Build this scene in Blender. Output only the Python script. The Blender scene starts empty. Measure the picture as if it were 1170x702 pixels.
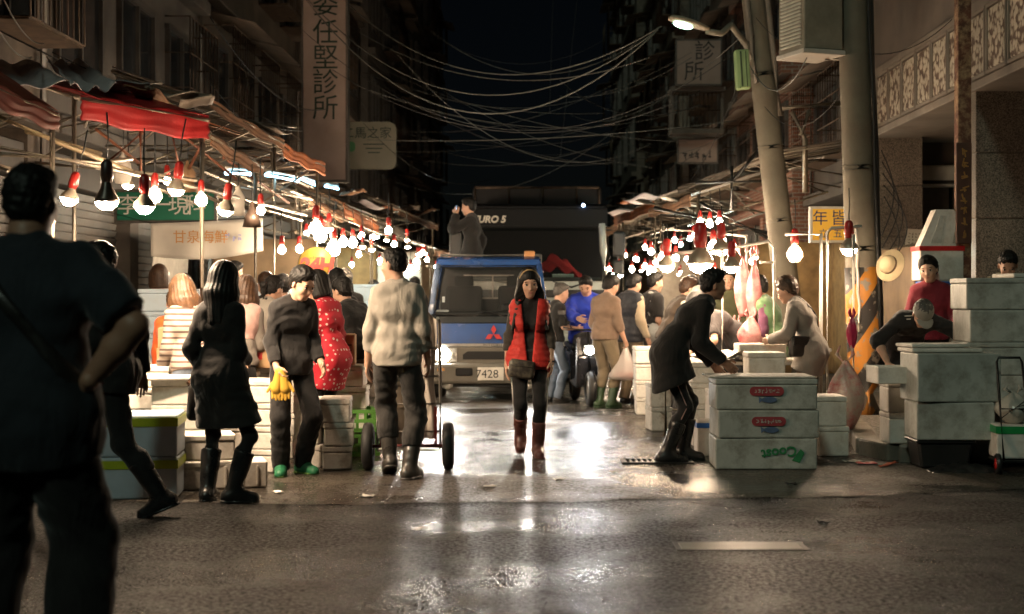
import bpy, bmesh, math, random
import numpy as np
from mathutils import Vector, Matrix, Euler, Quaternion
SC = bpy.context.scene
COL = SC.collection
PI = math.pi
RND = random.Random(7)
# lens of the photograph: 50 mm, horizon at pixel row 339, street vanishing at column 610
FPX, VX, HY, CH = 1625.0, 610.0, 339.0, 1.37
def at(px, py, Y):
    return Vector(((px - VX) * Y / FPX, Y, CH + (HY - py) * Y / FPX))
def ax(px, Y):
    return (px - VX) * Y / FPX
def az(py, Y):
    return CH + (HY - py) * Y / FPX
def yg(py, z=0.0):
    return FPX * (CH - z) / (py - HY)

# ---------------------------------------------------------------- materials
_M = {}
def col4(c):
    return (c[0], c[1], c[2], 1.0)
def new_mat(name):
    m = bpy.data.materials.new(name); m.use_nodes = True
    nt = m.node_tree; b = nt.nodes['Principled BSDF']
    return m, nt, b
def mat(name, base, rough=0.6, metal=0.0, var=0.18, nscale=6.0, bump=0.15, bscale=40.0, bdist=0.004,
        sheen=0.0, spec=0.5, coat=0.0, alpha=1.0, trans=0.0, rvar=0.1, dirt=None, dscale=2.5, damt=0.5):
    if name in _M: return _M[name]
    m, nt, b = new_mat(name); N, L = nt.nodes, nt.links
    tc = N.new('ShaderNodeTexCoord')
    n1 = N.new('ShaderNodeTexNoise'); n1.inputs['Scale'].default_value = nscale; n1.inputs['Detail'].default_value = 5
    L.new(tc.outputs['Object'], n1.inputs['Vector'])
    r = N.new('ShaderNodeValToRGB'); r.color_ramp.elements[0].position = 0.3; r.color_ramp.elements[1].position = 0.7
    r.color_ramp.elements[0].color = col4([max(0, c * (1 - var)) for c in base])
    r.color_ramp.elements[1].color = col4([min(1, c * (1 + var)) for c in base])
    L.new(n1.outputs['Fac'], r.inputs['Fac'])
    out = r.outputs['Color']
    if dirt is not None:
        n3 = N.new('ShaderNodeTexNoise'); n3.inputs['Scale'].default_value = dscale; n3.inputs['Detail'].default_value = 8
        n3.inputs['Roughness'].default_value = 0.7
        L.new(tc.outputs['Object'], n3.inputs['Vector'])
        r3 = N.new('ShaderNodeValToRGB'); r3.color_ramp.elements[0].position = 0.45; r3.color_ramp.elements[1].position = 0.68
        r3.color_ramp.elements[0].color = (0, 0, 0, 1); r3.color_ramp.elements[1].color = (damt, damt, damt, 1)
        L.new(n3.outputs['Fac'], r3.inputs['Fac'])
        mx = N.new('ShaderNodeMix'); mx.data_type = 'RGBA'
        L.new(r3.outputs['Color'], mx.inputs[0]); L.new(out, mx.inputs[6]); mx.inputs[7].default_value = col4(dirt)
        out = mx.outputs[2]
    L.new(out, b.inputs['Base Color'])
    b.inputs['Metallic'].default_value = metal
    if rvar:
        mr = N.new('ShaderNodeMapRange'); mr.inputs['To Min'].default_value = max(0.02, rough - rvar); mr.inputs['To Max'].default_value = min(1, rough + rvar)
        L.new(n1.outputs['Fac'], mr.inputs['Value']); L.new(mr.outputs['Result'], b.inputs['Roughness'])
    else:
        b.inputs['Roughness'].default_value = rough
    b.inputs['Specular IOR Level'].default_value = spec
    if sheen: b.inputs['Sheen Weight'].default_value = sheen
    if coat: b.inputs['Coat Weight'].default_value = coat
    if alpha < 1: b.inputs['Alpha'].default_value = alpha
    if trans: b.inputs['Transmission Weight'].default_value = trans
    if bump:
        n2 = N.new('ShaderNodeTexNoise'); n2.inputs['Scale'].default_value = bscale; n2.inputs['Detail'].default_value = 4
        L.new(tc.outputs['Object'], n2.inputs['Vector'])
        bp = N.new('ShaderNodeBump'); bp.inputs['Strength'].default_value = bump; bp.inputs['Distance'].default_value = bdist
        L.new(n2.outputs['Fac'], bp.inputs['Height']); L.new(bp.outputs['Normal'], b.inputs['Normal'])
    _M[name] = m
    return m
def cloth(name, base, var=0.22, rough=0.85, bump=0.35, bscale=26, sheen=0.15):
    m = mat(name, base, rough=rough, var=var, nscale=4, bump=bump, bscale=bscale, bdist=0.012, sheen=sheen, spec=0.25)
    if 'creases' in m: return m
    m['creases'] = 1
    nt = m.node_tree; N, L = nt.nodes, nt.links
    b = N['Principled BSDF']; tc = [n for n in N if n.type == 'TEX_COORD'][0]; bp = [n for n in N if n.type == 'BUMP'][0]
    mp = N.new('ShaderNodeMapping'); mp.inputs['Scale'].default_value = (1.0, 1.0, 0.45); mp.inputs['Rotation'].default_value = (0.3, 0.4, 0)
    L.new(tc.outputs['Object'], mp.inputs['Vector'])
    n = N.new('ShaderNodeTexNoise'); n.inputs['Scale'].default_value = 7; n.inputs['Detail'].default_value = 2; n.inputs['Distortion'].default_value = 1.6
    L.new(mp.outputs['Vector'], n.inputs['Vector'])
    ab = N.new('ShaderNodeMath'); ab.operation = 'SUBTRACT'; L.new(n.outputs['Fac'], ab.inputs[0]); ab.inputs[1].default_value = 0.5
    a2 = N.new('ShaderNodeMath'); a2.operation = 'ABSOLUTE'; L.new(ab.outputs[0], a2.inputs[0])
    b2 = N.new('ShaderNodeBump'); b2.inputs['Strength'].default_value = 0.35; b2.inputs['Distance'].default_value = 0.04
    L.new(a2.outputs[0], b2.inputs['Height']); L.new(bp.outputs['Normal'], b2.inputs['Normal']); L.new(b2.outputs['Normal'], b.inputs['Normal'])
    return m
def emis(name, color, strength, nosample=False, base=(0.8, 0.8, 0.8)):
    if name in _M: return _M[name]
    m, nt, b = new_mat(name)
    b.inputs['Base Color'].default_value = col4(base)
    b.inputs['Emission Color'].default_value = col4(color); b.inputs['Emission Strength'].default_value = strength
    if nosample:
        try: m.cycles.emission_sampling = 'NONE'
        except Exception: pass
    _M[name] = m
    return m
def glass(name, tint=(0.02, 0.025, 0.03), rough=0.05, alpha=0.35):
    if name in _M: return _M[name]
    m, nt, b = new_mat(name)
    b.inputs['Base Color'].default_value = col4(tint); b.inputs['Roughness'].default_value = rough
    b.inputs['Alpha'].default_value = alpha; b.inputs['Specular IOR Level'].default_value = 0.7
    _M[name] = m
    return m

# ---------------------------------------------------------------- bmesh helpers
def add_box(bm, c, s, rot=None, bev=0.0, mi=0, seg=1, taper=None):
    """box with centre c, full size s, Euler rot, bevel"""
    m = Matrix.Translation(Vector(c)) @ (Euler(rot).to_matrix().to_4x4() if rot else Matrix.Identity(4))
    r = bmesh.ops.create_cube(bm, size=1.0)
    vs = r['verts']
    for v in vs:
        k = 1.0
        if taper is not None and v.co.z < 0: k = taper
        v.co = Vector((v.co.x * s[0] * k, v.co.y * s[1] * k, v.co.z * s[2]))
    fs = {f for v in vs for f in v.link_faces}
    if bev > 0:
        es = list({e for v in vs for e in v.link_edges})
        b = bmesh.ops.bevel(bm, geom=es, offset=bev, segments=seg, affect='EDGES', profile=0.5)
        fs = set(b['faces']) | {f for f in fs if f.is_valid}
        vs = list({v for f in fs for v in f.verts})
        fs = {f for v in vs for f in v.link_faces}
    for v in vs: v.co = m @ v.co
    for f in fs: f.material_index = mi
    return fs
def frame_from(d):
    d = Vector(d).normalized()
    a = Vector((0, 0, 1)) if abs(d.z) < 0.92 else Vector((1, 0, 0))
    x = d.cross(a).normalized(); y = x.cross(d).normalized()
    return x, y, d
def add_tube(bm, pts, r, n=8, mi=0, cap=True):
    pts = [Vector(p) for p in pts]
    rs = r if isinstance(r, (list, tuple)) else [r] * len(pts)
    rings = []
    x = None
    for i, p in enumerate(pts):
        d = (pts[min(i + 1, len(pts) - 1)] - pts[max(i - 1, 0)])
        if d.length < 1e-9: d = Vector((0, 0, 1))
        d.normalize()
        if x is None: x, y, _ = frame_from(d)
        else:
            x = (x - d * x.dot(d))
            if x.length < 1e-6: x, y, _ = frame_from(d)
            x.normalize(); y = d.cross(x)
        rings.append([bm.verts.new(p + (x * math.cos(2 * PI * k / n) + y * math.sin(2 * PI * k / n)) * rs[i]) for k in range(n)])
    for a, b in zip(rings, rings[1:]):
        for k in range(n):
            f = bm.faces.new((a[k], a[(k + 1) % n], b[(k + 1) % n], b[k])); f.material_index = mi; f.smooth = True
    if cap:
        f = bm.faces.new(rings[0][::-1]); f.material_index = mi
        f = bm.faces.new(rings[-1]); f.material_index = mi
def add_lathe(bm, prof, n=16, M=None, mi=0, close=False):
    """prof: list of (r,z)"""
    M = M or Matrix.Identity(4)
    rings = []
    for (r, z) in prof:
        if r < 1e-5:
            rings.append([bm.verts.new(M @ Vector((0, 0, z)))])
        else:
            rings.append([bm.verts.new(M @ Vector((r * math.cos(2 * PI * k / n), r * math.sin(2 * PI * k / n), z))) for k in range(n)])
    for a, b in zip(rings, rings[1:]):
        for k in range(n):
            k2 = (k + 1) % n
            if len(a) == 1 and len(b) == 1: continue
            if len(a) == 1: vs = (a[0], b[k2], b[k])
            elif len(b) == 1: vs = (a[k], a[k2], b[0])
            else: vs = (a[k], a[k2], b[k2], b[k])
            f = bm.faces.new(vs); f.material_index = mi; f.smooth = True
def add_prism(bm, poly, M, depth, mi=0):
    """extrude 2D polygon (x,y) by depth along local z, through matrix M"""
    a = [bm.verts.new(M @ Vector((p[0], p[1], 0))) for p in poly]
    b = [bm.verts.new(M @ Vector((p[0], p[1], depth))) for p in poly]
    n = len(poly)
    bm.faces.new(a[::-1]).material_index = mi
    bm.faces.new(b).material_index = mi
    for k in range(n):
        bm.faces.new((a[k], a[(k + 1) % n], b[(k + 1) % n], b[k])).material_index = mi
def add_sheet(bm, fn, nu, nv, mi=0, th=0.0):
    """surface fn(u,v)->Vector, optional thickness along -normal approx z"""
    g = [[bm.verts.new(fn(i / nu, j / nv)) for j in range(nv + 1)] for i in range(nu + 1)]
    fs = []
    for i in range(nu):
        for j in range(nv):
            f = bm.faces.new((g[i][j], g[i + 1][j], g[i + 1][j + 1], g[i][j + 1])); f.smooth = True; f.material_index = mi
            fs.append(f)
    if th:
        bmesh.ops.recalc_face_normals(bm, faces=fs)
        bmesh.ops.solidify(bm, geom=fs, thickness=th)
def noise1(x, seed=0.0):
    return (math.sin(x * 1.7 + seed * 3.1) + math.sin(x * 3.9 + seed * 1.3 + 1.0) * 0.5 + math.sin(x * 8.3 + seed * 2.2) * 0.25) / 1.75

def obj(name, bm, mats, parent=None, smooth=False, loc=None, rotz=None, recalc=True):
    me = bpy.data.meshes.new(name)
    if recalc: bmesh.ops.recalc_face_normals(bm, faces=bm.faces)
    if smooth:
        for f in bm.faces: f.smooth = True
    bm.to_mesh(me); bm.free()
    for m in (mats if isinstance(mats, (list, tuple)) else [mats]): me.materials.append(m)
    o = bpy.data.objects.new(name, me); COL.objects.link(o)
    if parent: o.parent = parent
    if loc is not None: o.location = loc
    if rotz is not None: o.rotation_euler = (0, 0, rotz)
    return o
def B(): return bmesh.new()
def tag(o, label=None, cat=None, group=None, kind=None):
    if label: o['label'] = label
    if cat: o['category'] = cat
    if group: o['group'] = group
    if kind: o['kind'] = kind
    return o
def thing(name, label, cat, loc=(0, 0, 0), rotz=0.0, group=None, rot=None):
    o = bpy.data.objects.new(name, None); COL.objects.link(o)
    o.empty_display_size = 0.1
    o.location = loc; o.rotation_euler = rot if rot else (0, 0, rotz)
    return tag(o, label, cat, group)
def struct(name, bm, m, smooth=False):
    o = obj(name, bm, m, smooth=smooth); o['kind'] = 'structure'; return o
def dup(root, loc, rotz, label=None, group=None):
    r = root.copy(); COL.objects.link(r); r.location = loc; r.rotation_euler = (0, 0, rotz)
    if label: r['label'] = label
    if group: r['group'] = group
    for ch in list(root.children):
        c = ch.copy(); COL.objects.link(c); c.parent = r
        for g in list(ch.children):
            d = g.copy(); COL.objects.link(d); d.parent = c
    return r
def lettering(txt, size, M, m, parent=None, name='lettering', ext=0.004, shear=0.0, bold=0.0, spacing=1.0):
    """writing as a thin mesh: text lies in local xy, matrix M places it (x right, y up, z out of the board)"""
    cu = bpy.data.curves.new('writing', 'FONT'); cu.body = txt; cu.size = size; cu.extrude = ext; cu.shear = shear
    cu.align_x = 'CENTER'; cu.align_y = 'CENTER'; cu.offset = bold; cu.space_character = spacing; cu.resolution_u = 3
    t = bpy.data.objects.new('writing', cu); COL.objects.link(t)
    bpy.context.view_layer.update()
    dg = bpy.context.evaluated_depsgraph_get()
    me = bpy.data.meshes.new_from_object(t.evaluated_get(dg))
    bpy.data.objects.remove(t); bpy.data.curves.remove(cu)
    me.transform(M); me.materials.clear(); me.materials.append(m)
    me.name = name
    o = bpy.data.objects.new(name, me); COL.objects.link(o)
    if parent: o.parent = parent
    return o
def face_M(c, out=(0, -1, 0), up=(0, 0, 1)):
    """matrix for a board whose face looks along `out`"""
    z = Vector(out).normalized(); y = Vector(up); y = (y - z * y.dot(z)).normalized(); x = y.cross(z)
    M = Matrix((x, y, z)).transposed().to_4x4(); M.translation = Vector(c)
    return M
# ---------------------------------------------------------------- people: implicit surfaces meshed by surface nets
def V3(*a): return np.array(a if len(a) > 1 else a[0], dtype=np.float64)
def nrm(v):
    v = np.asarray(v, float); l = np.linalg.norm(v); return v / l if l > 1e-9 else v
def rotx(a): c, s = math.cos(a), math.sin(a); return np.array([[1, 0, 0], [0, c, -s], [0, s, c]])
def roty(a): c, s = math.cos(a), math.sin(a); return np.array([[c, 0, s], [0, 1, 0], [-s, 0, c]])
def rotz_(a): c, s = math.cos(a), math.sin(a); return np.array([[c, -s, 0], [s, c, 0], [0, 0, 1]])
def cone(a, b, r1, r2, k=0.03, flat=False, flat0=False):
    return ('cone', V3(a), V3(b), r1, r2, k, flat, flat0)
def ell(c, R, r, k=0.03): return ('ell', V3(c), R, V3(r), k)
def prim_bounds(p):
    if p[0] == 'cone':
        m = max(p[3], p[4]); return np.minimum(p[1], p[2]) - m, np.maximum(p[1], p[2]) + m
    m = float(max(p[3])); return p[1] - m, p[1] + m
def prim_d(p, P):
    if p[0] == 'cone':
        a, b = p[1], p[2]; ab = b - a; L2 = max(float(ab @ ab), 1e-9)
        q = P - a
        tt = (q @ ab) / L2; t = np.clip(tt, 0, 1)
        d = np.linalg.norm(q - t[..., None] * ab, axis=-1) - (p[3] + (p[4] - p[3]) * t)
        L = math.sqrt(L2)
        if p[6]: d = np.maximum(d, (tt - 1) * L)
        if p[7]: d = np.maximum(d, -tt * L)
        return d
    q = (P - p[1]) @ p[2]
    r = p[3]
    k0 = np.linalg.norm(q / r, axis=-1); k1 = np.linalg.norm(q / (r * r), axis=-1)
    return k0 * (k0 - 1) / np.maximum(k1, 1e-6)
def smin(a, b, k):
    h = np.maximum(k - np.abs(a - b), 0) / k
    return np.minimum(a, b) - h * h * k * 0.25
def fold_noise(P, amp, seed=0.0, f=1.0):
    w = np.sin(P[..., 2] * 9 * f + seed + 2.0 * np.sin(P[..., 0] * 11 * f + seed * 1.7))
    n = np.sin(P[..., 0] * 31 * f + 2.3 * w + seed) * np.sin(P[..., 2] * 19 * f + P[..., 1] * 23 * f + 1.7 * w + seed * 2)
    n2 = np.sin(P[..., 2] * 47 * f + 13 * P[..., 0] * f + 2 * w + seed * 3) * np.cos(P[..., 1] * 29 * f + seed)
    n3 = np.sin(P[..., 2] * 70 * f + 24 * P[..., 0] * np.sign(P[..., 0]) * f + 3 * w + seed) * np.clip(np.sin(P[..., 2] * 8 + seed * 1.3), 0, 1)
    return amp * (0.6 * n + 0.5 * n2 + 0.45 * n3)
def field_mesh(prims, vox, cuts=(), noise=None, carve=(), smooth=1):
    """prims smooth-unioned; cuts: functions P->d intersected; noise: function added. returns verts, quads"""
    lo = np.min([prim_bounds(p)[0] for p in prims], axis=0) - 0.03 - 2 * vox
    hi = np.max([prim_bounds(p)[1] for p in prims], axis=0) + 0.03 + 2 * vox
    n = np.ceil((hi - lo) / vox).astype(int) + 1
    D = np.full(n, 0.5)
    xs = [lo[i] + vox * np.arange(n[i]) for i in range(3)]
    for p in prims:
        k = p[5] if p[0] == 'cone' else p[4]
        b0, b1 = prim_bounds(p); pad = k + 3 * vox
        i0 = np.maximum(np.floor((b0 - pad - lo) / vox).astype(int), 0); i1 = np.minimum(np.ceil((b1 + pad - lo) / vox).astype(int) + 1, n)
        sl = tuple(slice(i0[i], i1[i]) for i in range(3))
        P = np.stack(np.meshgrid(*[xs[i][i0[i]:i1[i]] for i in range(3)], indexing='ij'), -1)
        D[sl] = smin(D[sl], prim_d(p, P), k)
    P = None
    if cuts or noise or carve:
        P = np.stack(np.meshgrid(*xs, indexing='ij'), -1)
    if noise: 
        near = np.abs(D) < 0.05
        D[near] += noise(P[near])
    for c in cuts: D = np.maximum(D, c(P))
    for p in carve:
        D = -smin(-D, prim_d(p, P), 0.01)
    D[0], D[-1], D[:, 0], D[:, -1], D[:, :, 0], D[:, :, -1] = (0.5,) * 6
    return surface_nets(D, lo, vox, smooth)
def surface_nets(D, lo, vox, smooth=1):
    S = D < 0
    nx, ny, nz = D.shape
    cnt = np.zeros((nx - 1, ny - 1, nz - 1), np.int8)
    for i in (0, 1):
        for j in (0, 1):
            for k in (0, 1):
                cnt += S[i:nx - 1 + i, j:ny - 1 + j, k:nz - 1 + k]
    act = (cnt > 0) & (cnt < 8)
    I = np.argwhere(act)
    if len(I) == 0: return np.zeros((0, 3)), np.zeros((0, 4), int)
    acc = np.zeros((len(I), 3)); num = np.zeros(len(I))
    corners = [(i, j, k) for i in (0, 1) for j in (0, 1) for k in (0, 1)]
    for a in corners:
        for ax_ in range(3):
            if a[ax_] == 1: continue
            b = list(a); b[ax_] = 1
            ia = I + np.array(a); ib = I + np.array(b)
            da = D[ia[:, 0], ia[:, 1], ia[:, 2]]; db = D[ib[:, 0], ib[:, 1], ib[:, 2]]
            x = (da < 0) != (db < 0)
            t = np.where(x, da / np.where(np.abs(da - db) < 1e-12, 1, da - db), 0)
            pt = np.array(a, float)[None, :] + 0 * acc
            pt[:, ax_] += t
            acc[x] += pt[x]; num[x] += 1
    V = lo + vox * (I + acc / num[:, None])
    idx = np.full(act.shape, -1, np.int64); idx[act] = np.arange(len(I))
    Q = []
    for ax_ in range(3):
        o1, o2 = [(1, 2), (2, 0), (0, 1)][ax_]
        sa = [slice(None)] * 3; sb = [slice(None)] * 3
        sa[ax_] = slice(0, -1); sb[ax_] = slice(1, None)
        A = S[tuple(sa)]; Bq = S[tuple(sb)]
        E = np.argwhere(A != Bq)
        ok = (E[:, o1] > 0) & (E[:, o2] > 0) & (E[:, o1] < act.shape[o1]) & (E[:, o2] < act.shape[o2])
        E = E[ok]
        if len(E) == 0: continue
        ins = A[E[:, 0], E[:, 1], E[:, 2]]
        def cell(d1, d2):
            c = E.copy(); c[:, o1] -= d1; c[:, o2] -= d2
            return idx[c[:, 0], c[:, 1], c[:, 2]]
        q = np.stack([cell(1, 1), cell(0, 1), cell(0, 0), cell(1, 0)], 1)
        q[~ins] = q[~ins][:, ::-1]
        Q.append(q)
    Q = np.concatenate(Q)
    Q = Q[(Q >= 0).all(1)]
    for _ in range(smooth):
        s = np.zeros_like(V); c = np.zeros(len(V))
        for a, b in ((0, 1), (1, 2), (2, 3), (3, 0)):
            np.add.at(s, Q[:, a], V[Q[:, b]]); np.add.at(c, Q[:, a], 1)
            np.add.at(s, Q[:, b], V[Q[:, a]]); np.add.at(c, Q[:, b], 1)
        V = 0.5 * V + 0.5 * s / np.maximum(c, 1)[:, None]
    return V, Q
def np_mesh(name, pieces, mats, parent=None, scale=1.0):
    """pieces: list of (verts, faces, material index)"""
    vs, fs, mi = [], [], []; o = 0
    for V, Q, m in pieces:
        if len(V) == 0: continue
        vs.append(V); fs.append(Q + o); mi.append(np.full(len(Q), m)); o += len(V)
    if not vs: return None
    V = np.concatenate(vs) * scale; Q = np.concatenate(fs); mi = np.concatenate(mi)
    me = bpy.data.meshes.new(name)
    me.vertices.add(len(V)); me.vertices.foreach_set('co', V.astype(np.float32).ravel())
    me.loops.add(len(Q) * 4); me.loops.foreach_set('vertex_index', Q.astype(np.int32).ravel())
    me.polygons.add(len(Q)); me.polygons.foreach_set('loop_start', np.arange(0, len(Q) * 4, 4, dtype=np.int32))
    for m in (mats if isinstance(mats, (list, tuple)) else [mats]): me.materials.append(m)
    me.polygons.foreach_set('material_index', mi.astype(np.int32))
    me.polygons.foreach_set('use_smooth', np.ones(len(Q), bool))
    me.update(calc_edges=True); me.validate()
    ob = bpy.data.objects.new(name, me); COL.objects.link(ob)
    if parent: ob.parent = parent
    return ob
def ell_mesh(c, R, r, nu=10, nv=6):
    V, Q = [], []
    for j in range(nv + 1):
        th = 0.02 + (PI - 0.04) * j / nv
        for i in range(nu):
            ph = 2 * PI * i / nu
            V.append(np.array([r[0] * math.sin(th) * math.cos(ph), r[1] * math.sin(th) * math.sin(ph), r[2] * math.cos(th)]) @ R.T + c)
    for j in range(nv):
        for i in range(nu):
            Q.append((j * nu + i, (j + 1) * nu + i, (j + 1) * nu + (i + 1) % nu, j * nu + (i + 1) % nu))
    return np.array(V), np.array(Q)
def ik(S, T, l1, l2, pole):
    d = T - S; L = np.linalg.norm(d)
    if L > (l1 + l2) * 0.995: T = S + d / L * (l1 + l2) * 0.995; d = T - S; L = np.linalg.norm(d)
    u = d / L
    a = (l1 * l1 - l2 * l2 + L * L) / (2 * L); h = math.sqrt(max(l1 * l1 - a * a, 0))
    p = np.asarray(pole, float); p = p - u * (p @ u); p = nrm(p)
    return S + u * a + p * h, T

SKIN = mat('skin', (0.55, 0.32, 0.22), rough=0.5, var=0.1, nscale=9, bump=0.06, bscale=90, bdist=0.003)
SKIN_TAN = mat('tanned_skin', (0.40, 0.21, 0.135), rough=0.48, var=0.1, nscale=9, bump=0.06, bscale=90, bdist=0.003)
EYE_W = mat('eye_white', (0.6, 0.57, 0.53), rough=0.25, var=0.03, bump=0)
EYE_D = mat('eye_dark', (0.012, 0.008, 0.006), rough=0.2, var=0.02, bump=0)
LIP = mat('lips', (0.36, 0.13, 0.11), rough=0.4, var=0.06, bump=0)
HAIR_BLACK = mat('black_hair', (0.008, 0.007, 0.006), rough=0.55, var=0.4, nscale=30, bump=0.5, bscale=90, bdist=0.004, spec=0.3)
HAIR_BROWN = mat('brown_hair', (0.05, 0.026, 0.014), rough=0.45, var=0.4, nscale=30, bump=0.6, bscale=70, bdist=0.006, spec=0.4)
HAIR_LIGHT = mat('light_brown_hair', (0.10, 0.05, 0.024), rough=0.45, var=0.4, nscale=30, bump=0.6, bscale=70, bdist=0.006)
HAIR_GREY = mat('greying_hair', (0.07, 0.062, 0.055), rough=0.5, var=0.5, nscale=40, bump=0.6, bscale=70, bdist=0.006)

def person(label, X, Y, rot, h=1.70, fem=False, z0=0.0, lean=0.0, bend=0.0, twist=0.0, side=0.0, drop=0.0, fat=0.94,
           head=(0.0, 0.0, 0.0), lh=(-0.045, 0.03, -0.525), rh=(0.045, 0.03, -0.525), lpole=(-0.15, -1, 0), rpole=(0.15, -1, 0),
           lf=(-0.10, 0.0, 0.0, 6, 0), rf=(0.10, 0.0, 0.0, -6, 0), tops=(), legs=None, shoes=None, hair=None, skin=None,
           curl=(0.35, 0.35), handdir=(None, None), palm=(None, None), extras=None, vox=None, group='people in the market street',
           legs_on=True):
    """a standing figure facing local +Y; rot turns it about z. Lengths are for a 1.72 m body, scaled to h."""
    s = h / 1.72
    d = max(Y, 4)
    if vox is None: vox = 0.007 if d < 11.5 else (0.009 if d < 14.5 else 0.012)
    skin = skin or SKIN
    root = thing('person', label, 'person', (X, Y, z0), math.radians(rot), group)
    up = V3(0, 0, 1.0)
    w = 0.92 if fem else 1.0
    w *= fat
    # spine
    P0 = V3(0, -0.10 * math.sin(math.radians(max(lean, 0))), 0.93 - drop)
    def tor(l, tw): return rotz_(math.radians(tw)) @ roty(math.radians(side)) @ rotx(-math.radians(l))
    T1, T2, T3 = tor(lean * 0.8, twist * 0.2), tor(lean + bend * 0.4, twist * 0.6), tor(lean + bend, twist)
    u1, u2, u3 = T1[:, 2], T2[:, 2], T3[:, 2]
    waist = P0 + 0.14 * u1; chest = waist + 0.20 * u2; shc = chest + 0.12 * u3; neck = shc + 0.035 * u3
    R1, R2, R3 = T1[:, 0], T2[:, 0], T3[:, 0]; F3 = T3[:, 1]; F2 = T2[:, 1]
    shw = (0.136 if fem else 0.153) * (0.5 + 0.5 * fat)
    H = rotz_(math.radians(head[1])) @ rotx(math.radians(head[0])) @ roty(math.radians(head[2]))
    nu = nrm(0.65 * u3 + 0.35 * H[:, 2])
    ntop = neck + 0.075 * nu + 0.01 * F3
    hs = 1.01 / s
    hc = ntop + H @ V3(0, 0.022, 0.105 * hs)
    def hsc(V): return hc + (V - hc) * hs
    J = {}
    # arms
    def arm(side_, off, pole):
        S = shc + side_ * shw * R3 - 0.005 * u3
        E, Wr = ik(S, S + np.array(off, float), 0.285, 0.25, pole)
        return S, E, Wr
    A = {-1: arm(-1, lh, lpole), 1: arm(1, rh, rpole)}
    # legs
    Lg = {}
    for sd, ft in ((-1, lf), (1, rf)):
        hip = P0 + sd * 0.088 * R1 - 0.04 * u1
        pitch = math.radians(ft[4]); yaw = math.radians(ft[3])
        fdir = rotz_(yaw) @ V3(0, math.cos(pitch), -math.sin(pitch)); fup = rotz_(yaw) @ V3(0, math.sin(pitch), math.cos(pitch))
        ball = V3(ft[0], ft[1], ft[2]) + rotz_(yaw) @ V3(0, 0.13, 0.0)
        ank = ball - 0.17 * fdir + 0.085 * fup + 0.04 * fdir
        if pitch == 0: ank = V3(ft[0], ft[1], ft[2] + 0.085)
        K, An = ik(hip, ank, 0.43, 0.42, rotz_(yaw) @ V3(0.0, 1, 0.1))
        Lg[sd] = (hip, K, An, fdir, fup)
    # ------------------------------------------------ torso prims with an offset o
    def torso(o, kk=0.07):
        if fem:
            pr = [cone(P0 - 0.075 * R1, P0 + 0.075 * R1, 0.108 * w + o, 0.108 * w + o, kk), cone(waist - 0.055 * R2, waist + 0.055 * R2, 0.088 * w + o, 0.088 * w + o, kk),
                  cone(chest - 0.07 * R3, chest + 0.07 * R3, 0.098 * w + o, 0.098 * w + o, kk), cone(shc - shw * 0.82 * R3, shc + shw * 0.82 * R3, 0.052 + o, 0.052 + o, kk),
                  cone(chest + 0.065 * R3 + 0.05 * F3 - 0.01 * u3, chest + 0.06 * R3 + 0.075 * F3 - 0.02 * u3, 0.058 + o, 0.045 + o, 0.05),
                  cone(chest - 0.065 * R3 + 0.05 * F3 - 0.01 * u3, chest - 0.06 * R3 + 0.075 * F3 - 0.02 * u3, 0.058 + o, 0.045 + o, 0.05)]
        else:
            pr = [cone(P0 - 0.068 * R1, P0 + 0.068 * R1, 0.103 * w + o, 0.103 * w + o, kk), cone(waist - 0.062 * R2, waist + 0.062 * R2, 0.098 * w + o, 0.098 * w + o, kk),
                  cone(chest - 0.076 * R3, chest + 0.076 * R3, 0.106 * w + o, 0.106 * w + o, kk), cone(shc - shw * 0.82 * R3, shc + shw * 0.82 * R3, 0.058 + o, 0.058 + o, kk)]
        pr += [cone(neck + 0.03 * u3 - 0.03 * R3, shc - shw * 0.6 * R3, 0.038 + o, 0.052 + o, 0.05), cone(neck + 0.03 * u3 + 0.03 * R3, shc + shw * 0.6 * R3, 0.038 + o, 0.052 + o, 0.05)]
        return pr
    ar = (0.9 if fem else 1.0) * (0.6 + 0.4 * fat)
    def armp(sd, o, upto=1.0, o2=None):
        S, E, Wr = A[sd]; o2 = o if o2 is None else o2
        out = []
        if upto <= 0: return out
        if upto < 0.53:
            t = upto / 0.53
            out.append(cone(S, S + (E - S) * t, 0.050 * ar + o, (0.050 - 0.008 * t) * ar + o2, 0.022, True))
        else:
            t = min((upto - 0.53) / 0.47, 1.0)
            out.append(cone(S, E, 0.049 * ar + o, 0.040 * ar + o, 0.022))
            out.append(cone(E, E + (Wr - E) * t, 0.044 * ar + o, (0.044 - 0.016 * t) * ar + o2, 0.018, True))
        return out
    # ------------------------------------------------ body mesh
    prims = torso(-0.004)
    for sd in (-1, 1):
        S, E, Wr = A[sd]
        prims += [cone(S, E, 0.047 * ar, 0.039 * ar, 0.03), cone(E, E + (Wr - E) * 0.35, 0.041 * ar, 0.043 * ar, 0.02), cone(E + (Wr - E) * 0.35, Wr, 0.042 * ar, 0.027 * ar, 0.02)]
    prims += [cone(neck - 0.04 * u3, ntop, 0.056 * w, 0.052 * w, 0.03)]
    hv = 0.0055 if d < 13.5 else 0.008
    if legs_on is None: prims = prims
    pieces = []
    # head prims live in the head frame
    def hp(x, y, z): return hc + H @ V3(x, y, z)
    fw = 0.94 if fem else 1.0; jw = 0.008 if fem else 0.017; ns = 0.8 if fem else 1.0
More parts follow.
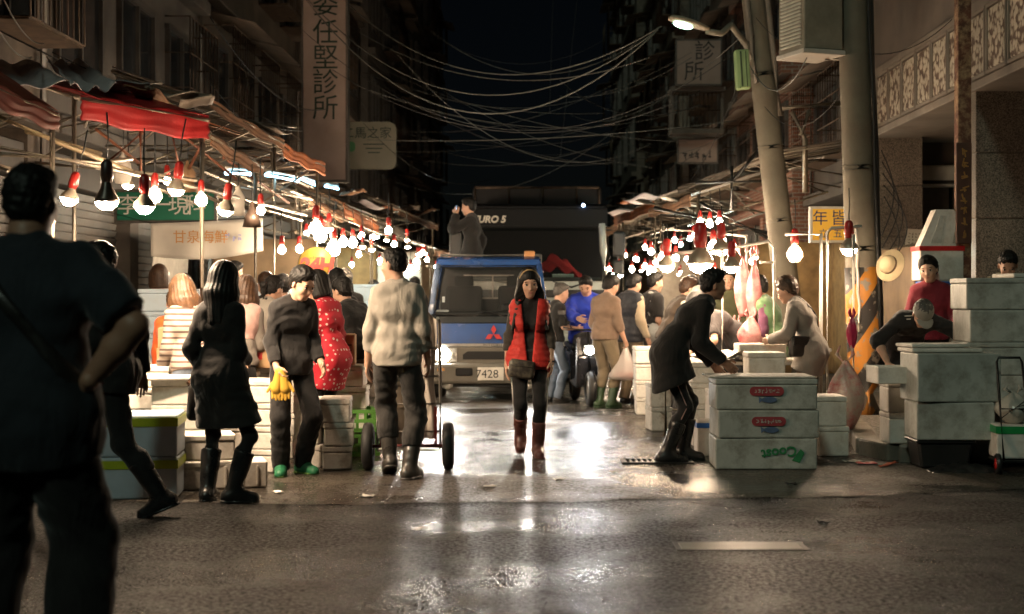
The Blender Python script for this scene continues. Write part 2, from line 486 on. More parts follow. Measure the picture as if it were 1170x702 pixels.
    headp = [ell(hp(0, -0.012, 0.028), H, (0.076 * fw, 0.094, 0.088), 0.02), ell(hp(0, 0.022, -0.035), H, ((0.057 if fem else 0.062) * fw, 0.066, 0.080), 0.03),
             cone(hp(-jw, 0.060, -0.098), hp(jw, 0.060, -0.098), 0.018, 0.018, 0.03),
             cone(hp(-0.032, 0.062, -0.028), hp(0.032, 0.062, -0.028), 0.028, 0.028, 0.02),
             cone(hp(-0.034, 0.072, 0.020), hp(0.034, 0.072, 0.020), 0.013, 0.013, 0.02),
             cone(hp(0, 0.088, 0.005), hp(0, 0.098, -0.036), 0.006 * ns, 0.0115 * ns, 0.012),
             cone(hp(-0.011 * ns, 0.088, -0.038), hp(0.011 * ns, 0.088, -0.038), 0.008 * ns, 0.008 * ns, 0.01),
             cone(hp(-0.020, 0.078, -0.066), hp(0.020, 0.078, -0.066), 0.009, 0.009, 0.015),
             cone(ntop - 0.05 * nu, hp(0, -0.015, -0.05), 0.054 * w, 0.050 * w, 0.03)]
    for sd in (-1, 1):
        headp.append(ell(hp(sd * 0.077 * fw, -0.008, -0.012), H @ rotz_(sd * -0.35), (0.009, 0.019, 0.032), 0.008))
    carve = [ell(hp(sd * 0.033 * fw, 0.099, 0.000), H, (0.017, 0.013, 0.010), 0.01) for sd in (-1, 1)]
    Vb, Qb = field_mesh(prims, vox)
    pieces.append((Vb, Qb, 0))
    nb = len(pieces)
    Vh, Qh = field_mesh(headp, hv, carve=carve)
    pieces.append((Vh, Qh, 0))
    if d < 26:
        for sd in (-1, 1):
            c = hp(sd * 0.033 * fw, 0.077, 0.0)
            V, Q = ell_mesh(c, H, (0.0145, 0.0115, 0.0072)); pieces.append((V, Q, 1))
            V, Q = ell_mesh(hp(sd * 0.033 * fw, 0.0815, -0.001), H, (0.0085, 0.0095, 0.0082)); pieces.append((V, Q, 2))
            V, Q = ell_mesh(hp(sd * 0.034 * fw, 0.081, 0.0085), H, (0.018, 0.008, 0.0025)); pieces.append((V, Q, 2))
            V, Q = ell_mesh(hp(sd * 0.034 * fw, 0.0815, 0.0255), H @ roty(sd * 0.08), (0.020, 0.006, 0.0042)); pieces.append((V, Q, 4))
        V, Q = ell_mesh(hp(0, 0.0855, -0.0625), H, (0.022, 0.006, 0.0048)); pieces.append((V, Q, 3))
        V, Q = ell_mesh(hp(0, 0.0845, -0.0705), H, (0.019, 0.006, 0.0052)); pieces.append((V, Q, 3))
    pieces[nb:] = [(hsc(V), Q, m_) for V, Q, m_ in pieces[nb:]]
    # hands
    fv = 0.0042 if d < 13 else 0.006
    for n_, sd in enumerate((-1, 1)):
        S, E, Wr = A[sd]
        fd = nrm(Wr - E) if handdir[n_] is None else nrm(V3(handdir[n_]))
        pn = V3(-sd * 1.0, 0, 0) if palm[n_] is None else V3(palm[n_])   # palm normal
        pn = nrm(pn - fd * (pn @ fd)); lat = np.cross(fd, pn) * 1.0
        # thumb side: forward for a hanging hand
        tdir = lat if lat @ V3(0, 1, 0.2) >= 0 else -lat
        cu = curl[n_]
        hpz = []
        for i, (f_, ln) in enumerate(((0.030, 0.92), (0.010, 1.0), (-0.010, 0.95), (-0.028, 0.76))):
            b0 = Wr + tdir * f_ * 0.55 + fd * 0.01; k0 = Wr + fd * (0.086 - 0.006 * abs(i - 1)) + tdir * f_
            hpz.append(cone(b0, k0, 0.0135, 0.0105, 0.012))
            a_ = cu * 0.55; p_ = k0
            for q, L_ in enumerate((0.040, 0.027, 0.021)):
                a_ += cu * (0.75 if q else 0.4)
                dd = fd * math.cos(a_) + pn * math.sin(a_) + tdir * f_ * (1.5 - 2 * cu) * (1 if q == 0 else 0.5)
                p2 = p_ + nrm(dd) * L_ * ln
                hpz.append(cone(p_, p2, 0.0094 - 0.0009 * q, 0.0086 - 0.0009 * q, 0.003)); p_ = p2
        t0 = Wr + fd * 0.022 + tdir * 0.020 + pn * 0.006
        t1 = t0 + nrm(fd * 0.7 + tdir * 0.75 + pn * 0.3) * 0.042
        t2 = t1 + nrm(fd * 0.9 + tdir * 0.35 + pn * (0.25 + 0.6 * cu)) * 0.032
        t3 = t2 + nrm(fd * 0.95 + tdir * 0.0 + pn * (0.3 + 0.8 * cu)) * 0.024
        hpz += [cone(t0, t1, 0.0145, 0.0115, 0.012), cone(t1, t2, 0.0108, 0.0098, 0.004), cone(t2, t3, 0.0098, 0.008, 0.004),
                cone(Wr - fd * 0.03, Wr + fd * 0.02, 0.027 * ar, 0.024, 0.015)]
        V, Q = field_mesh(hpz, fv, smooth=1); pieces.append((V, Q, 0))
        J['hand', sd] = Wr + fd * 0.09; J['wrist', sd] = Wr; J['palm', sd] = Wr + fd * 0.08 + pn * 0.02
    hm = (hair or {}).get('m', HAIR_BLACK)
    np_mesh('body', pieces, [skin, EYE_W, EYE_D, LIP, hm], root, s)
    # ------------------------------------------------ clothes
    seed0 = (abs(X) * 3.7 + Y * 1.3) % 6.28
    cv = vox * (1.25 if vox < 0.012 else 1.1)
    for ti, tp in enumerate(tops):
        th = tp.get('th', 0.014); pr = torso(th, 0.075)
        sl = tp.get('sleeve', 1.0)
        for sd in (-1, 1):
            s_ = sl if not isinstance(sl, tuple) else sl[0 if sd < 0 else 1]
            pr += armp(sd, th + tp.get('sth', 0.002), s_, th + tp.get('cuff', 0.004))
            if s_ > 0.6 and tp.get('wr', True):
                S, E, Wr = A[sd]
                pr.append(cone(E - nrm(E - S) * 0.02, E + nrm(Wr - E) * 0.02, 0.042 * ar + th + 0.003, 0.043 * ar + th + 0.003, 0.02))
        hem = tp.get('hem', 0.04); fl = tp.get('flare', 0.0)
        hemc = P0 - hem * u1
        if hem > 0.10:
            for sd in (-1, 1):
                hip, K, An, _, _ = Lg[sd]
                t = (hem - 0.04) / 0.43
                e = hip + (K - hip) * min(t, 1) + (nrm(An - K) * (t - 1) * 0.43 if t > 1 else 0) + (K - hip) * 0.0
                e = e + nrm(K - hip) * 0.06 + tp.get('sway', V3(0, 0, 0))
                pr.append(cone(hip + 0.03 * sd * R1 * 0, e, 0.098 * w + th, 0.095 * w + th + fl, 0.12))
            m0 = P0 - 0.02 * u1; e0 = (Lg[-1][1] + Lg[1][1]) / 2; e0 = m0 + nrm(e0 - m0) * (hem + 0.06)
            pr.append(cone(m0, e0, 0.09 * w + th, 0.085 * w + th + fl, 0.12))
            hn = nrm(e0 - m0); hemc = m0 + hn * hem
        else:
            hn = -u1
            pr.append(cone(P0, P0 - 0.12 * u1, 0.115 * w + th, 0.118 * w + th, 0.08))
            if not fem: pr.append(cone(P0 - 0.05 * R1, P0 - 0.05 * R1 - 0.12 * u1, 0.108 * w + max(th, 0.018), 0.108 * w + max(th, 0.018), 0.06)); pr.append(cone(P0 + 0.05 * R1, P0 + 0.05 * R1 - 0.12 * u1, 0.108 * w + max(th, 0.018), 0.108 * w + max(th, 0.018), 0.06))
        col = tp.get('collar', 0.02)
        if col > 0.025: pr.append(cone(neck - 0.02 * u3, neck + nu * col, 0.062 * w + th, 0.058 * w + th + tp.get('cw', 0.0), 0.035, True))
        elif col >= 0: pr.append(cone(neck - 0.03 * u3, neck + (0.012 + col) * nu, 0.066 * w + th, 0.060 * w + th, 0.035, True))
        cuts = [lambda P, c=hemc, n=hn: (P - c) @ n]
        if col < 0: cuts.append(lambda P: (P - (neck + col * u3)) @ nrm(u3 + 0.3 * F3))
        op = tp.get('open')
        if op:   # open front: remove a vertical wedge in front
            cuts.append(lambda P, op=op: np.minimum(op + 0.10 * ((P - shc) @ u3) - np.abs((P - chest) @ R3), (P - chest) @ F3 - 0.02))
        am = tp.get('fold', 0.006)
        nz = (lambda P, sd_=seed0 + ti: fold_noise(P, am, sd_))
        if tp.get('quilt'):
            q = tp['quilt']; nz = (lambda P, q=q: fold_noise(P, am * 0.5, seed0) - 0.008 * np.abs(np.sin((P[..., 2]) * PI / q)))
        V, Q = field_mesh(pr, cv, cuts, nz, smooth=1)
        np_mesh(tp.get('name', 'shirt'), [(V, Q, 0)], tp['m'], root, s)
    if legs:
        th = legs.get('th', 0.012); lo_ = legs.get('loose', 0.012); end = legs.get('end', 0.06)
        tw = min(th, 0.009)
        pr = [cone(P0 - 0.068 * R1, P0 + 0.068 * R1, 0.103 * w + tw, 0.103 * w + tw, 0.06), cone(P0 + 0.06 * u1 - 0.055 * R1, P0 + 0.06 * u1 + 0.055 * R1, 0.094 * w + tw, 0.094 * w + tw, 0.06)]
        for sd in (-1, 1):
            hip, K, An, fdir, fup = Lg[sd]
            e = An + (K - An) * ((end - 0.06) / 0.42 if end > 0.06 else -0.05)
            pr += [cone(hip - 0.03 * u1, K, 0.084 * w + th, 0.056 * w + th + lo_ * 0.6, 0.03), cone(K, e, 0.058 * w + th + lo_ * 0.6, 0.041 * w + th + lo_, 0.02, True)]
            mid = K + (An - K) * 0.3 - fdir * 0.02
            pr.append(cone(mid, mid + (An - K) * 0.15, 0.052 * w + th + lo_ * 0.4, 0.05 * w + th + lo_ * 0.5, 0.02))
        am = legs.get('fold', 0.006)
        V, Q = field_mesh(pr, cv, [lambda P: (P - (P0 + 0.10 * u1)) @ u1], lambda P: fold_noise(P, am, seed0 + 2.1), smooth=1)
        np_mesh(legs.get('name', 'trousers'), [(V, Q, 0)], legs['m'], root, s)
        if legs.get('stripe'):
            st = legs['stripe']
            for sd in (-1, 1):
                hip, K, An, fdir, fup = Lg[sd]
                lat = nrm(np.cross(fdir, fup)) * sd; lat = lat if lat @ (sd * R1) > 0 else -lat
                def pos(a, b, ra, rb, n):
                    return [(a + (b - a) * t + lat * (ra + (rb - ra) * t)) * s for t in np.linspace(0, 1, n)]
                e = An + (K - An) * ((end - 0.06) / 0.42 if end > 0.06 else -0.05)
                pts = pos(hip - 0.05 * u1, K, 0.092 * w + th, 0.058 * w + th + lo_ * 0.6, 7) + pos(K, e, 0.058 * w + th + lo_ * 0.6, 0.041 * w + th + lo_, 7)[1:]
                bm = B(); add_tube(bm, pts, st[1], 6); obj('side_stripe', bm, st[0], root)
    if shoes and legs_on:
        for sd in (-1, 1):
            hip, K, An, fdir, fup = Lg[sd]
            sole = An - 0.085 * fup
            bh = shoes.get('boot', 0.0)
            g = 0.006 if bh else 0.0
            lat = np.cross(fdir, fup)
            pr = [cone(sole - 0.035 * fdir + 0.045 * fup, sole + 0.055 * fdir + 0.055 * fup, 0.043 + g, 0.046 + g, 0.03),
                  cone(sole + 0.05 * fdir + 0.045 * fup, sole + 0.150 * fdir + 0.032 * fup, 0.048 + g, 0.040 + g, 0.03),
                  cone(sole + 0.10 * fdir + 0.02 * fup - lat * 0.012, sole + 0.155 * fdir + 0.02 * fup + lat * 0.008, 0.040, 0.036, 0.02)]
            if bh:
                t = bh / 0.42
                pr += [cone(An - 0.03 * fup, An + (K - An) * t, 0.054, 0.060 + 0.012 * t + shoes.get('wide', 0.0), 0.03, True)]
            else:
                pr += [cone(sole + 0.05 * fup, An + (K - An) * 0.04, 0.046, 0.042, 0.03, True)]
            V, Q = field_mesh(pr, min(cv, 0.010), [lambda P: -((P - sole) @ fup) + 0.004], (lambda P: fold_noise(P, 0.003, seed0)) if bh else None)
            mats_ = [shoes['m']]; pcs = [(V, Q, 0)]
            prs = [cone(sole - 0.035 * fdir + 0.01 * fup, sole + 0.06 * fdir + 0.01 * fup, 0.047 + g, 0.047 + g, 0.03), cone(sole + 0.06 * fdir + 0.01 * fup, sole + 0.152 * fdir + 0.01 * fup, 0.051 + g, 0.043 + g, 0.03)]
            ob = np_mesh('rubber_boot' if bh else 'shoe', pcs, mats_, root, s)
            V, Q = field_mesh(prs, min(cv, 0.009), [lambda P: -((P - sole) @ fup) + 0.001, lambda P: ((P - sole) @ fup) - 0.020])
            np_mesh('sole', [(V, Q, 0)], shoes.get('sole', shoes['m']), ob, s)
    # ------------------------------------------------ hair and headgear
    if hair:
        st = hair.get('style', 'short'); vol = hair.get('vol', 0.010) + 0.001; hr = 0.0065 if d < 13.5 else 0.009
        pr = [ell(hp(0, -0.014, 0.034), H, (0.077 * fw + vol, 0.095 + vol, 0.090 + vol * 1.25), 0.02), ell(hp(0, -0.03, -0.03), H, (0.069 * fw + vol * 0.7, 0.062 + vol * 0.8, 0.07), 0.03)]
        if st == 'short': pr.append(ell(hp(0.008, 0.046, 0.088 + vol * 0.6), H, (0.052, 0.044, 0.026 + vol * 0.4), 0.025))
        hl = hair.get('line', -0.026 if st in ('long', 'bob') else -0.012)
        def face(P):
            q = (P - hc) @ H
            f = -0.72 * q[..., 1] + 0.69 * q[..., 2] + 0.007 * np.sin(q[..., 0] * 210 + 2 * np.sin(q[..., 2] * 90)) * np.sin(q[..., 0] * 77 + 1.0 + seed0)
            return (hl - f) if st != 'x' else f
        cuts = [face]
        if st in ('short', 'cap'):
            cuts.append(lambda P: -(((P - hc) @ H)[..., 2] + hair.get('nape', 0.075)))
        def edge(P):   # hair thins out towards the hairline
            return 0.013 * np.clip(1 + face(P) / 0.045, 0, 1)
        extra = []
        if st == 'long':
            ln = hair.get('len', 0.30)
            for a_ in np.linspace(-1.0, 1.0, 7):
                ang = a_ * 1.75
                x0, y0 = math.sin(ang) * 0.078, -math.cos(ang) * 0.080
                top_ = hp(x0 * 0.8, y0 * 0.8 - 0.01, 0.03); m1 = hp(x0 * 1.05, y0 * 0.95 - 0.012, -0.09)
                bt = m1 - up * (ln - 0.10) + (0.02 * a_ + 0.045 * np.sign(a_) * max(0, abs(a_) - 0.5) * 2 * (1 if hair.get('fwd') else 0)) * R3 - 0.035 * F3 * math.cos(ang) + hair.get('fwd', 0.0) * F3 * abs(a_)
                extra += [cone(top_, m1, 0.034, 0.036, 0.03), cone(m1, bt, 0.036, 0.022, 0.04)]
        if st == 'bob':
            for a_ in np.linspace(-1, 1, 7):
                ang = a_ * 1.7
                x0, y0 = math.sin(ang) * 0.072, -math.cos(ang) * 0.078
                extra.append(cone(hp(x0, y0, 0.03), hp(x0 * 1.1, y0 * 1.05, -0.085), 0.032, 0.030, 0.03))
        if st == 'bun':
            extra += [ell(hp(0, -0.125, 0.02), H, (0.04, 0.035, 0.04), 0.01)]
        if st == 'pony':
            b0 = hp(0, -0.10, 0.01); b1 = b0 + H @ V3(0, -0.05, -0.03); b2 = b1 - up * 0.20 - F3 * 0.01
            extra += [cone(b0, b1, 0.02, 0.028, 0.01), cone(b1, b2, 0.03, 0.014, 0.02)]
        pcs = []
        def nz(P):
            q = (P - hc) @ H
            an = np.arctan2(q[..., 0], q[..., 1] + 0.03)
            return 0.0032 * np.sin(an * 15 + 5 * np.sin(q[..., 2] * 50 + an * 3) + seed0) + 0.0035 * np.sin(q[..., 0] * 150 + 4 * np.sin(q[..., 1] * 70)) * np.sin(q[..., 2] * 130 + 3 * np.sin(q[..., 0] * 90)) + edge(P)
        if extra and st in ('long', 'bob'):
            nz2 = lambda P: 0.0022 * np.sin(np.arctan2(((P - hc) @ H)[..., 0], -((P - hc) @ H)[..., 1]) * 26 + 4 * np.sin(P[..., 2] * 9)) + 0.6 * edge(P) * (((P - hc) @ H)[..., 1] > 0.028)
            V, Q = field_mesh(pr + extra, hr, [lambda P: np.where((((P - hc) @ H)[..., 1] > 0.028) & (((P - hc) @ H)[..., 2] > -0.135), face(P), -1.0)], nz2)
            pcs.append((V, Q, 0))
        else:
            V, Q = field_mesh(pr, hr, cuts, nz); pcs.append((V, Q, 0))
            if extra:
                V, Q = field_mesh(extra, hr, (), nz); pcs.append((V, Q, 0))
        pcs = [(hsc(V), Q, m_) for V, Q, m_ in pcs]
        ob = np_mesh('hair', pcs, hm, root, s)
        if hair.get('band'):
            V, Q = field_mesh([ell(hp(0, -0.012, 0.030), H, (0.077 * fw + vol + 0.005, 0.095 + vol + 0.005, 0.090 + vol * 1.25 + 0.006), 0.02)], 0.005,
                              [lambda P: np.abs(((P - hc) @ H) @ nrm(V3(0, 0.93, -0.25)) - 0.010) - 0.009, lambda P: -(((P - hc) @ H)[..., 2]) - 0.01])
            np_mesh('headband', [(hsc(V), Q, 0)], hair['band'], root, s)
        if st == 'cap':
            cm = hair['cap']
            V, Q = field_mesh([ell(hp(0, -0.012, 0.034), H, (0.090, 0.108, 0.100), 0.02)], 0.007, [lambda P: -(((P - hc) @ H)[..., 2]) + 0.018 + 0.12 * 0], lambda P: fold_noise(P, 0.003, 1.0, 1.5))
            V2, Q2 = field_mesh([ell(hp(0, 0.075, 0.022), H, (0.075, 0.10, 0.012), 0.01)], 0.006, [lambda P: -(((P - hc) @ H)[..., 1]) + 0.07])
            np_mesh('cap', [(hsc(V), Q, 0), (hsc(V2), Q2, 0)], cm, root, s)
    J.update(dict(root=root, s=s, hc=hc, H=H, P0=P0, waist=waist, chest=chest, shc=shc, neck=neck, R3=R3, F3=F3, u3=u3, u1=u1, R1=R1, torso=torso, A=A, Lg=Lg, cv=cv, w=w))
    return J
def band(J, name, m, c, n, half, off, torso_off, cuts=(), vox=None):
    """a strap or belt: the slice of the torso surface between two planes"""
    c = V3(c); n = nrm(V3(n))
    V, Q = field_mesh(J['torso'](torso_off + off, 0.075), vox or J['cv'], [lambda P: np.abs((P - c) @ n) - half] + list(cuts))
    return np_mesh(name, [(V, Q, 0)], m, J['root'], J['s'])
def wl(J, p):
    """local point (1.72 m body) -> parent-space location"""
    v = V3(p) * J['s']; r = J['root']
    return Vector(r.location) + Euler(r.rotation_euler).to_matrix() @ Vector(v)
# ---------------------------------------------------------------- ground
def wet_ground(name, base, base2, joints=None, grain=220.0, puddle=(0.5, 0.62), rough=(0.10, 0.42), gb=0.5, gd=0.004, spec=0.42):
    m, nt, b = new_mat(name); N, L = nt.nodes, nt.links
    tc = N.new('ShaderNodeTexCoord')
    def noise(sc, det=6, ro=0.6, vec=None):
        n = N.new('ShaderNodeTexNoise'); n.inputs['Scale'].default_value = sc; n.inputs['Detail'].default_value = det; n.inputs['Roughness'].default_value = ro
        L.new(vec or tc.outputs['Object'], n.inputs['Vector']); return n
    def ramp(fac, p0, p1, c0, c1):
        r = N.new('ShaderNodeValToRGB'); e = r.color_ramp.elements
        e[0].position, e[1].position = p0, p1; e[0].color, e[1].color = col4(c0), col4(c1)
        L.new(fac, r.inputs['Fac']); return r.outputs['Color']
    big = noise(0.55, 7, 0.62); med = noise(3.5, 6, 0.65); fine = noise(grain, 2, 0.5)
    c = ramp(med.outputs['Fac'], 0.32, 0.68, base, base2)
    sp = ramp(fine.outputs['Fac'], 0.35, 0.7, (0.45,) * 3, (1.7,) * 3)
    mul = N.new('ShaderNodeMix'); mul.data_type = 'RGBA'; mul.blend_type = 'MULTIPLY'; mul.inputs[0].default_value = 1.0
    L.new(c, mul.inputs[6]); L.new(sp, mul.inputs[7]); c = mul.outputs[2]
    pud = ramp(big.outputs['Fac'], puddle[0], puddle[1], (0, 0, 0), (1, 1, 1))
    # water darkens what it covers
    dk = N.new('ShaderNodeMix'); dk.data_type = 'RGBA'; dk.blend_type = 'MULTIPLY'
    L.new(pud, dk.inputs[0]); L.new(c, dk.inputs[6]); dk.inputs[7].default_value = (0.5, 0.5, 0.5, 1); c = dk.outputs[2]
    h = None
    if joints:
        br = N.new('ShaderNodeTexBrick'); br.offset = 0.5
        br.inputs['Scale'].default_value = 1.0; br.inputs['Mortar Size'].default_value = 0.012; br.inputs['Mortar Smooth'].default_value = 0.3
        br.inputs['Brick Width'].default_value = joints[0]; br.inputs['Row Height'].default_value = joints[1]
        br.inputs['Color1'].default_value = (1.1, 1.08, 1.05, 1); br.inputs['Color2'].default_value = (0.72, 0.72, 0.72, 1); br.inputs['Mortar'].default_value = (0.25, 0.25, 0.25, 1)
        dn = noise(1.3, 3); ad = N.new('ShaderNodeVectorMath'); ad.operation = 'MULTIPLY_ADD'
        L.new(dn.outputs['Color'], ad.inputs[0]); ad.inputs[1].default_value = (0.12, 0.12, 0); L.new(tc.outputs['Object'], ad.inputs[2])
        L.new(ad.outputs['Vector'], br.inputs['Vector'])
        m2 = N.new('ShaderNodeMix'); m2.data_type = 'RGBA'; m2.blend_type = 'MULTIPLY'; m2.inputs[0].default_value = 0.9
        L.new(c, m2.inputs[6]); L.new(br.outputs['Color'], m2.inputs[7]); c = m2.outputs[2]; h = br.outputs['Fac']
    L.new(c, b.inputs['Base Color'])
    mr = N.new('ShaderNodeMapRange'); mr.inputs['To Min'].default_value = rough[1]; mr.inputs['To Max'].default_value = rough[0]
    L.new(pud, mr.inputs['Value']); 
    rv = N.new('ShaderNodeMath'); rv.operation = 'MULTIPLY_ADD'; L.new(med.outputs['Fac'], rv.inputs[0]); rv.inputs[1].default_value = 0.22; rv.inputs[2].default_value = -0.11
    ra = N.new('ShaderNodeMath'); ra.operation = 'ADD'; ra.use_clamp = True; L.new(mr.outputs['Result'], ra.inputs[0]); L.new(rv.outputs[0], ra.inputs[1])
    fr = N.new('ShaderNodeMath'); fr.operation = 'MULTIPLY_ADD'; L.new(fine.outputs['Fac'], fr.inputs[0]); fr.inputs[1].default_value = 0.5; fr.inputs[2].default_value = -0.25
    rb = N.new('ShaderNodeMath'); rb.operation = 'ADD'; L.new(ra.outputs[0], rb.inputs[0]); L.new(fr.outputs[0], rb.inputs[1])
    mx = N.new('ShaderNodeMath'); mx.operation = 'MAXIMUM'; L.new(rb.outputs[0], mx.inputs[0]); mx.inputs[1].default_value = 0.07
    L.new(mx.outputs[0], b.inputs['Roughness'])
    # wet and dry grains of the aggregate
    gr = noise(grain * 0.62, 3, 0.65); gc = ramp(gr.outputs['Fac'], 0.47, 0.56, (spec * 0.10,) * 3, (spec * 3.0,) * 3)
    ps = N.new('ShaderNodeMath'); ps.operation = 'MULTIPLY'; L.new(pud, ps.inputs[0]); ps.inputs[1].default_value = 0.38
    sm = N.new('ShaderNodeMath'); sm.operation = 'MAXIMUM'; L.new(gc, sm.inputs[0]); L.new(ps.outputs[0], sm.inputs[1]); L.new(sm.outputs[0], b.inputs['Specular IOR Level'])
    # relief: grain, less under water, plus long swells
    inv = N.new('ShaderNodeMath'); inv.operation = 'MULTIPLY_ADD'; L.new(pud, inv.inputs[0]); inv.inputs[1].default_value = -0.80; inv.inputs[2].default_value = 1.0
    g2 = noise(grain * 0.5, 5, 0.75)
    hm = N.new('ShaderNodeMath'); hm.operation = 'MULTIPLY'; L.new(g2.outputs['Fac'], hm.inputs[0]); L.new(inv.outputs[0], hm.inputs[1])
    ha = N.new('ShaderNodeMath'); ha.operation = 'MULTIPLY_ADD'; L.new(med.outputs['Fac'], ha.inputs[0]); ha.inputs[1].default_value = 0.8; L.new(hm.outputs[0], ha.inputs[2])
    last = ha.outputs[0]
    if h is not None:
        hs = N.new('ShaderNodeMath'); hs.operation = 'MULTIPLY_ADD'; L.new(h, hs.inputs[0]); hs.inputs[1].default_value = -1.5; L.new(last, hs.inputs[2]); last = hs.outputs[0]
    bp = N.new('ShaderNodeBump'); bp.inputs['Strength'].default_value = gb; bp.inputs['Distance'].default_value = gd
    L.new(last, bp.inputs['Height']); L.new(bp.outputs['Normal'], b.inputs['Normal'])
    return m
ASPH = wet_ground('wet_asphalt', (0.012, 0.0118, 0.011), (0.032, 0.030, 0.027), None, 62.0, (0.45, 0.66), (0.10, 0.42), 1.0, 0.045, 0.145)
LANE = wet_ground('wet_concrete', (0.055, 0.047, 0.038), (0.11, 0.094, 0.076), (2.3, 1.7), 62.0, (0.40, 0.60), (0.07, 0.46), 1.0, 0.020, 0.20)
PAVE = wet_ground('pavement_concrete', (0.11, 0.10, 0.085), (0.19, 0.17, 0.145), (0.6, 0.6), 90.0, (0.55, 0.7), (0.15, 0.5), 0.5, 0.004)
bm = B(); v = [bm.verts.new(p) for p in ((-160, -60, 0), (160, -60, 0), (160, 240, 0), (-160, 240, 0))]; bm.faces.new(v)
struct('ground', bm, ASPH)
bm = B()
key = [(-9, 9.75), (-5, 9.6), (-1.5, 9.35), (0.0, 9.45), (1.2, 9.55), (2.4, 9.75), (3.4, 10.1), (6.0, 10.4), (9, 10.5)]
edge = []
for (xa, ya), (xb, yb) in zip(key, key[1:]):
    for i in range(22):
        f = i / 22; x = xa + (xb - xa) * f; edge.append((x, ya + (yb - ya) * f + 0.05 * noise1(x * 2.3, 1) + 0.035 * noise1(x * 7.7, 2) + 0.12 * max(0, noise1(x * 0.9, 4))))
edge.append(key[-1])
lo_ = [bm.verts.new((x, y, 0.004)) for x, y in edge]; hi_ = [bm.verts.new((x, 130, 0.004)) for x, y in edge]
for i in range(len(edge) - 1): bm.faces.new((lo_[i], lo_[i + 1], hi_[i + 1], hi_[i]))
struct('lane', bm, LANE)
# raised pavement on the right with stone kerb blocks
kerb = [(3.42, 60.0), (3.38, 20.0), (3.30, 14.6), (3.12, 13.2), (2.98, 12.35), (3.10, 11.92), (3.55, 11.78), (12.0, 11.7)]
bm = B()
top = [bm.verts.new((x, y, 0.135)) for x, y in kerb] + [bm.verts.new((12.0, 60.0, 0.135))]
bot = [bm.verts.new((v.co.x, v.co.y, -0.02)) for v in top]
bm.faces.new(top); n = len(top)
for i in range(n): bm.faces.new((top[i], top[(i + 1) % n], bot[(i + 1) % n], bot[i]))
struct('pavement', bm, PAVE)
KERB = mat('kerb_stone', (0.20, 0.175, 0.14), rough=0.5, var=0.25, nscale=5, bump=0.5, bscale=30, bdist=0.01, dirt=(0.05, 0.045, 0.035), dscale=3)
def along(poly, step):
    out = []; carry = 0
    for (x0, y0), (x1, y1) in zip(poly, poly[1:]):
        L_ = math.hypot(x1 - x0, y1 - y0); k = max(1, round(L_ / step))
        for i in range(k):
            a, b = i / k, (i + 1) / k
            out.append(((x0 + (x1 - x0) * a, y0 + (y1 - y0) * a), (x0 + (x1 - x0) * b, y0 + (y1 - y0) * b)))
    return out
bm = B()
for (x0, y0), (x1, y1) in along([(3.33, 17.0), (3.25, 14.6), (3.05, 13.2), (2.90, 12.35), (3.04, 11.86), (3.52, 11.70), (9.0, 11.62)], 0.75):
    an = math.atan2(y1 - y0, x1 - x0); L_ = math.hypot(x1 - x0, y1 - y0)
    add_box(bm, ((x0 + x1) / 2, (y0 + y1) / 2, 0.066 + RND.uniform(-.004, .006)), (L_ - 0.014, 0.20 + RND.uniform(-.01, .02), 0.165), (RND.uniform(-.03, .03), 0, an), 0.022, seg=2)
struct('kerb', bm, KERB, smooth=False)
# drain grate, patch plate
IRON = mat('wet_iron', (0.05, 0.05, 0.048), rough=0.35, metal=0.7, var=0.3, bump=0.3, bscale=60)
STEEL = mat('worn_steel', (0.30, 0.30, 0.29), rough=0.38, metal=0.85, var=0.25, bump=0.2, bscale=50, dirt=(0.10, 0.07, 0.045), dscale=4)
t = thing('drain_grate', 'rusty slotted drain grate let into the wet lane by the bending man', 'drain grate', (ax(750, 11.75), 11.72, 0.006))
bm = B()
for i in range(12): add_box(bm, (-0.26 + i * 0.047, 0, 0.004), (0.018, 0.24, 0.012))
obj('bars', bm, IRON, t)
bm = B()
for sx, sy, wx, wy in ((0, .13, .58, .022), (0, -.13, .58, .022), (.283, 0, .022, .24), (-.283, 0, .022, .24)): add_box(bm, (sx, sy, 0.006), (wx, wy, 0.016))
obj('frame', bm, IRON, t)
t = thing('manhole_cover', 'long pale concrete cover plate set in the dark asphalt', 'manhole cover', (ax(845, 7.82), 7.80, 0.0))
bm = B(); add_box(bm, (0, 0, 0.0), (0.66, 0.20, 0.010), None, 0.002); obj('plate', bm, mat('pale_plate', (0.16, 0.16, 0.14), rough=0.4, var=0.25, bump=0.4, bscale=40), t)
bm = B()
for sx, sy, wx, wy in ((0, .115, .72, .025), (0, -.115, .72, .025), (.345, 0, .025, .205), (-.345, 0, .025, .205)): add_box(bm, (sx, sy, 0.0), (wx, wy, 0.008))
obj('frame', bm, IRON, t)

# ---------------------------------------------------------------- buildings
WALLS = [mat('wall_brown', (0.12, 0.095, 0.072), rough=0.8, var=0.3, nscale=1.5, bump=0.3, bscale=20, bdist=0.01, dirt=(0.04, 0.03, 0.025), dscale=0.8, damt=0.85),
         mat('wall_grey', (0.12, 0.105, 0.09), rough=0.8, var=0.3, nscale=1.2, bump=0.3, bscale=20, bdist=0.01, dirt=(0.05, 0.04, 0.03), dscale=0.7, damt=0.85),
         mat('wall_tile', (0.14, 0.112, 0.085), rough=0.55, var=0.25, nscale=2, bump=0.3, bscale=16, bdist=0.01, dirt=(0.05, 0.04, 0.03), dscale=0.9, damt=0.8)]
DARKIN = mat('dark_interior', (0.02, 0.018, 0.016), rough=0.9, var=0.3, bump=0)
WFRAME = mat('window_aluminium', (0.12, 0.11, 0.10), rough=0.45, metal=0.5, var=0.2, bump=0.1)
WGLASS = mat('window_glass', (0.02, 0.022, 0.024), rough=0.12, var=0.3, bump=0.0, spec=0.7)
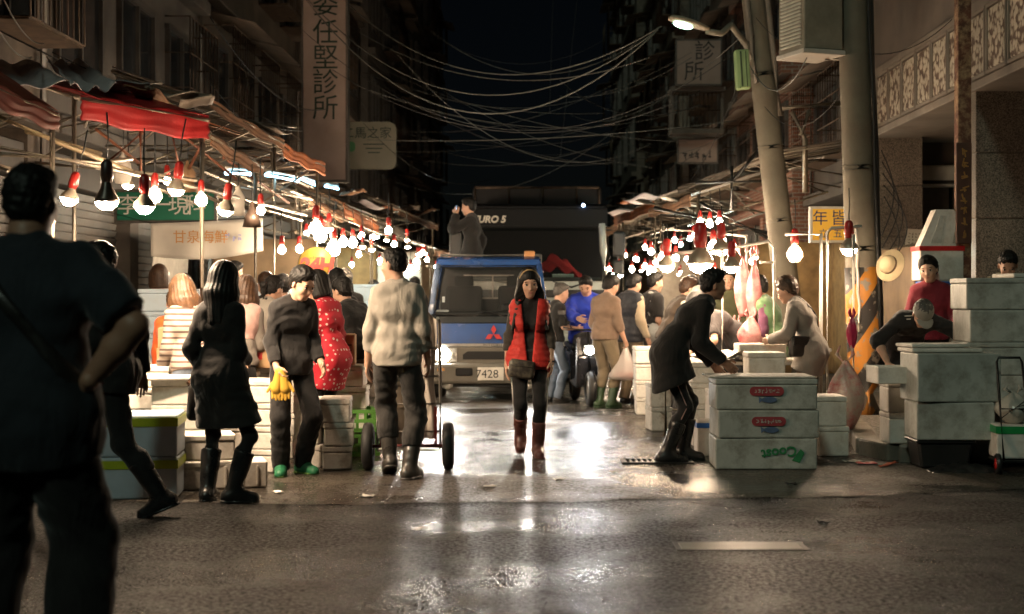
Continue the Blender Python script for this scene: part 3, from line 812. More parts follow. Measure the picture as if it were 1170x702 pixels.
GRILLE = mat('rusty_grille', (0.13, 0.085, 0.055), rough=0.7, metal=0.3, var=0.4, nscale=9, bump=0.3)
SHUT = mat('shutter_metal', (0.19, 0.185, 0.175), rough=0.5, metal=0.4, var=0.2, nscale=3, bump=0.1, dirt=(0.12, 0.09, 0.06), dscale=2)
CORR = mat('corrugated_iron', (0.22, 0.17, 0.13), rough=0.6, metal=0.3, var=0.35, nscale=3, bump=0.2, dirt=(0.10, 0.05, 0.03), dscale=1.5)
def brick_mat():
    m, nt, b = new_mat('old_brick'); N, L = nt.nodes, nt.links
    tc = N.new('ShaderNodeTexCoord'); mp = N.new('ShaderNodeMapping'); mp.inputs['Rotation'].default_value = (PI / 2, 0, 0)
    sx = N.new('ShaderNodeSeparateXYZ'); L.new(tc.outputs['Object'], sx.inputs[0])
    ad = N.new('ShaderNodeMath'); ad.operation = 'ADD'; L.new(sx.outputs['X'], ad.inputs[0]); L.new(sx.outputs['Y'], ad.inputs[1])
    cx = N.new('ShaderNodeCombineXYZ'); L.new(ad.outputs[0], cx.inputs['X']); L.new(sx.outputs['Z'], cx.inputs['Y'])
    br = N.new('ShaderNodeTexBrick'); br.inputs['Scale'].default_value = 1; br.inputs['Brick Width'].default_value = 0.24; br.inputs['Row Height'].default_value = 0.075
    br.inputs['Mortar Size'].default_value = 0.008; br.inputs['Color1'].default_value = (0.30, 0.12, 0.07, 1); br.inputs['Color2'].default_value = (0.20, 0.08, 0.05, 1); br.inputs['Mortar'].default_value = (0.35, 0.3, 0.25, 1)
    L.new(cx.outputs[0], br.inputs['Vector']); L.new(br.outputs['Color'], b.inputs['Base Color']); b.inputs['Roughness'].default_value = 0.8
    bp = N.new('ShaderNodeBump'); bp.inputs['Distance'].default_value = 0.01; bp.invert = True; L.new(br.outputs['Fac'], bp.inputs['Height']); L.new(bp.outputs['Normal'], b.inputs['Normal'])
    return m
BRICK = brick_mat()
def facade(label, side, Xf, Y0, Y1, H, wm, floors, nb, seed, ground=True, depth=5.0, cages=True):
    """a terrace house along the lane; side -1 left (front faces +X), +1 right (front faces -X)"""
    R = random.Random(seed); o = -side                      # outward x direction
    t = thing('shop_house', label, 'building', (Xf, (Y0 + Y1) / 2, 0)); L_ = Y1 - Y0
    bm = B()
    gh = 3.1
    add_box(bm, (side * (depth / 2), 0, gh + (H - gh) / 2), (depth, L_ - 0.02, H - gh))
    add_box(bm, (side * (depth / 2 + 0.25), 0, gh / 2), (depth - 0.5, L_ - 0.02, gh))
    for k in range(3):                                          # piers between the shop fronts
        yy = -L_ / 2 + 0.2 + k * (L_ - 0.4) / 2
        add_box(bm, (side * 0.22, yy, gh / 2), (0.44, 0.38, gh - 0.004))
    fh = (H - gh) / floors
    for f in range(floors):
        add_box(bm, (o * 0.09, 0, gh + f * fh + 0.10), (0.24, L_ - 0.06, 0.20), None, 0.01)
    obj('wall', bm, wm, t)
    # shop shutters
    for k in range(2):
        c = -L_ / 2 + 0.2 + (k + 0.5) * (L_ - 0.4) / 2; wd = (L_ - 0.4) / 2 - 0.42
        bm = B(); n = 26
        for q in range(n):
            add_box(bm, (side * 0.20, c, 0.1 + (q + 0.5) * 2.5 / n), (0.05, wd, 2.5 / n - 0.018), (0, o * 0.25, 0))
        add_box(bm, (side * 0.245, c, 1.35), (0.02, wd, 2.5))
        s_ = obj('shutter', bm, SHUT, t)
        bm = B(); add_box(bm, (side * 0.16, c, 2.78), (0.26, wd + 0.02, 0.34), None, 0.01); obj('shutter_box', bm, WFRAME, s_)
    for f in range(floors):
        zc = gh + f * fh + fh * 0.55
        for k in range(nb):
            yc = -L_ / 2 + (k + 0.5) * L_ / nb; ww = min(L_ / nb * 0.66, 1.7); wh = fh * 0.5
            bm = B()
            for dy, dz, sy, sz in ((0, wh / 2, ww + .1, .07), (0, -wh / 2, ww + .1, .07), (ww / 2, 0, .06, wh - .07), (-ww / 2, 0, .06, wh - .07), (0, 0, .05, wh - .07)):
                add_box(bm, (o * 0.015, yc + dy, zc + dz), (0.11, sy, sz))
            w_ = obj('window', bm, WFRAME, t)
            bm = B(); add_box(bm, (o * 0.008, yc, zc), (0.03, ww - .062, wh - .072)); obj('pane', bm, WGLASS, w_)
            if cages and R.random() < 0.75:
                dp = R.uniform(0.35, 0.6); bm = B(); hh = wh * 1.15; zz = zc - wh * 0.55
                nbar = 9
                for q in range(nbar + 1):
                    yy = yc - ww * 0.56 + q * ww * 1.12 / nbar
                    add_tube(bm, [(o * dp, yy, zz), (o * dp, yy, zz + hh)], 0.011, 5)
                for zq in (0, 0.33, 0.66, 1.0):
                    add_tube(bm, [(o * 0.02, yc - ww * .56, zz + hh * zq), (o * dp, yc - ww * .56, zz + hh * zq), (o * dp, yc + ww * .56, zz + hh * zq), (o * 0.02, yc + ww * .56, zz + hh * zq)], 0.012, 5)
                add_box(bm, (o * dp * 0.5, yc, zz - 0.014), (dp - 0.03, ww * 1.12, 0.02))
                g = obj('window_cage', bm, GRILLE, t)
                if R.random() < 0.7:
                    bm = B(); add_sheet(bm, lambda u, v, yc=yc, ww=ww, dp=dp, zz=zz, hh=hh: Vector((o * (0.02 + u * (dp + 0.35)), yc + (v - .5) * ww * 1.3, zz + hh + 0.22 - u * 0.2 + 0.012 * math.sin(v * 60))), 2, 40, th=0.006)
                    obj('rain_hood', bm, CORR, g)
    # drain pipe
    bm = B(); yy = L_ / 2 - 0.12
    add_tube(bm, [(o * 0.07, yy, 0.02), (o * 0.07, yy, H * 0.8)], 0.05, 8); obj('downpipe', bm, mat('old_pvc', (0.14, 0.12, 0.10), rough=0.5), t)
    bm = B(); add_box(bm, (side * depth / 2, 0, H + 0.35), (depth + 0.2, L_ - 0.02, 0.12)); add_box(bm, (side * 0.1, 0, H + 0.15), (0.15, L_ - 0.04, 0.278)); obj('parapet', bm, wm, t)
    return t
LF = -5.2
facade('dark brown terrace house over the shutters, nearest on the left', -1, LF, 8.6, 15.0, 12.5, WALLS[0], 3, 3, 1)
facade('dark terrace house with rusty window cages behind the white banner', -1, LF, 15.02, 22.0, 13.5, WALLS[1], 4, 3, 2)
facade('tall brown terrace house carrying the vertical clinic sign', -1, LF, 22.02, 31.0, 15.0, WALLS[2], 4, 4, 3)
facade('brownish terrace house past the vertical clinic sign on the left', -1, LF, 31.02, 42.0, 15.5, WALLS[0], 4, 4, 4)
facade('last but one dim terrace house down the left row', -1, LF + 0.3, 42.02, 55.0, 14.0, WALLS[1], 4, 4, 5)
facade('farthest dim terrace house at the left edge of the black sky', -1, LF + 0.5, 55.02, 72.0, 18.0, WALLS[2], 5, 4, 6)
RF = 5.0
facade('dark terrace house behind the leaning concrete poles on the right', 1, RF + 0.4, 20.0, 27.5, 13.0, WALLS[1], 4, 3, 11)
facade('old brick terrace house behind the red lamp cluster on the right', 1, RF, 27.52, 35.0, 13.5, BRICK, 4, 3, 12)
facade('dim terrace house behind the sign reading clinic on the right', 1, RF, 35.02, 45.0, 14.5, WALLS[0], 4, 4, 13)
facade('brown terrace house far down the right row', 1, RF - 0.4, 45.02, 58.0, 16.0, WALLS[2], 4, 4, 14)
facade('farthest dim terrace house at the right edge of the black sky', 1, RF - 0.8, 58.02, 76.0, 19.0, WALLS[0], 5, 4, 15)

# granite corner building with the carved frieze, right
def granite():
    m, nt, b = new_mat('speckled_granite'); N, L = nt.nodes, nt.links
    tc = N.new('ShaderNodeTexCoord')
    n = N.new('ShaderNodeTexNoise'); n.inputs['Scale'].default_value = 70; n.inputs['Detail'].default_value = 4; n.inputs['Roughness'].default_value = 0.8; L.new(tc.outputs['Object'], n.inputs['Vector'])
    r = N.new('ShaderNodeValToRGB'); e = r.color_ramp.elements; e[0].position, e[1].position = 0.40, 0.62; e[0].color = (0.05, 0.042, 0.035, 1); e[1].color = (0.30, 0.25, 0.20, 1)
    L.new(n.outputs['Fac'], r.inputs['Fac'])
    n2 = N.new('ShaderNodeTexNoise'); n2.inputs['Scale'].default_value = 1.6; n2.inputs['Detail'].default_value = 6; L.new(tc.outputs['Object'], n2.inputs['Vector'])
    mr = N.new('ShaderNodeMapRange'); mr.inputs['To Min'].default_value = 0.55; mr.inputs['To Max'].default_value = 1.3; L.new(n2.outputs['Fac'], mr.inputs['Value'])
    mx = N.new('ShaderNodeMix'); mx.data_type = 'RGBA'; mx.blend_type = 'MULTIPLY'; mx.inputs[0].default_value = 1; L.new(r.outputs['Color'], mx.inputs[6]); L.new(mr.outputs['Result'], mx.inputs[7])
    L.new(mx.outputs[2], b.inputs['Base Color']); b.inputs['Roughness'].default_value = 0.38
    return m
GRAN = granite()
PLAST = mat('beam_plaster', (0.21, 0.175, 0.14), rough=0.7, var=0.2, nscale=1.5, bump=0.2, bscale=25, dirt=(0.10, 0.07, 0.05), dscale=1.2)
TILEW = mat('upper_wall_tile', (0.15, 0.122, 0.10), rough=0.6, var=0.22, nscale=1.2, bump=0.2, bscale=30, dirt=(0.07, 0.05, 0.04), dscale=1.0)
def relief_mat():
    m, nt, b = new_mat('carved_relief'); N, L = nt.nodes, nt.links
    tc = N.new('ShaderNodeTexCoord')
    n = N.new('ShaderNodeTexNoise'); n.inputs['Scale'].default_value = 9; n.inputs['Detail'].default_value = 3; n.inputs['Distortion'].default_value = 1.2; L.new(tc.outputs['Object'], n.inputs['Vector'])
    v = N.new('ShaderNodeTexVoronoi'); v.inputs['Scale'].default_value = 13; L.new(n.outputs['Color'], v.inputs['Vector']); L.new(tc.outputs['Object'], v.inputs['Vector'])
    ad = N.new('ShaderNodeMath'); ad.operation = 'MULTIPLY'; L.new(n.outputs['Fac'], ad.inputs[0]); L.new(v.outputs['Distance'], ad.inputs[1])
    r = N.new('ShaderNodeValToRGB'); e = r.color_ramp.elements; e[0].position, e[1].position = 0.20, 0.34; e[0].color = (0.46, 0.40, 0.31, 1); e[1].color = (0.10, 0.06, 0.04, 1)
    L.new(ad.outputs[0], r.inputs['Fac']); L.new(r.outputs['Color'], b.inputs['Base Color']); b.inputs['Roughness'].default_value = 0.75
    bp = N.new('ShaderNodeBump'); bp.invert = True; bp.inputs['Distance'].default_value = 0.03; L.new(ad.outputs[0], bp.inputs['Height']); L.new(bp.outputs['Normal'], b.inputs['Normal'])
    return m
RELF = relief_mat()
t = thing('granite_building', 'granite corner building with arcade piers and a carved stone frieze', 'building', (4.6, 15.5, 0))
bm = B(); add_box(bm, (1.9, 0.25, 8.3), (3.8, 8.3, 8.0)); obj('wall', bm, TILEW, t)
bm = B(); add_box(bm, (0.33, 0.25, 3.93), (0.69, 8.34, 0.735)); add_box(bm, (0.28, 0.25, 4.36), (0.66, 8.4, 0.10), None, .01); add_box(bm, (0.28, 0.25, 3.55), (0.66, 8.4, 0.09), None, .01); obj('beam', bm, PLAST, t)
for k in range(10):
    yy = 3.72 - k * 0.655
    bm = B(); add_box(bm, (-0.03, yy, 3.95), (0.05, 0.53, 0.60), None, 0.008); rp = obj('relief_panel', bm, RELF, t)
    bm = B()
    for dy, dz, sy, sz in ((0, .33, .62, .035), (0, -.33, .62, .035), (.29, 0, .035, .62), (-.29, 0, .035, .62)): add_box(bm, (-0.035, yy + dy, 3.95 + dz), (0.06, sy, sz))
    obj('panel_frame', bm, PLAST, rp)
for yy in (-0.37, 4.03):
    bm = B()
    for k in range(5): add_box(bm, (0.325, yy, 0.135 + 0.34 + k * 0.683), (0.65, 0.65, 0.672), None, 0.006)
    add_box(bm, (0.325, yy, 1.85), (0.61, 0.61, 3.4))
    obj('pier', bm, GRAN, t)
bm = B(); add_box(bm, (3.2, 0.2, 2.0), (0.2, 9.2, 3.7)); add_box(bm, (1.7, 5.0, 2.0), (3.2, 0.2, 3.7)); obj('arcade_wall', bm, WALLS[1], t)
bm = B(); add_box(bm, (1.9, 0.2, 3.56), (3.0, 8.6, 0.05)); obj('arcade_ceiling', bm, PLAST, t)
# shop window in the arcade, teal light behind
bm = B()
for dx, dz, sx, sz in ((0, .62, 1.5, .06), (0, -.62, 1.5, .06), (.72, 0, .06, 1.18), (-.72, 0, .06, 1.18), (0.1, 0, .05, 1.18)): add_box(bm, (1.45 + dx, 4.86, 2.02 + dz), (sx, 0.08, sz))
w_ = obj('shop_window', bm, WFRAME, t)
bm = B(); add_box(bm, (1.45, 4.88, 2.02), (1.38, 0.02, 1.17)); obj('lit_pane', bm, emis('teal_window', (0.25, 0.55, 0.52), 0.22), w_)
t = thing('air_conditioner', 'pale split air conditioner inside the arcade above the shop window', 'air conditioner', (5.55, 19.9, 3.05))
bm = B(); add_box(bm, (0, 0, 0), (1.0, 0.25, 0.30), None, 0.03, seg=2); obj('casing', bm, mat('ac_white', (0.5, 0.5, 0.45), rough=0.4), t)
bm = B(); add_box(bm, (0, -0.127, -0.09), (0.9, 0.02, 0.05)); obj('vent', bm, DARKIN, t)
# ---------------------------------------------------------------- poles, post, street lamp
CONC = mat('pole_concrete', (0.175, 0.155, 0.115), rough=0.75, var=0.18, nscale=2.5, bump=0.35, bscale=30, bdist=0.006, dirt=(0.14, 0.11, 0.08), dscale=1.6, damt=0.8)
CABLE = mat('black_cable', (0.02, 0.02, 0.019), rough=0.5, var=0.1, bump=0)
CABLEG = mat('grey_cable', (0.09, 0.09, 0.08), rough=0.5, var=0.15, bump=0)
WHITEP = mat('white_paint_metal', (0.62, 0.58, 0.52), rough=0.4, var=0.12, bump=0.1, dirt=(0.25, 0.17, 0.1), dscale=6)
def hazard_mat():
    m, nt, b = new_mat('hazard_stripes'); N, L = nt.nodes, nt.links
    tc = N.new('ShaderNodeTexCoord'); sp = N.new('ShaderNodeSeparateXYZ'); L.new(tc.outputs['Object'], sp.inputs[0])
    a = N.new('ShaderNodeMath'); a.operation = 'MULTIPLY_ADD'; L.new(sp.outputs['X'], a.inputs[0]); a.inputs[1].default_value = -1.5; L.new(sp.outputs['Z'], a.inputs[2])
    d = N.new('ShaderNodeMath'); d.operation = 'MULTIPLY'; L.new(a.outputs[0], d.inputs[0]); d.inputs[1].default_value = 1.55
    f = N.new('ShaderNodeMath'); f.operation = 'FRACT'; L.new(d.outputs[0], f.inputs[0])
    g = N.new('ShaderNodeMath'); g.operation = 'GREATER_THAN'; L.new(f.outputs[0], g.inputs[0]); g.inputs[1].default_value = 0.52
    n = N.new('ShaderNodeTexNoise'); n.inputs['Scale'].default_value = 11; n.inputs['Detail'].default_value = 7; L.new(tc.outputs['Object'], n.inputs['Vector'])
    r = N.new('ShaderNodeValToRGB'); r.color_ramp.elements[0].position = .56; r.color_ramp.elements[1].position = .62; L.new(n.outputs['Fac'], r.inputs['Fac'])
    mx = N.new('ShaderNodeMix'); mx.data_type = 'RGBA'; L.new(g.outputs[0], mx.inputs[0]); mx.inputs[6].default_value = (0.44, 0.17, 0.02, 1); mx.inputs[7].default_value = (0.025, 0.022, 0.02, 1)
    m2 = N.new('ShaderNodeMix'); m2.data_type = 'RGBA'; L.new(r.outputs['Color'], m2.inputs[0]); L.new(mx.outputs[2], m2.inputs[6]); m2.inputs[7].default_value = (0.22, 0.19, 0.15, 1)
    L.new(m2.outputs[2], b.inputs['Base Color']); b.inputs['Roughness'].default_value = 0.6
    return m
def pole_pts(b0, b1, n=9): return [Vector(b0).lerp(Vector(b1), i / (n - 1)) for i in range(n)]
Y2 = 15.0
p2a = Vector((ax(990, Y2), Y2, 0.1)); p2b = Vector((ax(958, Y2), Y2 - 0.1, 8.2))
t = thing('utility_pole', 'thick leaning concrete utility pole with orange and black hazard stripes', 'utility pole', p2a)
bm = B(); add_tube(bm, pole_pts((0, 0, 0), p2b - p2a, 12), [0.172 - 0.003 * i for i in range(12)], 24); obj('shaft', bm, CONC, t)
bm = B(); d = (p2b - p2a) / (p2b - p2a).length; add_tube(bm, [d * z for z in (0.02, 0.4, 0.8, 1.2, 1.58)], [0.179, 0.179, 0.178, 0.178, 0.177], 28); obj('hazard_wrap', bm, hazard_mat(), t)
for z in (1.75, 2.6, 4.4):
    bm = B(); add_tube(bm, [d * z, d * (z + 0.05)], 0.176, 20, cap=False); obj('steel_band', bm, IRON, t)
for k, (dx, dy, z0_, z1_, r_) in enumerate(((0.15, -0.11, 0.1, 6.5, .020), (0.18, -0.05, 0.3, 7.0, .026), (-0.08, -0.172, 0.9, 2.0, .015))):
    bm = B(); add_tube(bm, [d * (z0_ + (z1_ - z0_) * i / 8) + Vector((dx + 0.012 * noise1(i * 2.1, k), dy, 0)) for i in range(9)], r_, 7); obj('conduit', bm, CABLE if k < 2 else WHITEP, t)
bm = B()
for k in range(5):
    add_tube(bm, [d * 1.9 + Vector((0.19 + 0.13 * math.sin(i / 14 * PI) * (1 + 0.3 * k % 1) + .01 * k, -0.12 + .01 * k, -0.9 * i / 14 + 0.9 - 0.12 * k)) for i in range(15)], 0.007, 5)
obj('loose_wire', bm, CABLE, t)
Y1 = 17.5
p1a = Vector((ax(913, Y1), Y1, 0.1)); p1b = Vector((ax(852, Y1), Y1, 5.9))
d1 = (p1b - p1a); d1n = d1 / d1.length
t = thing('utility_pole', 'slimmer concrete pole leaning left that carries the street lamp', 'utility pole', p1a)
bm = B(); add_tube(bm, pole_pts((0, 0, 0), d1 * 1.25, 10), [0.165 - 0.003 * i for i in range(10)], 20); obj('shaft', bm, CONC, t)
for z in (2.2, 3.1, 4.0):
    bm = B(); add_tube(bm, [d1n * z, d1n * (z + 0.04)], 0.166, 18, cap=False); obj('steel_band', bm, IRON, t)
for k, (dx, z0_, z1_) in enumerate(((-0.13, 3.9, 7), (0.18, 3.5, 7))):
    bm = B(); add_tube(bm, [d1n * (z0_ + (z1_ - z0_) * i / 6) + Vector((dx * .8, -0.13, 0)) for i in range(7)], 0.035, 8); obj('conduit', bm, mat('grey_conduit', (0.2, 0.17, 0.14), rough=0.6), t)
# street lamp on its curved arm
hd = at(787, 29, 16.6); base = p1a + d1n * ((az(62, Y1) - 0.1) / d1n.z)
t = thing('street_lamp', 'lit cobra head street lamp on a curved arm, greenish white', 'street lamp', base)
e = hd - base
bm = B(); arm_end = at(808, 36, 16.75) - base
add_tube(bm, [Vector((-0.12, -0.05, -0.1)), Vector((-0.20, -0.1, 0.12)), Vector((-0.40, -0.3, 0.30)), Vector((arm_end.x + 0.18, arm_end.y + 0.12, arm_end.z - 0.005)), arm_end], [.04, .04, .038, .036, .036], 8); obj('arm', bm, mat('lamp_arm_grey', (.26, .23, .18), rough=.5), t)
dir_ = (at(762, 22, 16.5) - at(808, 36, 16.75)).normalized()
xx, yy_, zz_ = dir_, Vector((0, 0, 1)).cross(dir_).normalized(), None
zz_ = xx.cross(yy_)
Mh = Matrix((xx, yy_, zz_)).transposed().to_4x4(); Mh.translation = arm_end
bm = B()
secs = [(-0.02, .035, .03), (0.06, .065, .045), (0.22, .10, .06), (0.40, .11, .06), (0.50, .085, .045), (0.53, .03, .02)]
rings = []
for (u, hw, hh) in secs: rings.append([bm.verts.new(Mh @ Vector((u, hw * math.cos(a), hh * (math.sin(a) if math.sin(a) > 0 else 0.35 * math.sin(a)) + 0.02))) for a in [2 * PI * k / 16 for k in range(16)]])
for a, b_ in zip(rings, rings[1:]):
    for k in range(16): bm.faces.new((a[k], a[(k + 1) % 16], b_[(k + 1) % 16], b_[k]))
bm.faces.new(rings[0][::-1]); bm.faces.new(rings[-1])
hdo = obj('lamp_head', bm, mat('lamp_housing', (0.40, 0.33, 0.24), rough=0.5), t, smooth=True)
bm = B(); g = bmesh.ops.create_uvsphere(bm, u_segments=16, v_segments=8, radius=1.0)
for v in g['verts']: v.co = Mh @ Vector((0.34 + v.co.x * 0.13, v.co.y * 0.075, -0.015 + v.co.z * 0.035))
obj('diffuser', bm, emis('street_lamp_light', (0.50, 1.0, 0.74), 7.0), hdo, smooth=True)
GREENBOX = mat('pale_green_box', (0.30, 0.42, 0.20), rough=0.5, var=0.1)
c = at(848, 80, 17.1)
t = thing('fuse_box', 'pale green fuse box strapped to the pole below the street lamp', 'fuse box', c)
bm = B(); add_box(bm, (0, 0, 0), (0.17, 0.15, 0.47), (0, -0.06, 0), 0.015); obj('case', bm, GREENBOX, t)
bm = B(); add_box(bm, (-0.02, -0.085, 0), (0.018, 0.02, 0.42), (0, -0.06, 0)); add_box(bm, (0.04, -0.083, 0), (0.008, 0.016, 0.43), (0, -0.06, 0)); obj('door_edge', bm, mat('dark_green', (.05, .08, .04)), t)
# outdoor air conditioner hung on a bracket off the striped pole
c = at(926, 22, 14.9)
t = thing('air_conditioner', 'boxy grey outdoor air conditioner hung on the striped pole, near the top edge', 'air conditioner', c, 0.35)
bm = B(); add_box(bm, (0, 0, 0), (0.46, 0.52, 0.72), None, 0.012); obj('casing', bm, mat('beige_casing', (0.30, 0.27, 0.21), rough=0.5, dirt=(0.12, 0.10, 0.07)), t)
bm = B(); n = 17
for q in range(n): add_box(bm, (-0.236, 0, -0.30 + q * 0.6 / (n - 1)), (0.02, 0.40, 0.016), (0, 0.5, 0))
obj('louvre', bm, mat('louvre_white', (0.55, 0.55, 0.48), rough=0.4), t)
bm = B(); add_box(bm, (0, 0, -0.385), (0.50, 0.56, 0.05), None, 0.006); add_box(bm, (0.27, 0, -0.385), (0.2, 0.06, 0.05)); obj('bracket', bm, WHITEP, t)
# rusty post and gold plaque
t = thing('steel_post', 'rusty square steel post with flaking paint in front of the frieze', 'post', (ax(1100, 13.9), 13.9, 0.13))
RUST = mat('rusty_paint', (0.13, 0.05, 0.03), rough=0.8, var=0.4, nscale=8, bump=0.5, bscale=30, bdist=0.01, dirt=(0.55, 0.36, 0.20), dscale=7, damt=1.0)
bm = B(); add_box(bm, (0, 0, 3.6), (0.13, 0.13, 7.2), None, 0.006); obj('shaft', bm, RUST, t)
bm = B(); add_box(bm, (0, 0, 0.012), (0.24, 0.24, 0.025)); obj('base_plate', bm, RUST, t)
GOLD = mat('gold_lettering', (0.50, 0.26, 0.08), rough=0.4, metal=0.4, var=0.2, bump=0)
def scribble_marks(bm, W, H, cols, rows, seed, M, fill=0.7, th=0.004):
    """writing too small to read: rows of short strokes"""
    R = random.Random(seed)
    cw, ch = W / cols, H / rows
    for i in range(cols):
        for j in range(rows):
            cx, cy = -W / 2 + (i + .5) * cw, -H / 2 + (j + .5) * ch
            for q in range(R.randint(3, 5)):
                hz = R.random() < 0.55
                w_, h_ = (cw * fill * R.uniform(.5, 1), ch * fill * 0.17) if hz else (cw * fill * 0.17, ch * fill * R.uniform(.45, 1))
                fs = add_box(bm, (0, 0, 0), (w_, h_, th)); vs = {v for f in fs for v in f.verts}
                T = M @ Matrix.Translation((cx + R.uniform(-.25, .25) * cw * fill, cy + R.uniform(-.35, .35) * ch * fill, th / 2 + 0.0004 * q)) @ Matrix.Rotation(R.uniform(-.3, .3), 4, 'Z')
                for v in vs: v.co = T @ v.co
PLQ = mat('dark_red_plaque', (0.10, 0.045, 0.03), rough=0.5, var=0.3)
t = thing('sign_plaque', 'narrow dark plaque with a column of gold characters on the rusty post', 'sign', (ax(1101, 13.8), 13.80, az(221, 13.8)))
bm = B(); add_box(bm, (0, 0, 0), (0.15, 0.03, 0.98), None, 0.004); obj('board', bm, PLQ, t)
bm = B(); scribble_marks(bm, 0.10, 0.92, 1, 8, 3, face_M((0, -0.016, 0))); obj('lettering', bm, GOLD, t)
PAPER = mat('notice_paper', (0.52, 0.47, 0.38), rough=0.8, var=0.08, bump=0.05); INK = mat('black_ink', (0.02, 0.02, 0.02), rough=0.7, var=0.1, bump=0)
REDINK = mat('red_ink', (0.5, 0.03, 0.03), rough=0.6, var=0.1, bump=0)
t = thing('wall_notice', 'printed paper notice with columns of black writing taped to the granite pier', 'notice', (ax(1046, 19.19), 19.185, az(279, 19.19)))
bm = B(); add_box(bm, (0, 0, 0), (0.28, 0.004, 0.40), (0, 0.06, 0)); obj('sheet', bm, PAPER, t)
bm = B(); scribble_marks(bm, 0.23, 0.33, 5, 8, 5, face_M((0, -0.003, -.01)) @ Matrix.Rotation(-.06, 4, 'Z'), 0.6, 0.002); obj('lettering', bm, INK, t)
t = thing('straw_hat', 'cream straw hat hung on the wires beside the striped pole', 'hat', at(1016, 303, 14.6), rot=(math.radians(75), 0, math.radians(-50)))
HATM = mat('straw', (0.50, 0.40, 0.24), rough=0.7, bump=0.4, bscale=60)
bm = B(); add_lathe(bm, [(0.0, 0.10), (0.05, 0.095), (0.085, 0.07), (0.095, 0.01), (0.10, 0.0), (0.17, -0.012), (0.172, -0.018), (0.09, -0.008), (0.08, 0.06), (0, 0.085)], 28); obj('crown', bm, HATM, t, smooth=True)
bm = B(); add_lathe(bm, [(0.0975, 0.004), (0.0985, 0.03), (0.094, 0.032)], 28); obj('ribbon', bm, mat('hat_ribbon', (.12, .07, .04)), t)
# ---------------------------------------------------------------- signs
def board(name, label, c, w, h, m, th=0.08, out=(0, -1, 0), frame=None, cat='sign', bev=0.01):
    t = thing(name, label, cat, c)
    o_ = Vector(out); an = math.atan2(o_.x, -o_.y)
    t.rotation_euler = (0, 0, an)
    bm = B(); add_box(bm, (0, 0, 0), (w, th, h), None, bev); obj('board', bm, m, t)
    if frame:
        bm = B()
        for dx, dz, sx, sz in ((0, h / 2 + .012, w + .05, .03), (0, -h / 2 - .012, w + .05, .03), (w / 2 + .012, 0, .03, h - .005), (-w / 2 - .012, 0, .03, h - .005)): add_box(bm, (dx, 0, dz), (sx, th + 0.02, sz))
        obj('frame', bm, frame, t)
    return t
SIGNW = mat('aged_white_acrylic', (0.30, 0.23, 0.20), rough=0.4, var=0.1, nscale=2, bump=0.02, dirt=(0.2, 0.14, 0.10), dscale=1.2, damt=0.5)
DKGREEN = mat('dark_green_lettering', (0.012, 0.03, 0.02), rough=0.5, var=0.1, bump=0)
SY = 22.5
t = board('clinic_sign', 'tall white vertical clinic sign with dark characters jutting from the left row', (ax(372, SY), SY, az(62, SY)), 49 * SY / FPX, 290 * SY / FPX, SIGNW, 0.22, frame=WFRAME)
for ch_, py in (('委', 8), ('任', 40), ('堅', 69), ('診', 97), ('所', 126)):
    lettering(ch_, 0.42, face_M((ax(373, SY) - t.location.x, -0.113, az(py, SY) - t.location.z)), DKGREEN, t, ext=.006)
SY = 24.0
t = thing('shop_sign', 'pale rounded hanging sign with a green emblem below the vertical clinic sign', 'sign', (ax(411, SY), SY, az(167, SY)))
w_, h_ = 84 * SY / FPX, 54 * SY / FPX
def rrect(w, h, r, n=6):
    out = []
    for cx, cy, a0 in ((w / 2 - r, h / 2 - r, 0), (-w / 2 + r, h / 2 - r, PI / 2), (-w / 2 + r, -h / 2 + r, PI), (w / 2 - r, -h / 2 + r, 1.5 * PI)):
        out += [(cx + r * math.cos(a0 + PI / 2 * k / n), cy + r * math.sin(a0 + PI / 2 * k / n)) for k in range(n + 1)]
    return out
bm = B(); add_prism(bm, rrect(w_, h_, 0.13), face_M((0, 0.08, 0)), 0.16); obj('board', bm, mat('pale_sign', (0.17, 0.165, 0.125), rough=0.4, var=0.1, dirt=(.15, .13, .1), dscale=1.5), t)
lettering('二馬之家', 0.21, face_M((0.13, -0.086, 0.20)), DKGREEN, t)
SGREEN = mat('sign_green', (0.04, 0.15, 0.06), rough=0.5, var=0.1, bump=0)
bm = B(); add_prism(bm, rrect(0.24, 0.30, 0.10), face_M((-0.43, -0.082, -0.08)), 0.008); add_prism(bm, rrect(0.19, 0.17, 0.06), face_M((-0.16, -0.082, -0.02)), 0.008); add_prism(bm, rrect(0.17, 0.17, 0.08), face_M((-0.42, -0.082, 0.25)), 0.008)
obj('emblem', bm, SGREEN, t)
bm = B()
for k in range(3): add_box(bm, (0.25, -0.084, 0.02 - k * 0.07), (0.36 - .08 * k, 0.006, 0.018))
obj('small_lettering', bm, DKGREEN, t)
SY = 16.2
GRSIGN = mat('bright_green_board', (0.010, 0.17, 0.10), rough=0.4, var=0.08, bump=0.02)
WLET = mat('white_lettering', (0.75, 0.74, 0.68), rough=0.5, var=0.05, bump=0)
t = board('shop_sign', 'green signboard with white characters hanging behind the left lamps', (ax(190, SY), SY, az(236, SY)), 112 * SY / FPX, 33 * SY / FPX, GRSIGN, 0.06, frame=WFRAME)
for ch_, px in (('李', 147), ('一', 184), ('現', 205), ('科', 224)):
    lettering(ch_, 0.25, face_M((ax(px, SY) - t.location.x, -0.033, 0)), WLET, t)
SY = 15.4
BANN = mat('white_banner', (0.70, 0.66, 0.58), rough=0.7, var=0.06, bump=0.05)
t = thing('banner', 'white cloth banner with faded orange writing strung over the left stalls', 'banner', (ax(236, SY), SY, az(271, SY)))
w_, h_ = 128 * SY / FPX, 38 * SY / FPX
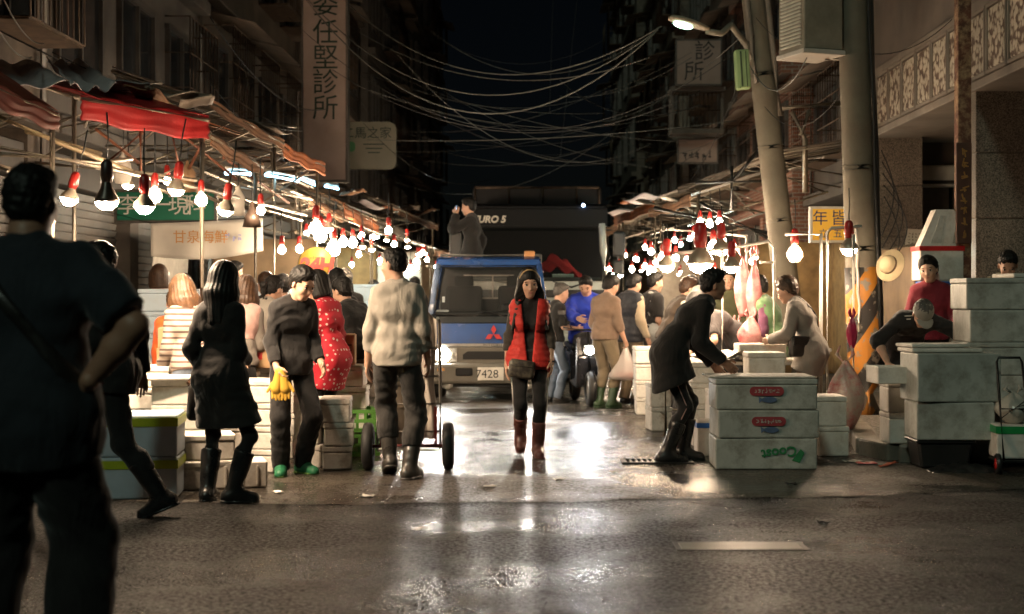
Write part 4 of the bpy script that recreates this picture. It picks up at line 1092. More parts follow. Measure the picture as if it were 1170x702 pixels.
bm = B(); add_sheet(bm, lambda u, v: Vector(((u - .5) * w_, 0.025 * math.sin(u * 14) * (1 - v) + 0.01, (v - .5) * h_ - 0.05 * math.sin(u * PI) * (1.2 - v) + (u - .5) * .06)), 36, 8, th=0.004); obj('cloth', bm, BANN, t)
ORNG = mat('faded_orange_print', (0.62, 0.33, 0.12), rough=0.7, var=0.1, bump=0); PURP = mat('faded_blue_print', (0.34, 0.36, 0.6), rough=0.7, var=0.1, bump=0)
lettering('甘泉海鮮', 0.15, face_M((-0.06, -0.03, -0.01)), ORNG, t, ext=.003)
bm = B(); scribble_marks(bm, 0.20, 0.08, 3, 1, 9, face_M((0.30, -0.026, 0.0)), .85); obj('small_lettering', bm, PURP, t)
bm = B(); add_tube(bm, [(-w_ / 2 - .5, 0.02, h_ / 2 + .1), (-w_ / 2, 0.01, h_ / 2 - .03), (w_ / 2, 0.01, h_ / 2 + .03), (w_ / 2 + .6, 0.02, h_ / 2 + .12)], 0.006, 5); obj('cord', bm, CABLE, t)
SY = 15.8
t = thing('round_sign', 'round yellow sign with red 24H lettering above the left stalls', 'sign', at(361.5, 303, SY))
r_ = 21 * SY / FPX
bm = B(); add_lathe(bm, [(0, 0.02), (r_ * .97, 0.02), (r_ * .97, -0.02), (0, -0.02)], 40, Matrix.Rotation(PI / 2, 4, 'X')); obj('board', bm, mat('yellow_board', (0.42, 0.29, 0.05), rough=0.45, var=0.06, bump=0.02), t)
bm = B(); add_lathe(bm, [(r_ * .97, -0.025), (r_, -0.025), (r_, 0.025), (r_ * .97, 0.025)], 40, Matrix.Rotation(PI / 2, 4, 'X')); obj('rim', bm, mat('dark_rim', (.05, .04, .03)), t)
lettering('24H', 0.215, face_M((0, -0.023, -0.01)), mat('red_lettering', (0.45, 0.03, 0.02), rough=0.5, var=0.05, bump=0), t, bold=0.012, shear=0.15)
bm = B(); scribble_marks(bm, 0.16, 0.035, 5, 1, 4, face_M((0, -0.021, 0.085)), .8); scribble_marks(bm, 0.22, 0.03, 7, 1, 6, face_M((0, -0.021, -0.10)), .8); obj('small_lettering', bm, mat('olive_print', (.12, .12, .03), bump=0), t)
bm = B(); add_tube(bm, [(0, 0.03, -r_), (0, 0.03, -1.6)], 0.018, 6); obj('stand', bm, WHITEP, t)
SY = 22.0
t = board('shop_sign', 'yellow signboard with blue characters between the two leaning poles', (ax(948, 17.9), 17.9, az(257, 17.9)), 0.46, 0.40, emis('lit_yellow_sign', (0.75, 0.40, 0.04), 0.35, base=(.55, .28, .03)), 0.10, frame=WHITEP)
BLUEL = mat('blue_lettering', (0.02, 0.04, 0.14), rough=0.5, var=0.05, bump=0)
for ch_, dx, dz, s_ in (('年', -.13, .07, .20), ('皆', .10, .07, .20), ('立', -.09, -.12, .12), ('五', .09, -.12, .12)): lettering(ch_, s_, face_M((dx, -0.053, dz)), BLUEL, t)
SY = 31.0
t = board('clinic_sign', 'dim brown signboard reading clinic under the street lamp on the right row', (ax(798, SY), SY, az(72, SY)), 50 * SY / FPX, 50 * SY / FPX, SIGNW, 0.15, frame=WFRAME)
lettering('診', 0.46, face_M((0.13, -0.08, 0.22)), INK, t); lettering('所', 0.46, face_M((-0.10, -0.08, -0.22)), INK, t)
SY = 31.5
t = board('shop_sign', 'dim lower signboard with dark writing far down the right row', (ax(797, SY), SY, az(173, SY)), 44 * SY / FPX, 26 * SY / FPX, SIGNW, 0.12, frame=WFRAME)
bm = B(); scribble_marks(bm, 0.7, 0.2, 5, 1, 14, face_M((0, -0.063, -.1)), .8); obj('lettering', bm, INK, t)
# caged balcony below the clinic sign
t = thing('balcony_cage', 'dim caged balcony below the clinic signboard on the right row', 'balcony', (ax(798, 31), 31.2, az(125, 31)))
bm = B()
for q in range(12): add_tube(bm, [(-0.5 + q * .091, 0, -.38), (-0.5 + q * .091, 0, .38)], .012, 4)
for z in (-.38, 0, .38): add_tube(bm, [(-.5, 0, z), (.5, 0, z)], .015, 4)
obj('bars', bm, GRILLE, t)
bm = B(); add_box(bm, (0, .3, -.46), (1.15, .8, .1)); add_box(bm, (0, .3, .46), (1.2, .9, .08)); add_box(bm, (-.54, .3, 0), (.06, .6, .8)); add_box(bm, (.54, .3, 0), (.06, .6, .8)); obj('slab', bm, WALLS[1], t)

# ---------------------------------------------------------------- lamps
SOCK_R = mat('red_socket', (0.32, 0.018, 0.014), rough=0.35, var=0.1, bump=0.05)
SOCK_D = mat('dark_socket', (0.05, 0.025, 0.02), rough=0.4, var=0.1, bump=0.05)
SHADE = mat('grey_enamel_shade', (0.30, 0.25, 0.19), rough=0.3, metal=0.4, var=0.2, bump=0.05)
SHADE_D = mat('dark_shade', (0.06, 0.04, 0.03), rough=0.35, metal=0.3, var=0.2, bump=0.05)
BULB_W = emis('warm_bulb', (1.0, 0.74, 0.50), 330.0)
BULB_N = emis('near_warm_bulb', (1.0, 0.74, 0.50), 950.0)
BULB_F = emis('far_warm_bulb', (1.0, 0.74, 0.50), 330.0)
BULB_G = emis('cool_bulb', (0.72, 1.0, 0.92), 330.0)
BGLASS = glass('clear_bulb_glass', (0.7, 0.6, 0.5), 0.05, 0.25)
def lamp(label, p, size, style, cool=False, cord=0.30, tilt=0.0, group=None, far=False):
    t = thing('pendant_lamp', label, 'lamp', p, group=group, rot=(0, tilt, RND.uniform(-3, 3)))
    n = 10 if far else 18; r = size / 2
    em = BULB_G if cool else (BULB_F if far else BULB_N if p.y < 12.3 else BULB_W)
    if style == 'shade':
        bm = B(); add_lathe(bm, [(0.025, r * 1.55), (r * .42, r * 1.25), (r * .85, r * .75), (r, r * .35), (r * 1.0, r * .25), (r * .97, r * .27), (r * .82, r * .70), (r * .38, r * 1.15), (0.02, r * 1.4)], n); obj('shade', bm, SHADE, t)
        bm = B(); add_lathe(bm, [(0.0, -r * .42), (r * .35, -r * .36), (r * .68, -r * .1), (r * .84, r * .2), (r * .70, r * .55), (r * .3, r * 1.0), (0, r * 1.05)], n); obj('bulb', bm, em, t)
        sm, z0 = SOCK_R, r * 1.45
    elif style == 'dark':
        bm = B(); add_lathe(bm, [(0.03, r * 2.0), (r * .5, r * 1.4), (r * .95, r * .6), (r, r * .3), (r * .97, r * .32), (r * .88, r * .6), (r * .45, r * 1.3), (0.02, r * 1.9)], n); obj('shade', bm, SHADE_D, t)
        bm = B(); add_lathe(bm, [(0.0, -r * .30), (r * .4, -r * .24), (r * .72, 0), (r * .88, r * .3), (r * .70, r * .65), (0, r * 1.2)], n); obj('bulb', bm, em, t)
        sm, z0 = SOCK_D, r * 1.9
    else:
        bm = B(); add_lathe(bm, [(0.0, -r), (r * .55, -r * .84), (r * .92, -r * .35), (r * .98, r * .08), (r * .78, r * .62), (r * .42, r * 1.1), (r * .3, r * 1.4)], n)
        if style == 'clear':
            obj('glass_bulb', bm, BGLASS, t)
            bm = B(); add_lathe(bm, [(0, -r * .72), (r * .45, -r * .58), (r * .62, -r * .2), (r * .45, r * .1), (0, r * .2)], n); obj('glow', bm, em, t)
        else: obj('bulb', bm, em, t)
        sm, z0 = SOCK_R, r * 1.3
    k = max(size, 0.11)
    bm = B(); add_lathe(bm, [(0, z0 - .01), (k * .20, z0), (k * .26, z0 + k * .25), (k * .22, z0 + k * .75), (k * .12, z0 + k * .9), (0, z0 + k * .92)], 8 if far else 14); obj('socket', bm, sm, t)
    if cord:
        bm = B(); add_tube(bm, [(0, 0, z0 + k * .85), (0.01, 0, z0 + k + cord * .5), (0, 0, z0 + k + cord)], 0.006, 5); obj('cord', bm, CABLE, t)
    return t
ORD = ['first', 'second', 'third', 'fourth', 'fifth', 'sixth', 'seventh', 'eighth', 'ninth', 'tenth', 'eleventh', 'twelfth', 'thirteenth', 'fourteenth', 'fifteenth', 'sixteenth', 'seventeenth', 'eighteenth', 'nineteenth', 'twentieth', 'twenty first', 'twenty second', 'twenty third', 'twenty fourth', 'twenty fifth', 'twenty sixth', 'twenty seventh', 'twenty eighth', 'twenty ninth', 'thirtieth', 'thirty first', 'thirty second', 'thirty third', 'thirty fourth', 'thirty fifth', 'thirty sixth', 'thirty seventh', 'thirty eighth', 'thirty ninth', 'fortieth', 'forty first', 'forty second', 'forty third', 'forty fourth', 'forty fifth', 'forty sixth', 'forty seventh', 'forty eighth', 'forty ninth', 'fiftieth']
GL, GR_ = 'lamps hung over the left stalls', 'lamps hung over the right stalls'
def lampat(label, px, py, Y, wpx, style, cool=False, g=GL, **k):
    size = wpx * Y / FPX * (0.74 if Y > 17 else 1.0)
    lamp(label, at(px, py, Y), size, style, cool, group=g, far=(Y > 17), **k)
lampat('tilted lit lamp with red socket and pale shade, nearest the left edge', 78, 231, 10.2, 22, 'shade', tilt=0.25)
lampat('big lit lamp under a dark bell shade, largest on the left', 122, 236, 9.6, 29, 'dark')
lampat('lit lamp with long red socket and ribbed shade before the green sign', 165, 240, 9.7, 25, 'shade')
lampat('small lit lamp with red socket between the two largest left lamps', 146, 214, 12.5, 14, 'shade')
lampat('clear glass bulb in a red socket above the green sign', 177, 224, 11.2, 17, 'clear')
lampat('round lit bulb in a tilted red socket over the middle of the green sign', 201, 220, 10.4, 22, 'shade', tilt=-0.15)
lampat('clear glass bulb near the right end of the green sign', 230, 229, 11.8, 15, 'clear')
lampat('tilted red socket lamp shining above the white banner', 257, 243, 10.4, 21, 'shade', tilt=0.2)
lampat('small clear lit bulb above the tilted lamp, left row', 191, 207, 13.0, 9, 'bulb')
lampat('lone small lit bulb right of the white banner top', 298, 241, 12.4, 10, 'bulb')
lampat('small lit bulb against the shutters behind the foreground man', 59, 253, 13.0, 9, 'clear')
cl = [(361, 261, 15.2, 17, 'clear'), (376, 263, 15.6, 12, 'shade'), (366, 270, 17.0, 15, 'bulb'), (381, 285, 17.0, 16, 'bulb'), (392, 277, 18.0, 14, 'bulb'), (403, 278, 18.5, 14, 'bulb'), (414, 283, 20, 11, 'shade'), (425, 286, 20.5, 11, 'shade'),
      (444, 264, 15.5, 8, 'bulb'), (442, 275, 18.5, 9, 'shade'), (465, 275, 19, 9, 'shade'), (466, 283, 23, 9, 'shade'), (410, 291, 25, 8, 'bulb'), (418, 295, 27, 7, 'bulb'), (402, 303, 26, 7, 'bulb'), (414, 307, 29, 10, 'bulb'),
      (456, 307, 30, 9, 'bulb'), (452, 313, 33, 7, 'bulb'), (464, 309, 32, 7, 'bulb'), (480, 291, 26, 6, 'bulb'), (476, 300, 29, 9, 'bulb'), (488, 297, 34, 6, 'bulb'), (479, 312, 36, 7, 'bulb'), (322, 286, 15, 9, 'bulb'), (342, 285, 16, 8, 'bulb'),
      (350, 268, 19, 8, 'bulb'), (434, 299, 28, 8, 'bulb'), (441, 310, 34, 7, 'bulb')]
R_ = random.Random(3)
for q in range(20):
    Y = R_.uniform(19, 38); zz = R_.uniform(1.85, 2.35); cl.append((VX + (-2.35 + R_.uniform(-.75, .35)) * FPX / Y, HY + (CH - zz) * FPX / Y, Y, .115 * FPX / Y, 'shade' if q % 3 == 0 else 'bulb'))
cl.sort(key=lambda q: q[2])
for i, (px, py, Y, w_, st) in enumerate(cl):
    lampat('lit bulb under red socket, %s from the near end, long left cluster' % ORD[i], px, py, Y, w_, st, cool=(i % 4 == 3 and Y > 18), cord=0.25)
lampat('clear glass bulb in a red socket on the first leaning pole', 908, 291, 15.3, 19, 'clear', g=GR_)
lampat('bright white lamp with dark red socket before the hazard striped pole', 970, 288, 13.9, 22, 'shade', g=GR_)
lampat('widest shaded lamp with a red socket, lit, over the right stall', 800, 306, 14.6, 32, 'shade', g=GR_, cord=.15)
lampat('round lit lamp below the white pipe rail, right of the widest lamp', 836, 308, 14.2, 20, 'shade', g=GR_, cord=.15)
lampat('lit lamp with two red sockets above the widest shaded lamp', 824, 288, 15.0, 21, 'shade', g=GR_, cord=.15)
lampat('shaded lit lamp with a red socket, left of the widest right lamp', 762, 307, 15.6, 21, 'shade', g=GR_, cord=.15)
cr = [(815, 284, 15.6, 14, 'bulb'), (811, 256, 18, 11, 'bulb'), (822, 254, 17.6, 10, 'bulb'), (800, 254, 18.4, 9, 'bulb'), (757, 294, 17.5, 12, 'bulb'), (772, 295, 18, 11, 'bulb'), (793, 269, 20, 7, 'bulb'), (788, 273, 21, 7, 'bulb'), (771, 275, 22, 8, 'bulb'), (778, 280, 23, 6, 'bulb'),
      (744, 288, 20, 9, 'bulb'), (743, 309, 23, 10, 'bulb'), (737, 283, 24, 7, 'bulb'), (722, 308, 26, 8, 'bulb'), (737, 305, 27, 8, 'bulb'), (744, 310, 29, 8, 'bulb'), (707, 304, 30, 6, 'bulb'), (696, 308, 34, 6, 'bulb'), (701, 315, 36, 6, 'bulb'), (709, 314, 33, 8, 'bulb'), (750, 303, 31, 6, 'bulb'), (715, 292, 32, 5, 'bulb'), (728, 297, 33, 6, 'bulb')]
for q in range(18):
    Y = R_.uniform(17.5, 38); zz = R_.uniform(1.75, 2.3); cr.append((VX + (2.75 + R_.uniform(-.35, .7)) * FPX / Y, HY + (CH - zz) * FPX / Y, Y, .115 * FPX / Y, 'shade' if q % 3 == 0 else 'bulb'))
cr.sort(key=lambda q: q[2])
for i, (px, py, Y, w_, st) in enumerate(cr):
    lampat('lit bulb under red socket, %s from the near end, right cluster' % ORD[i], px, py, Y, w_, st, cool=(px in (793, 788, 771, 778, 701)), g=GR_, cord=0.25)
# unlit grey bell shade
t = thing('pendant_lamp', 'unlit grey bell shade hanging beside the white banner', 'lamp', at(288, 252, 12.6), group=GL)
bm = B(); add_lathe(bm, [(0.02, .16), (.03, .10), (.06, .05), (.085, -.06), (.08, -.055), (.05, .05), (.015, .15)], 16); obj('shade', bm, SHADE_D, t)
bm = B(); add_tube(bm, [(0, 0, .15), (0, 0, .5)], .006, 5); obj('cord', bm, CABLE, t)
# bluish tubes under the canopies
TUBE = emis('cool_tube', (0.35, 0.75, 1.0), 9.0)
def tube_light(label, a, b_):
    t = thing('tube_light', label, 'tube light', (a + b_) / 2, group='bluish tubes under the left canopies'); c0 = (a + b_) / 2
    bm = B(); add_tube(bm, [a - c0, b_ - c0], 0.02, 8); obj('tube', bm, TUBE, t)
    bm = B(); add_tube(bm, [a - c0 + Vector((0, 0, .045)), b_ - c0 + Vector((0, 0, .045))], 0.022, 4); obj('fitting', bm, WHITEP, t)
tube_light('short bluish tube light under the near brown canopy, left row', at(258, 198, 13.6), at(286, 199, 13.9))
tube_light('longer bluish tube light past the orange awning flap, left row', at(304, 200, 15.2), at(340, 207, 16.3))
tube_light('slanting bluish tube light farther along the left canopies', at(343, 205, 17.4), at(362, 212, 18.6))
tube_light('small far bluish tube light above the left bulb cluster', at(372, 213, 19.5), at(386, 216, 20.6))
# ---------------------------------------------------------------- canopies
PIPE = mat('galvanised_pipe', (0.32, 0.28, 0.22), rough=0.45, metal=0.6, var=0.25, dirt=(.16, .09, .05), dscale=5)
TARP = [mat('red_awning', (0.27, 0.010, 0.010), rough=0.5, var=0.2, bump=0.2, bscale=14, bdist=.02), mat('brown_canvas', (0.24, 0.12, 0.06), rough=0.8, var=0.25, bump=0.3, bscale=14, bdist=.02, dirt=(.08, .05, .03)), mat('orange_canvas', (0.42, 0.13, 0.04), rough=0.7, var=0.25, bump=0.3, bscale=14, bdist=.02, dirt=(.15, .07, .04)),
        mat('white_tarpaulin', (0.45, 0.41, 0.42), rough=0.5, var=0.15, bump=0.3, bscale=10, bdist=.02, dirt=(.16, .13, .12)), mat('dark_red_awning', (0.16, 0.03, 0.015), rough=0.6, var=0.3, bump=0.2, bscale=14, bdist=.02), mat('tin_roof', (0.25, 0.21, 0.17), rough=0.6, metal=.3, var=0.3, dirt=(.12, .06, .04), dscale=2)]
def sheetobj(name, P, m, parent=None, nu=44, nv=8, sag=0.06, ripple=0.010, th=0.006, freq=15, seed=0):
    """four corners P00,P10,P11,P01 (world or parent space)"""
    P = [Vector(p) for p in P]
    bm = B()
    def fn(u, v):
        p = P[0] * (1 - u) * (1 - v) + P[1] * u * (1 - v) + P[2] * u * v + P[3] * (1 - u) * v
        return p + Vector((ripple * .6 * math.sin(v * freq + seed), ripple * .5 * math.cos(u * freq + seed), -sag * 4 * u * (1 - u) * (.5 + v * (1 - v) * 2) + ripple * math.sin(u * freq + 2 * v + seed)))
    add_sheet(bm, fn, nu, nv, th=th)
    return obj(name, bm, m, parent)
def canopy(label, a, b_, back, drop_, m, mv, valance=0.22, posts=True, seed=0, zback=0.5, group=None, fr=True):
    """front edge from a to b_ (world), roof runs back by vector `back`, valance hangs drop"""
    a, b_, back = Vector(a), Vector(b_), Vector(back)
    t = thing('stall_canopy', label, 'canopy', (a.x, a.y, 0), group=group)
    o = Vector((a.x, a.y, 0)); A, Bb = a - o, b_ - o
    sheetobj('canopy_sheet', (A, Bb, Bb + back, A + back), m, t, seed=seed)
    if valance:
        dv = Vector((0, 0, -valance)); f = Vector((0, 0, -.004)) - back.normalized() * 0.012
        sheetobj('valance', (A + f, Bb + f, Bb + f + dv, A + f + dv), mv, t, sag=0.03, ripple=0.014, seed=seed + 2)
    if fr:
        bm = B(); R = random.Random(seed)
        up_ = Vector((0, 0, -0.05))
        for p, q in ((A, Bb), (A + back, Bb + back), (A, A + back), (Bb, Bb + back)): add_tube(bm, [p + up_, q + up_], 0.02, 6)
        for k in range(9):
            f_ = (k + R.random()) / 9
            p = A.lerp(Bb, f_); add_tube(bm, [p + up_ * 1.4, p + back + up_ * 1.4], 0.016, 5)
            q = A.lerp(Bb, min(1, f_ + R.uniform(-.3, .3))) + back * R.uniform(.4, .9); add_tube(bm, [p + up_, q + Vector((0, 0, -R.uniform(.3, .7)))], 0.013, 5)
        z = -R.uniform(.45, .6)
        add_tube(bm, [A + Vector((0, 0, z)) + back * .1, Bb + Vector((0, 0, z)) + back * .1], 0.018, 6)
        add_tube(bm, [A + Vector((0, 0, z - .12)) + back * .45, Bb + Vector((0, 0, z - .08)) + back * .5], 0.015, 6)
        obj('frame', bm, PIPE, t)
    if posts:
        for p in (A + back * .06, Bb + back * .06):
            bm = B(); add_tube(bm, [(p.x, p.y, 0.0), (p.x, p.y, p.z - 0.03)], 0.022, 8); obj('post', bm, PIPE, t)
    return t
GC = 'stall canopies along the left row'
canopy('dark red awning strip sloping down at the far left edge', at(-30, 82, 9.2), at(66, 126, 9.9), (-0.9, 0.8, .55), 0, TARP[4], TARP[4], 0.14, True, 1, group=GC)
canopy('bright red awning with a long red valance over the left stalls', at(92, 106, 11.4), at(238, 131, 11.9), (-1.2, 1.1, .42), 0, TARP[0], TARP[0], 0.21, True, 2, group=GC)
t = thing('tarpaulin', 'greyish white tarpaulin sheet draped high at the left edge', 'tarpaulin', at(30, 82, 11.0)); o = Vector(t.location)
sheetobj('sheet', (at(-30, 97, 10.6) - o, at(76, 95, 11.2) - o, at(42, 69, 12.4) - o, at(-30, 66, 12.0) - o), TARP[3], t, ripple=.02)
t = thing('tarpaulin', 'folded grey tarpaulin over a pole, right of the whiter one', 'tarpaulin', at(95, 82, 11.6)); o = Vector(t.location)
sheetobj('sheet', (at(80, 98, 11.3) - o, at(134, 99, 11.8) - o, at(95, 68, 12.8) - o, at(50, 68, 12.4) - o), TARP[3], t, ripple=.03)
canopy('brown canvas canopy right of the bright red awning', at(240, 150, 12.6), at(300, 186, 13.9), (-1.3, .7, .5), 0, TARP[5], TARP[1], 0.13, True, 3, group=GC)
canopy('corrugated tin canopy above the orange awning flap', at(240, 112, 13.6), at(324, 160, 15.0), (-1.2, .9, .45), 0, TARP[5], TARP[1], 0.10, False, 4, group=GC)
canopy('orange canvas awning flap tilted over the left lamps', at(322, 163, 15.6), at(370, 186, 16.8), (-1.5, .8, .5), 0, TARP[2], TARP[2], 0.14, True, 5, group=GC)
canopy('brown tin canopy behind the orange awning flap', at(352, 224, 17.4), at(392, 243, 19.3), (-1.6, .6, .6), 0, TARP[5], TARP[1], 0.12, True, 6, group=GC)
canopy('orange brown canopy over the middle of the left bulbs', at(392, 232, 19.6), at(432, 254, 22.5), (-1.6, .8, .7), 0, TARP[1], TARP[2], 0.18, True, 7, group=GC)
canopy('grey tin canopy past the orange brown one, left row', at(430, 247, 23.2), at(462, 262, 27), (-1.7, .8, .7), 0, TARP[5], TARP[5], 0.16, True, 8, group=GC)
canopy('far tin canopy beside the man on the truck', at(455, 236, 24), at(500, 256, 31), (-1.9, 1, .8), 0, TARP[5], TARP[1], 0.14, True, 9, group=GC)
GD = 'stall canopies along the right row'
canopy('ragged grey canopy over the right lamp cluster', at(742, 238, 23.0), at(790, 222, 18.6), (1.5, .4, .5), 0, TARP[5], TARP[1], 0.14, True, 11, group=GD)
canopy('tattered orange and white canopy edge beside the big truck', at(702, 246, 30), at(748, 226, 24), (1.7, .6, .6), 0, TARP[5], TARP[2], 0.2, True, 12, group=GD)
canopy('long slanting tin canopy reaching the first leaning pole', at(775, 214, 20.4), at(884, 172, 17.9), (1.6, 1.2, .35), 0, TARP[5], TARP[5], 0.08, False, 13, group=GD)
canopy('far dim canopy beyond the big truck mirror', at(690, 262, 38), at(706, 254, 31), (1.8, .6, .6), 0, TARP[5], TARP[1], 0.2, True, 14, group=GD)
# scrap piled on the right canopies
R = random.Random(5)
for i, (px, py, Y) in enumerate(((724, 232, 24.5), (735, 226, 23.5), (751, 234, 22.4), (764, 240, 21.4), (779, 232, 20.0), (712, 240, 27.0))):
    ms = [TARP[2], TARP[3], TARP[5], TARP[1], WHITEP, TARP[3]][i]
    nm = ['torn orange canvas scrap', 'crumpled white tarp scrap', 'bent tin sheet', 'rolled brown canvas', 'white plank', 'grey plastic sheet'][i]
    t = thing('roof_scrap', '%s lying on the right canopies' % nm, 'scrap', at(px, py, Y), R.uniform(0, 3))
    bm = B(); add_sheet(bm, lambda u, v: Vector(((u - .5) * .55, (v - .5) * .4, 0.03 * math.sin(u * 5 + i) + .025 * math.cos(v * 4 + i * 2) + .06 * u * (-1) ** i)), 10, 8, th=.012); obj('sheet', bm, ms, t)
    bm = B(); add_tube(bm, [(-.3, -.1, .02), (.28, .12, .09)], .014, 5); obj('stick', bm, PIPE, t)
LS = [(146, 104, 12.6, 'crumpled white sheet'), (172, 108, 12.5, 'bundle of brown canvas'), (200, 112, 12.7, 'bent tin offcut'), (222, 116, 12.8, 'grey plastic scrap'), (305, 148, 14.9, 'rusty tin offcut'), (336, 206, 17.2, 'white plank end'), (404, 222, 20.3, 'torn brown canvas'), (420, 232, 21.6, 'pale tarp scrap'), (446, 240, 24.4, 'orange canvas scrap'), (470, 238, 26.5, 'pale tin sheet'), (486, 244, 28.5, 'brown cardboard scrap')]
for i, (px, py, Y, nm) in enumerate(LS):
    ms = [TARP[3], TARP[1], TARP[5], TARP[5], TARP[5], WHITEP, TARP[1], TARP[3], TARP[2], TARP[5], TARP[1]][i]
    t = thing('roof_scrap', '%s lying on top of the left canopies' % nm, 'scrap', at(px, py, Y), R.uniform(0, 3))
    bm = B(); add_sheet(bm, lambda u, v: Vector(((u - .5) * .42, (v - .5) * .3, 0.03 * math.sin(u * 5 + i) + .025 * math.cos(v * 4 + i * 2) + .06 * u * (-1) ** i)), 10, 8, th=.012); obj('sheet', bm, ms, t)
    bm = B(); add_tube(bm, [(-.3, -.1, .02), (.28, .12, .09)], .014, 5); obj('stick', bm, PIPE, t)
# bags and boards hung under the left canopies
HB = [(140, 190, 12.4, 'white carrier bag'), (214, 200, 12.8, 'brown paper bag'), (272, 228, 13.4, 'pale carrier bag')]
for i, (px, py, Y, nm) in enumerate(HB):
    p = at(px, py, Y)
    t = thing('hanging_bag', '%s hung from the frame of the left canopies' % nm, 'bag', p)
    mm = [glass('cloudy_bag', (.6, .55, .5), .3, .6), mat('carrier_white', (.5, .46, .4), rough=.4, bump=.5, bscale=20), mat('yellow_green_bag', (.35, .34, .08), rough=.4, bump=.5, bscale=20), mat('brown_paper', (.25, .15, .08), rough=.8, bump=.5, bscale=20)][(1, 3, 1)[i]]
    bm = B(); add_lathe(bm, [(0, -.16), (.06, -.15), (.085, -.08), (.06, .02), (.02, .10), (.015, .13), (0, .13)], 12)
    for v in bm.verts: v.co.x *= 1 + .3 * math.sin(v.co.z * 40 + i); v.co.y *= .7
    obj('bag_body', bm, mm, t)
    bm = B(); add_tube(bm, [(0, 0, .12), (.01, 0, .25), (0, 0, .42)], .005, 5); obj('cord', bm, CABLE, t)
# white pipe racks of the right stalls
def rack(label, pts_list, r=0.017, m=WHITEP):
    t = thing('pipe_rack', label, 'rack', pts_list[0][0]); o = Vector(pts_list[0][0])
    for pl in pts_list:
        bm = B(); add_tube(bm, [Vector(p) - o for p in pl], r, 7); obj('pipe', bm, m, t)
def gp(px, Y, z): return Vector((ax(px, Y), Y, z))
rack('white pipe rack holding the big lamps over the right fish stall', [[gp(884, 14.6, 0.0), gp(884, 14.6, az(283, 14.6)), gp(878, 14.6, az(276, 14.6)), gp(835, 14.7, az(284, 14.7)), gp(768, 15.6, az(290, 15.6))], [gp(853, 15.5, 0.0), gp(853, 15.5, az(270, 15.5))], [gp(853, 15.5, az(270, 15.5)), gp(762, 17.5, az(262, 17.5))], [gp(868, 14.6, az(300, 14.6)), gp(884, 14.6, az(300, 14.6))], [gp(825, 14.9, 0), gp(825, 14.9, az(286, 14.9))]])
rack('white pipe rack between the two leaning poles', [[gp(945, 13.95, 0.13), gp(945, 13.95, az(266, 13.95)), gp(950, 13.95, az(261, 13.95)), gp(985, 13.9, az(259, 13.9))], [gp(898, 15.2, az(268, 15.2)), gp(938, 14.2, az(268, 14.2)), gp(938, 14.0, 0.13)], [gp(975, 13.4, 0.13), gp(975, 13.4, az(268, 13.4))]])
rack('dark iron bracket braced against the first leaning pole', [[gp(748, 19, az(238, 19)), gp(884, 17.6, az(268, 17.6))], [gp(800, 18, az(232, 18)), gp(884, 17.6, az(276, 17.6))], [gp(795, 18.2, az(209, 18.2)), gp(892, 17.6, az(207, 17.6))], [gp(838, 18, az(206, 18)), gp(870, 17.7, az(168, 17.7))], [gp(836, 18, az(190, 18)), gp(836, 18, az(240, 18))]], 0.026, CABLE)
rack('pale steel bracket behind the two leaning poles', [[gp(892, 18.4, az(124, 18.4)), gp(962, 18.4, az(118, 18.4))], [gp(905, 18.4, az(128, 18.4)), gp(920, 18.4, az(160, 18.4)), gp(920, 18.4, az(220, 18.4))], [gp(925, 18.4, az(126, 18.4)), gp(915, 18.4, az(155, 18.4))]], 0.035, PIPE)
# long pipes carrying the left lamps
rack('long pale pipe carrying the nearest left lamps', [[at(-20, 165, 9.6), at(120, 192, 10.4), at(240, 218, 12.5), at(350, 246, 16.0)], [at(0, 176, 10.2), at(110, 186, 11.0), at(150, 182, 12.0)]], 0.018, PIPE)
rack('bamboo pole leaning across the near left canopies', [[at(-10, 130, 9.8), at(60, 160, 10.2), at(150, 196, 10.9)], [at(30, 150, 10.6), at(115, 176, 11.4)]], 0.02, mat('bamboo', (.30, .22, .12), rough=.6))
rack('tangle of dark cross bars below the bright red awning', [[at(110, 148, 11.8), at(158, 186, 12.3)], [at(165, 150, 12.1), at(120, 188, 12)], [at(160, 146, 11.9), at(161, 200, 11.9)], [at(196, 150, 12.3), at(204, 190, 12.3)], [at(205, 152, 12.6), at(270, 205, 13.2)], [at(238, 150, 12.4), at(215, 195, 12.8)], [at(255, 180, 13.4), at(330, 232, 15.5)]], 0.015, mat('red_brown_bar', (.22, .08, .04), rough=.6))
rack('grey cross bars under the middle left canopies', [[at(270, 215, 13.6), at(350, 226, 16)], [at(250, 225, 13), at(345, 252, 16)], [at(310, 175, 15), at(312, 230, 15)], [at(338, 190, 16), at(338, 240, 16)], [at(300, 232, 14.6), at(352, 196, 16.5)], [at(355, 236, 17), at(435, 268, 22)], [at(365, 250, 17.4), at(440, 285, 24)]], 0.016, PIPE)
# ---------------------------------------------------------------- overhead cables
def cable(label, a, b_, sag, r=0.010, m=None, cat='cable'):
    a, b_ = Vector(a), Vector(b_)
    r *= .62
    o = obj('overhead_cable', (lambda bm: (add_tube(bm, [a.lerp(b_, i / 20) - Vector((0, 0, sag * 4 * (i / 20) * (1 - i / 20))) for i in range(21)], r, 6), bm)[1])(B()), m or CABLE)
    return tag(o, label, cat, 'cables strung over the street')
cable('upper pale cable sweeping from the clinic sign to the street lamp', at(388, -4, 21), at(756, 30, 17.2), 0.85, .012, CABLEG)
cable('second pale cable sweeping from the clinic sign towards the street lamp', at(352, 0, 20), at(752, 34, 17.2), 1.05, .012, CABLEG)
cable('thick pale cable sagging lowest between clinic sign and street lamp', at(345, -6, 19.4), at(748, 38, 17.2), 1.28, .015, CABLEG)
cable('thin pale cable crossing behind the thick sagging one', at(400, 30, 22.5), at(742, 66, 19), 0.55, .009, CABLEG)
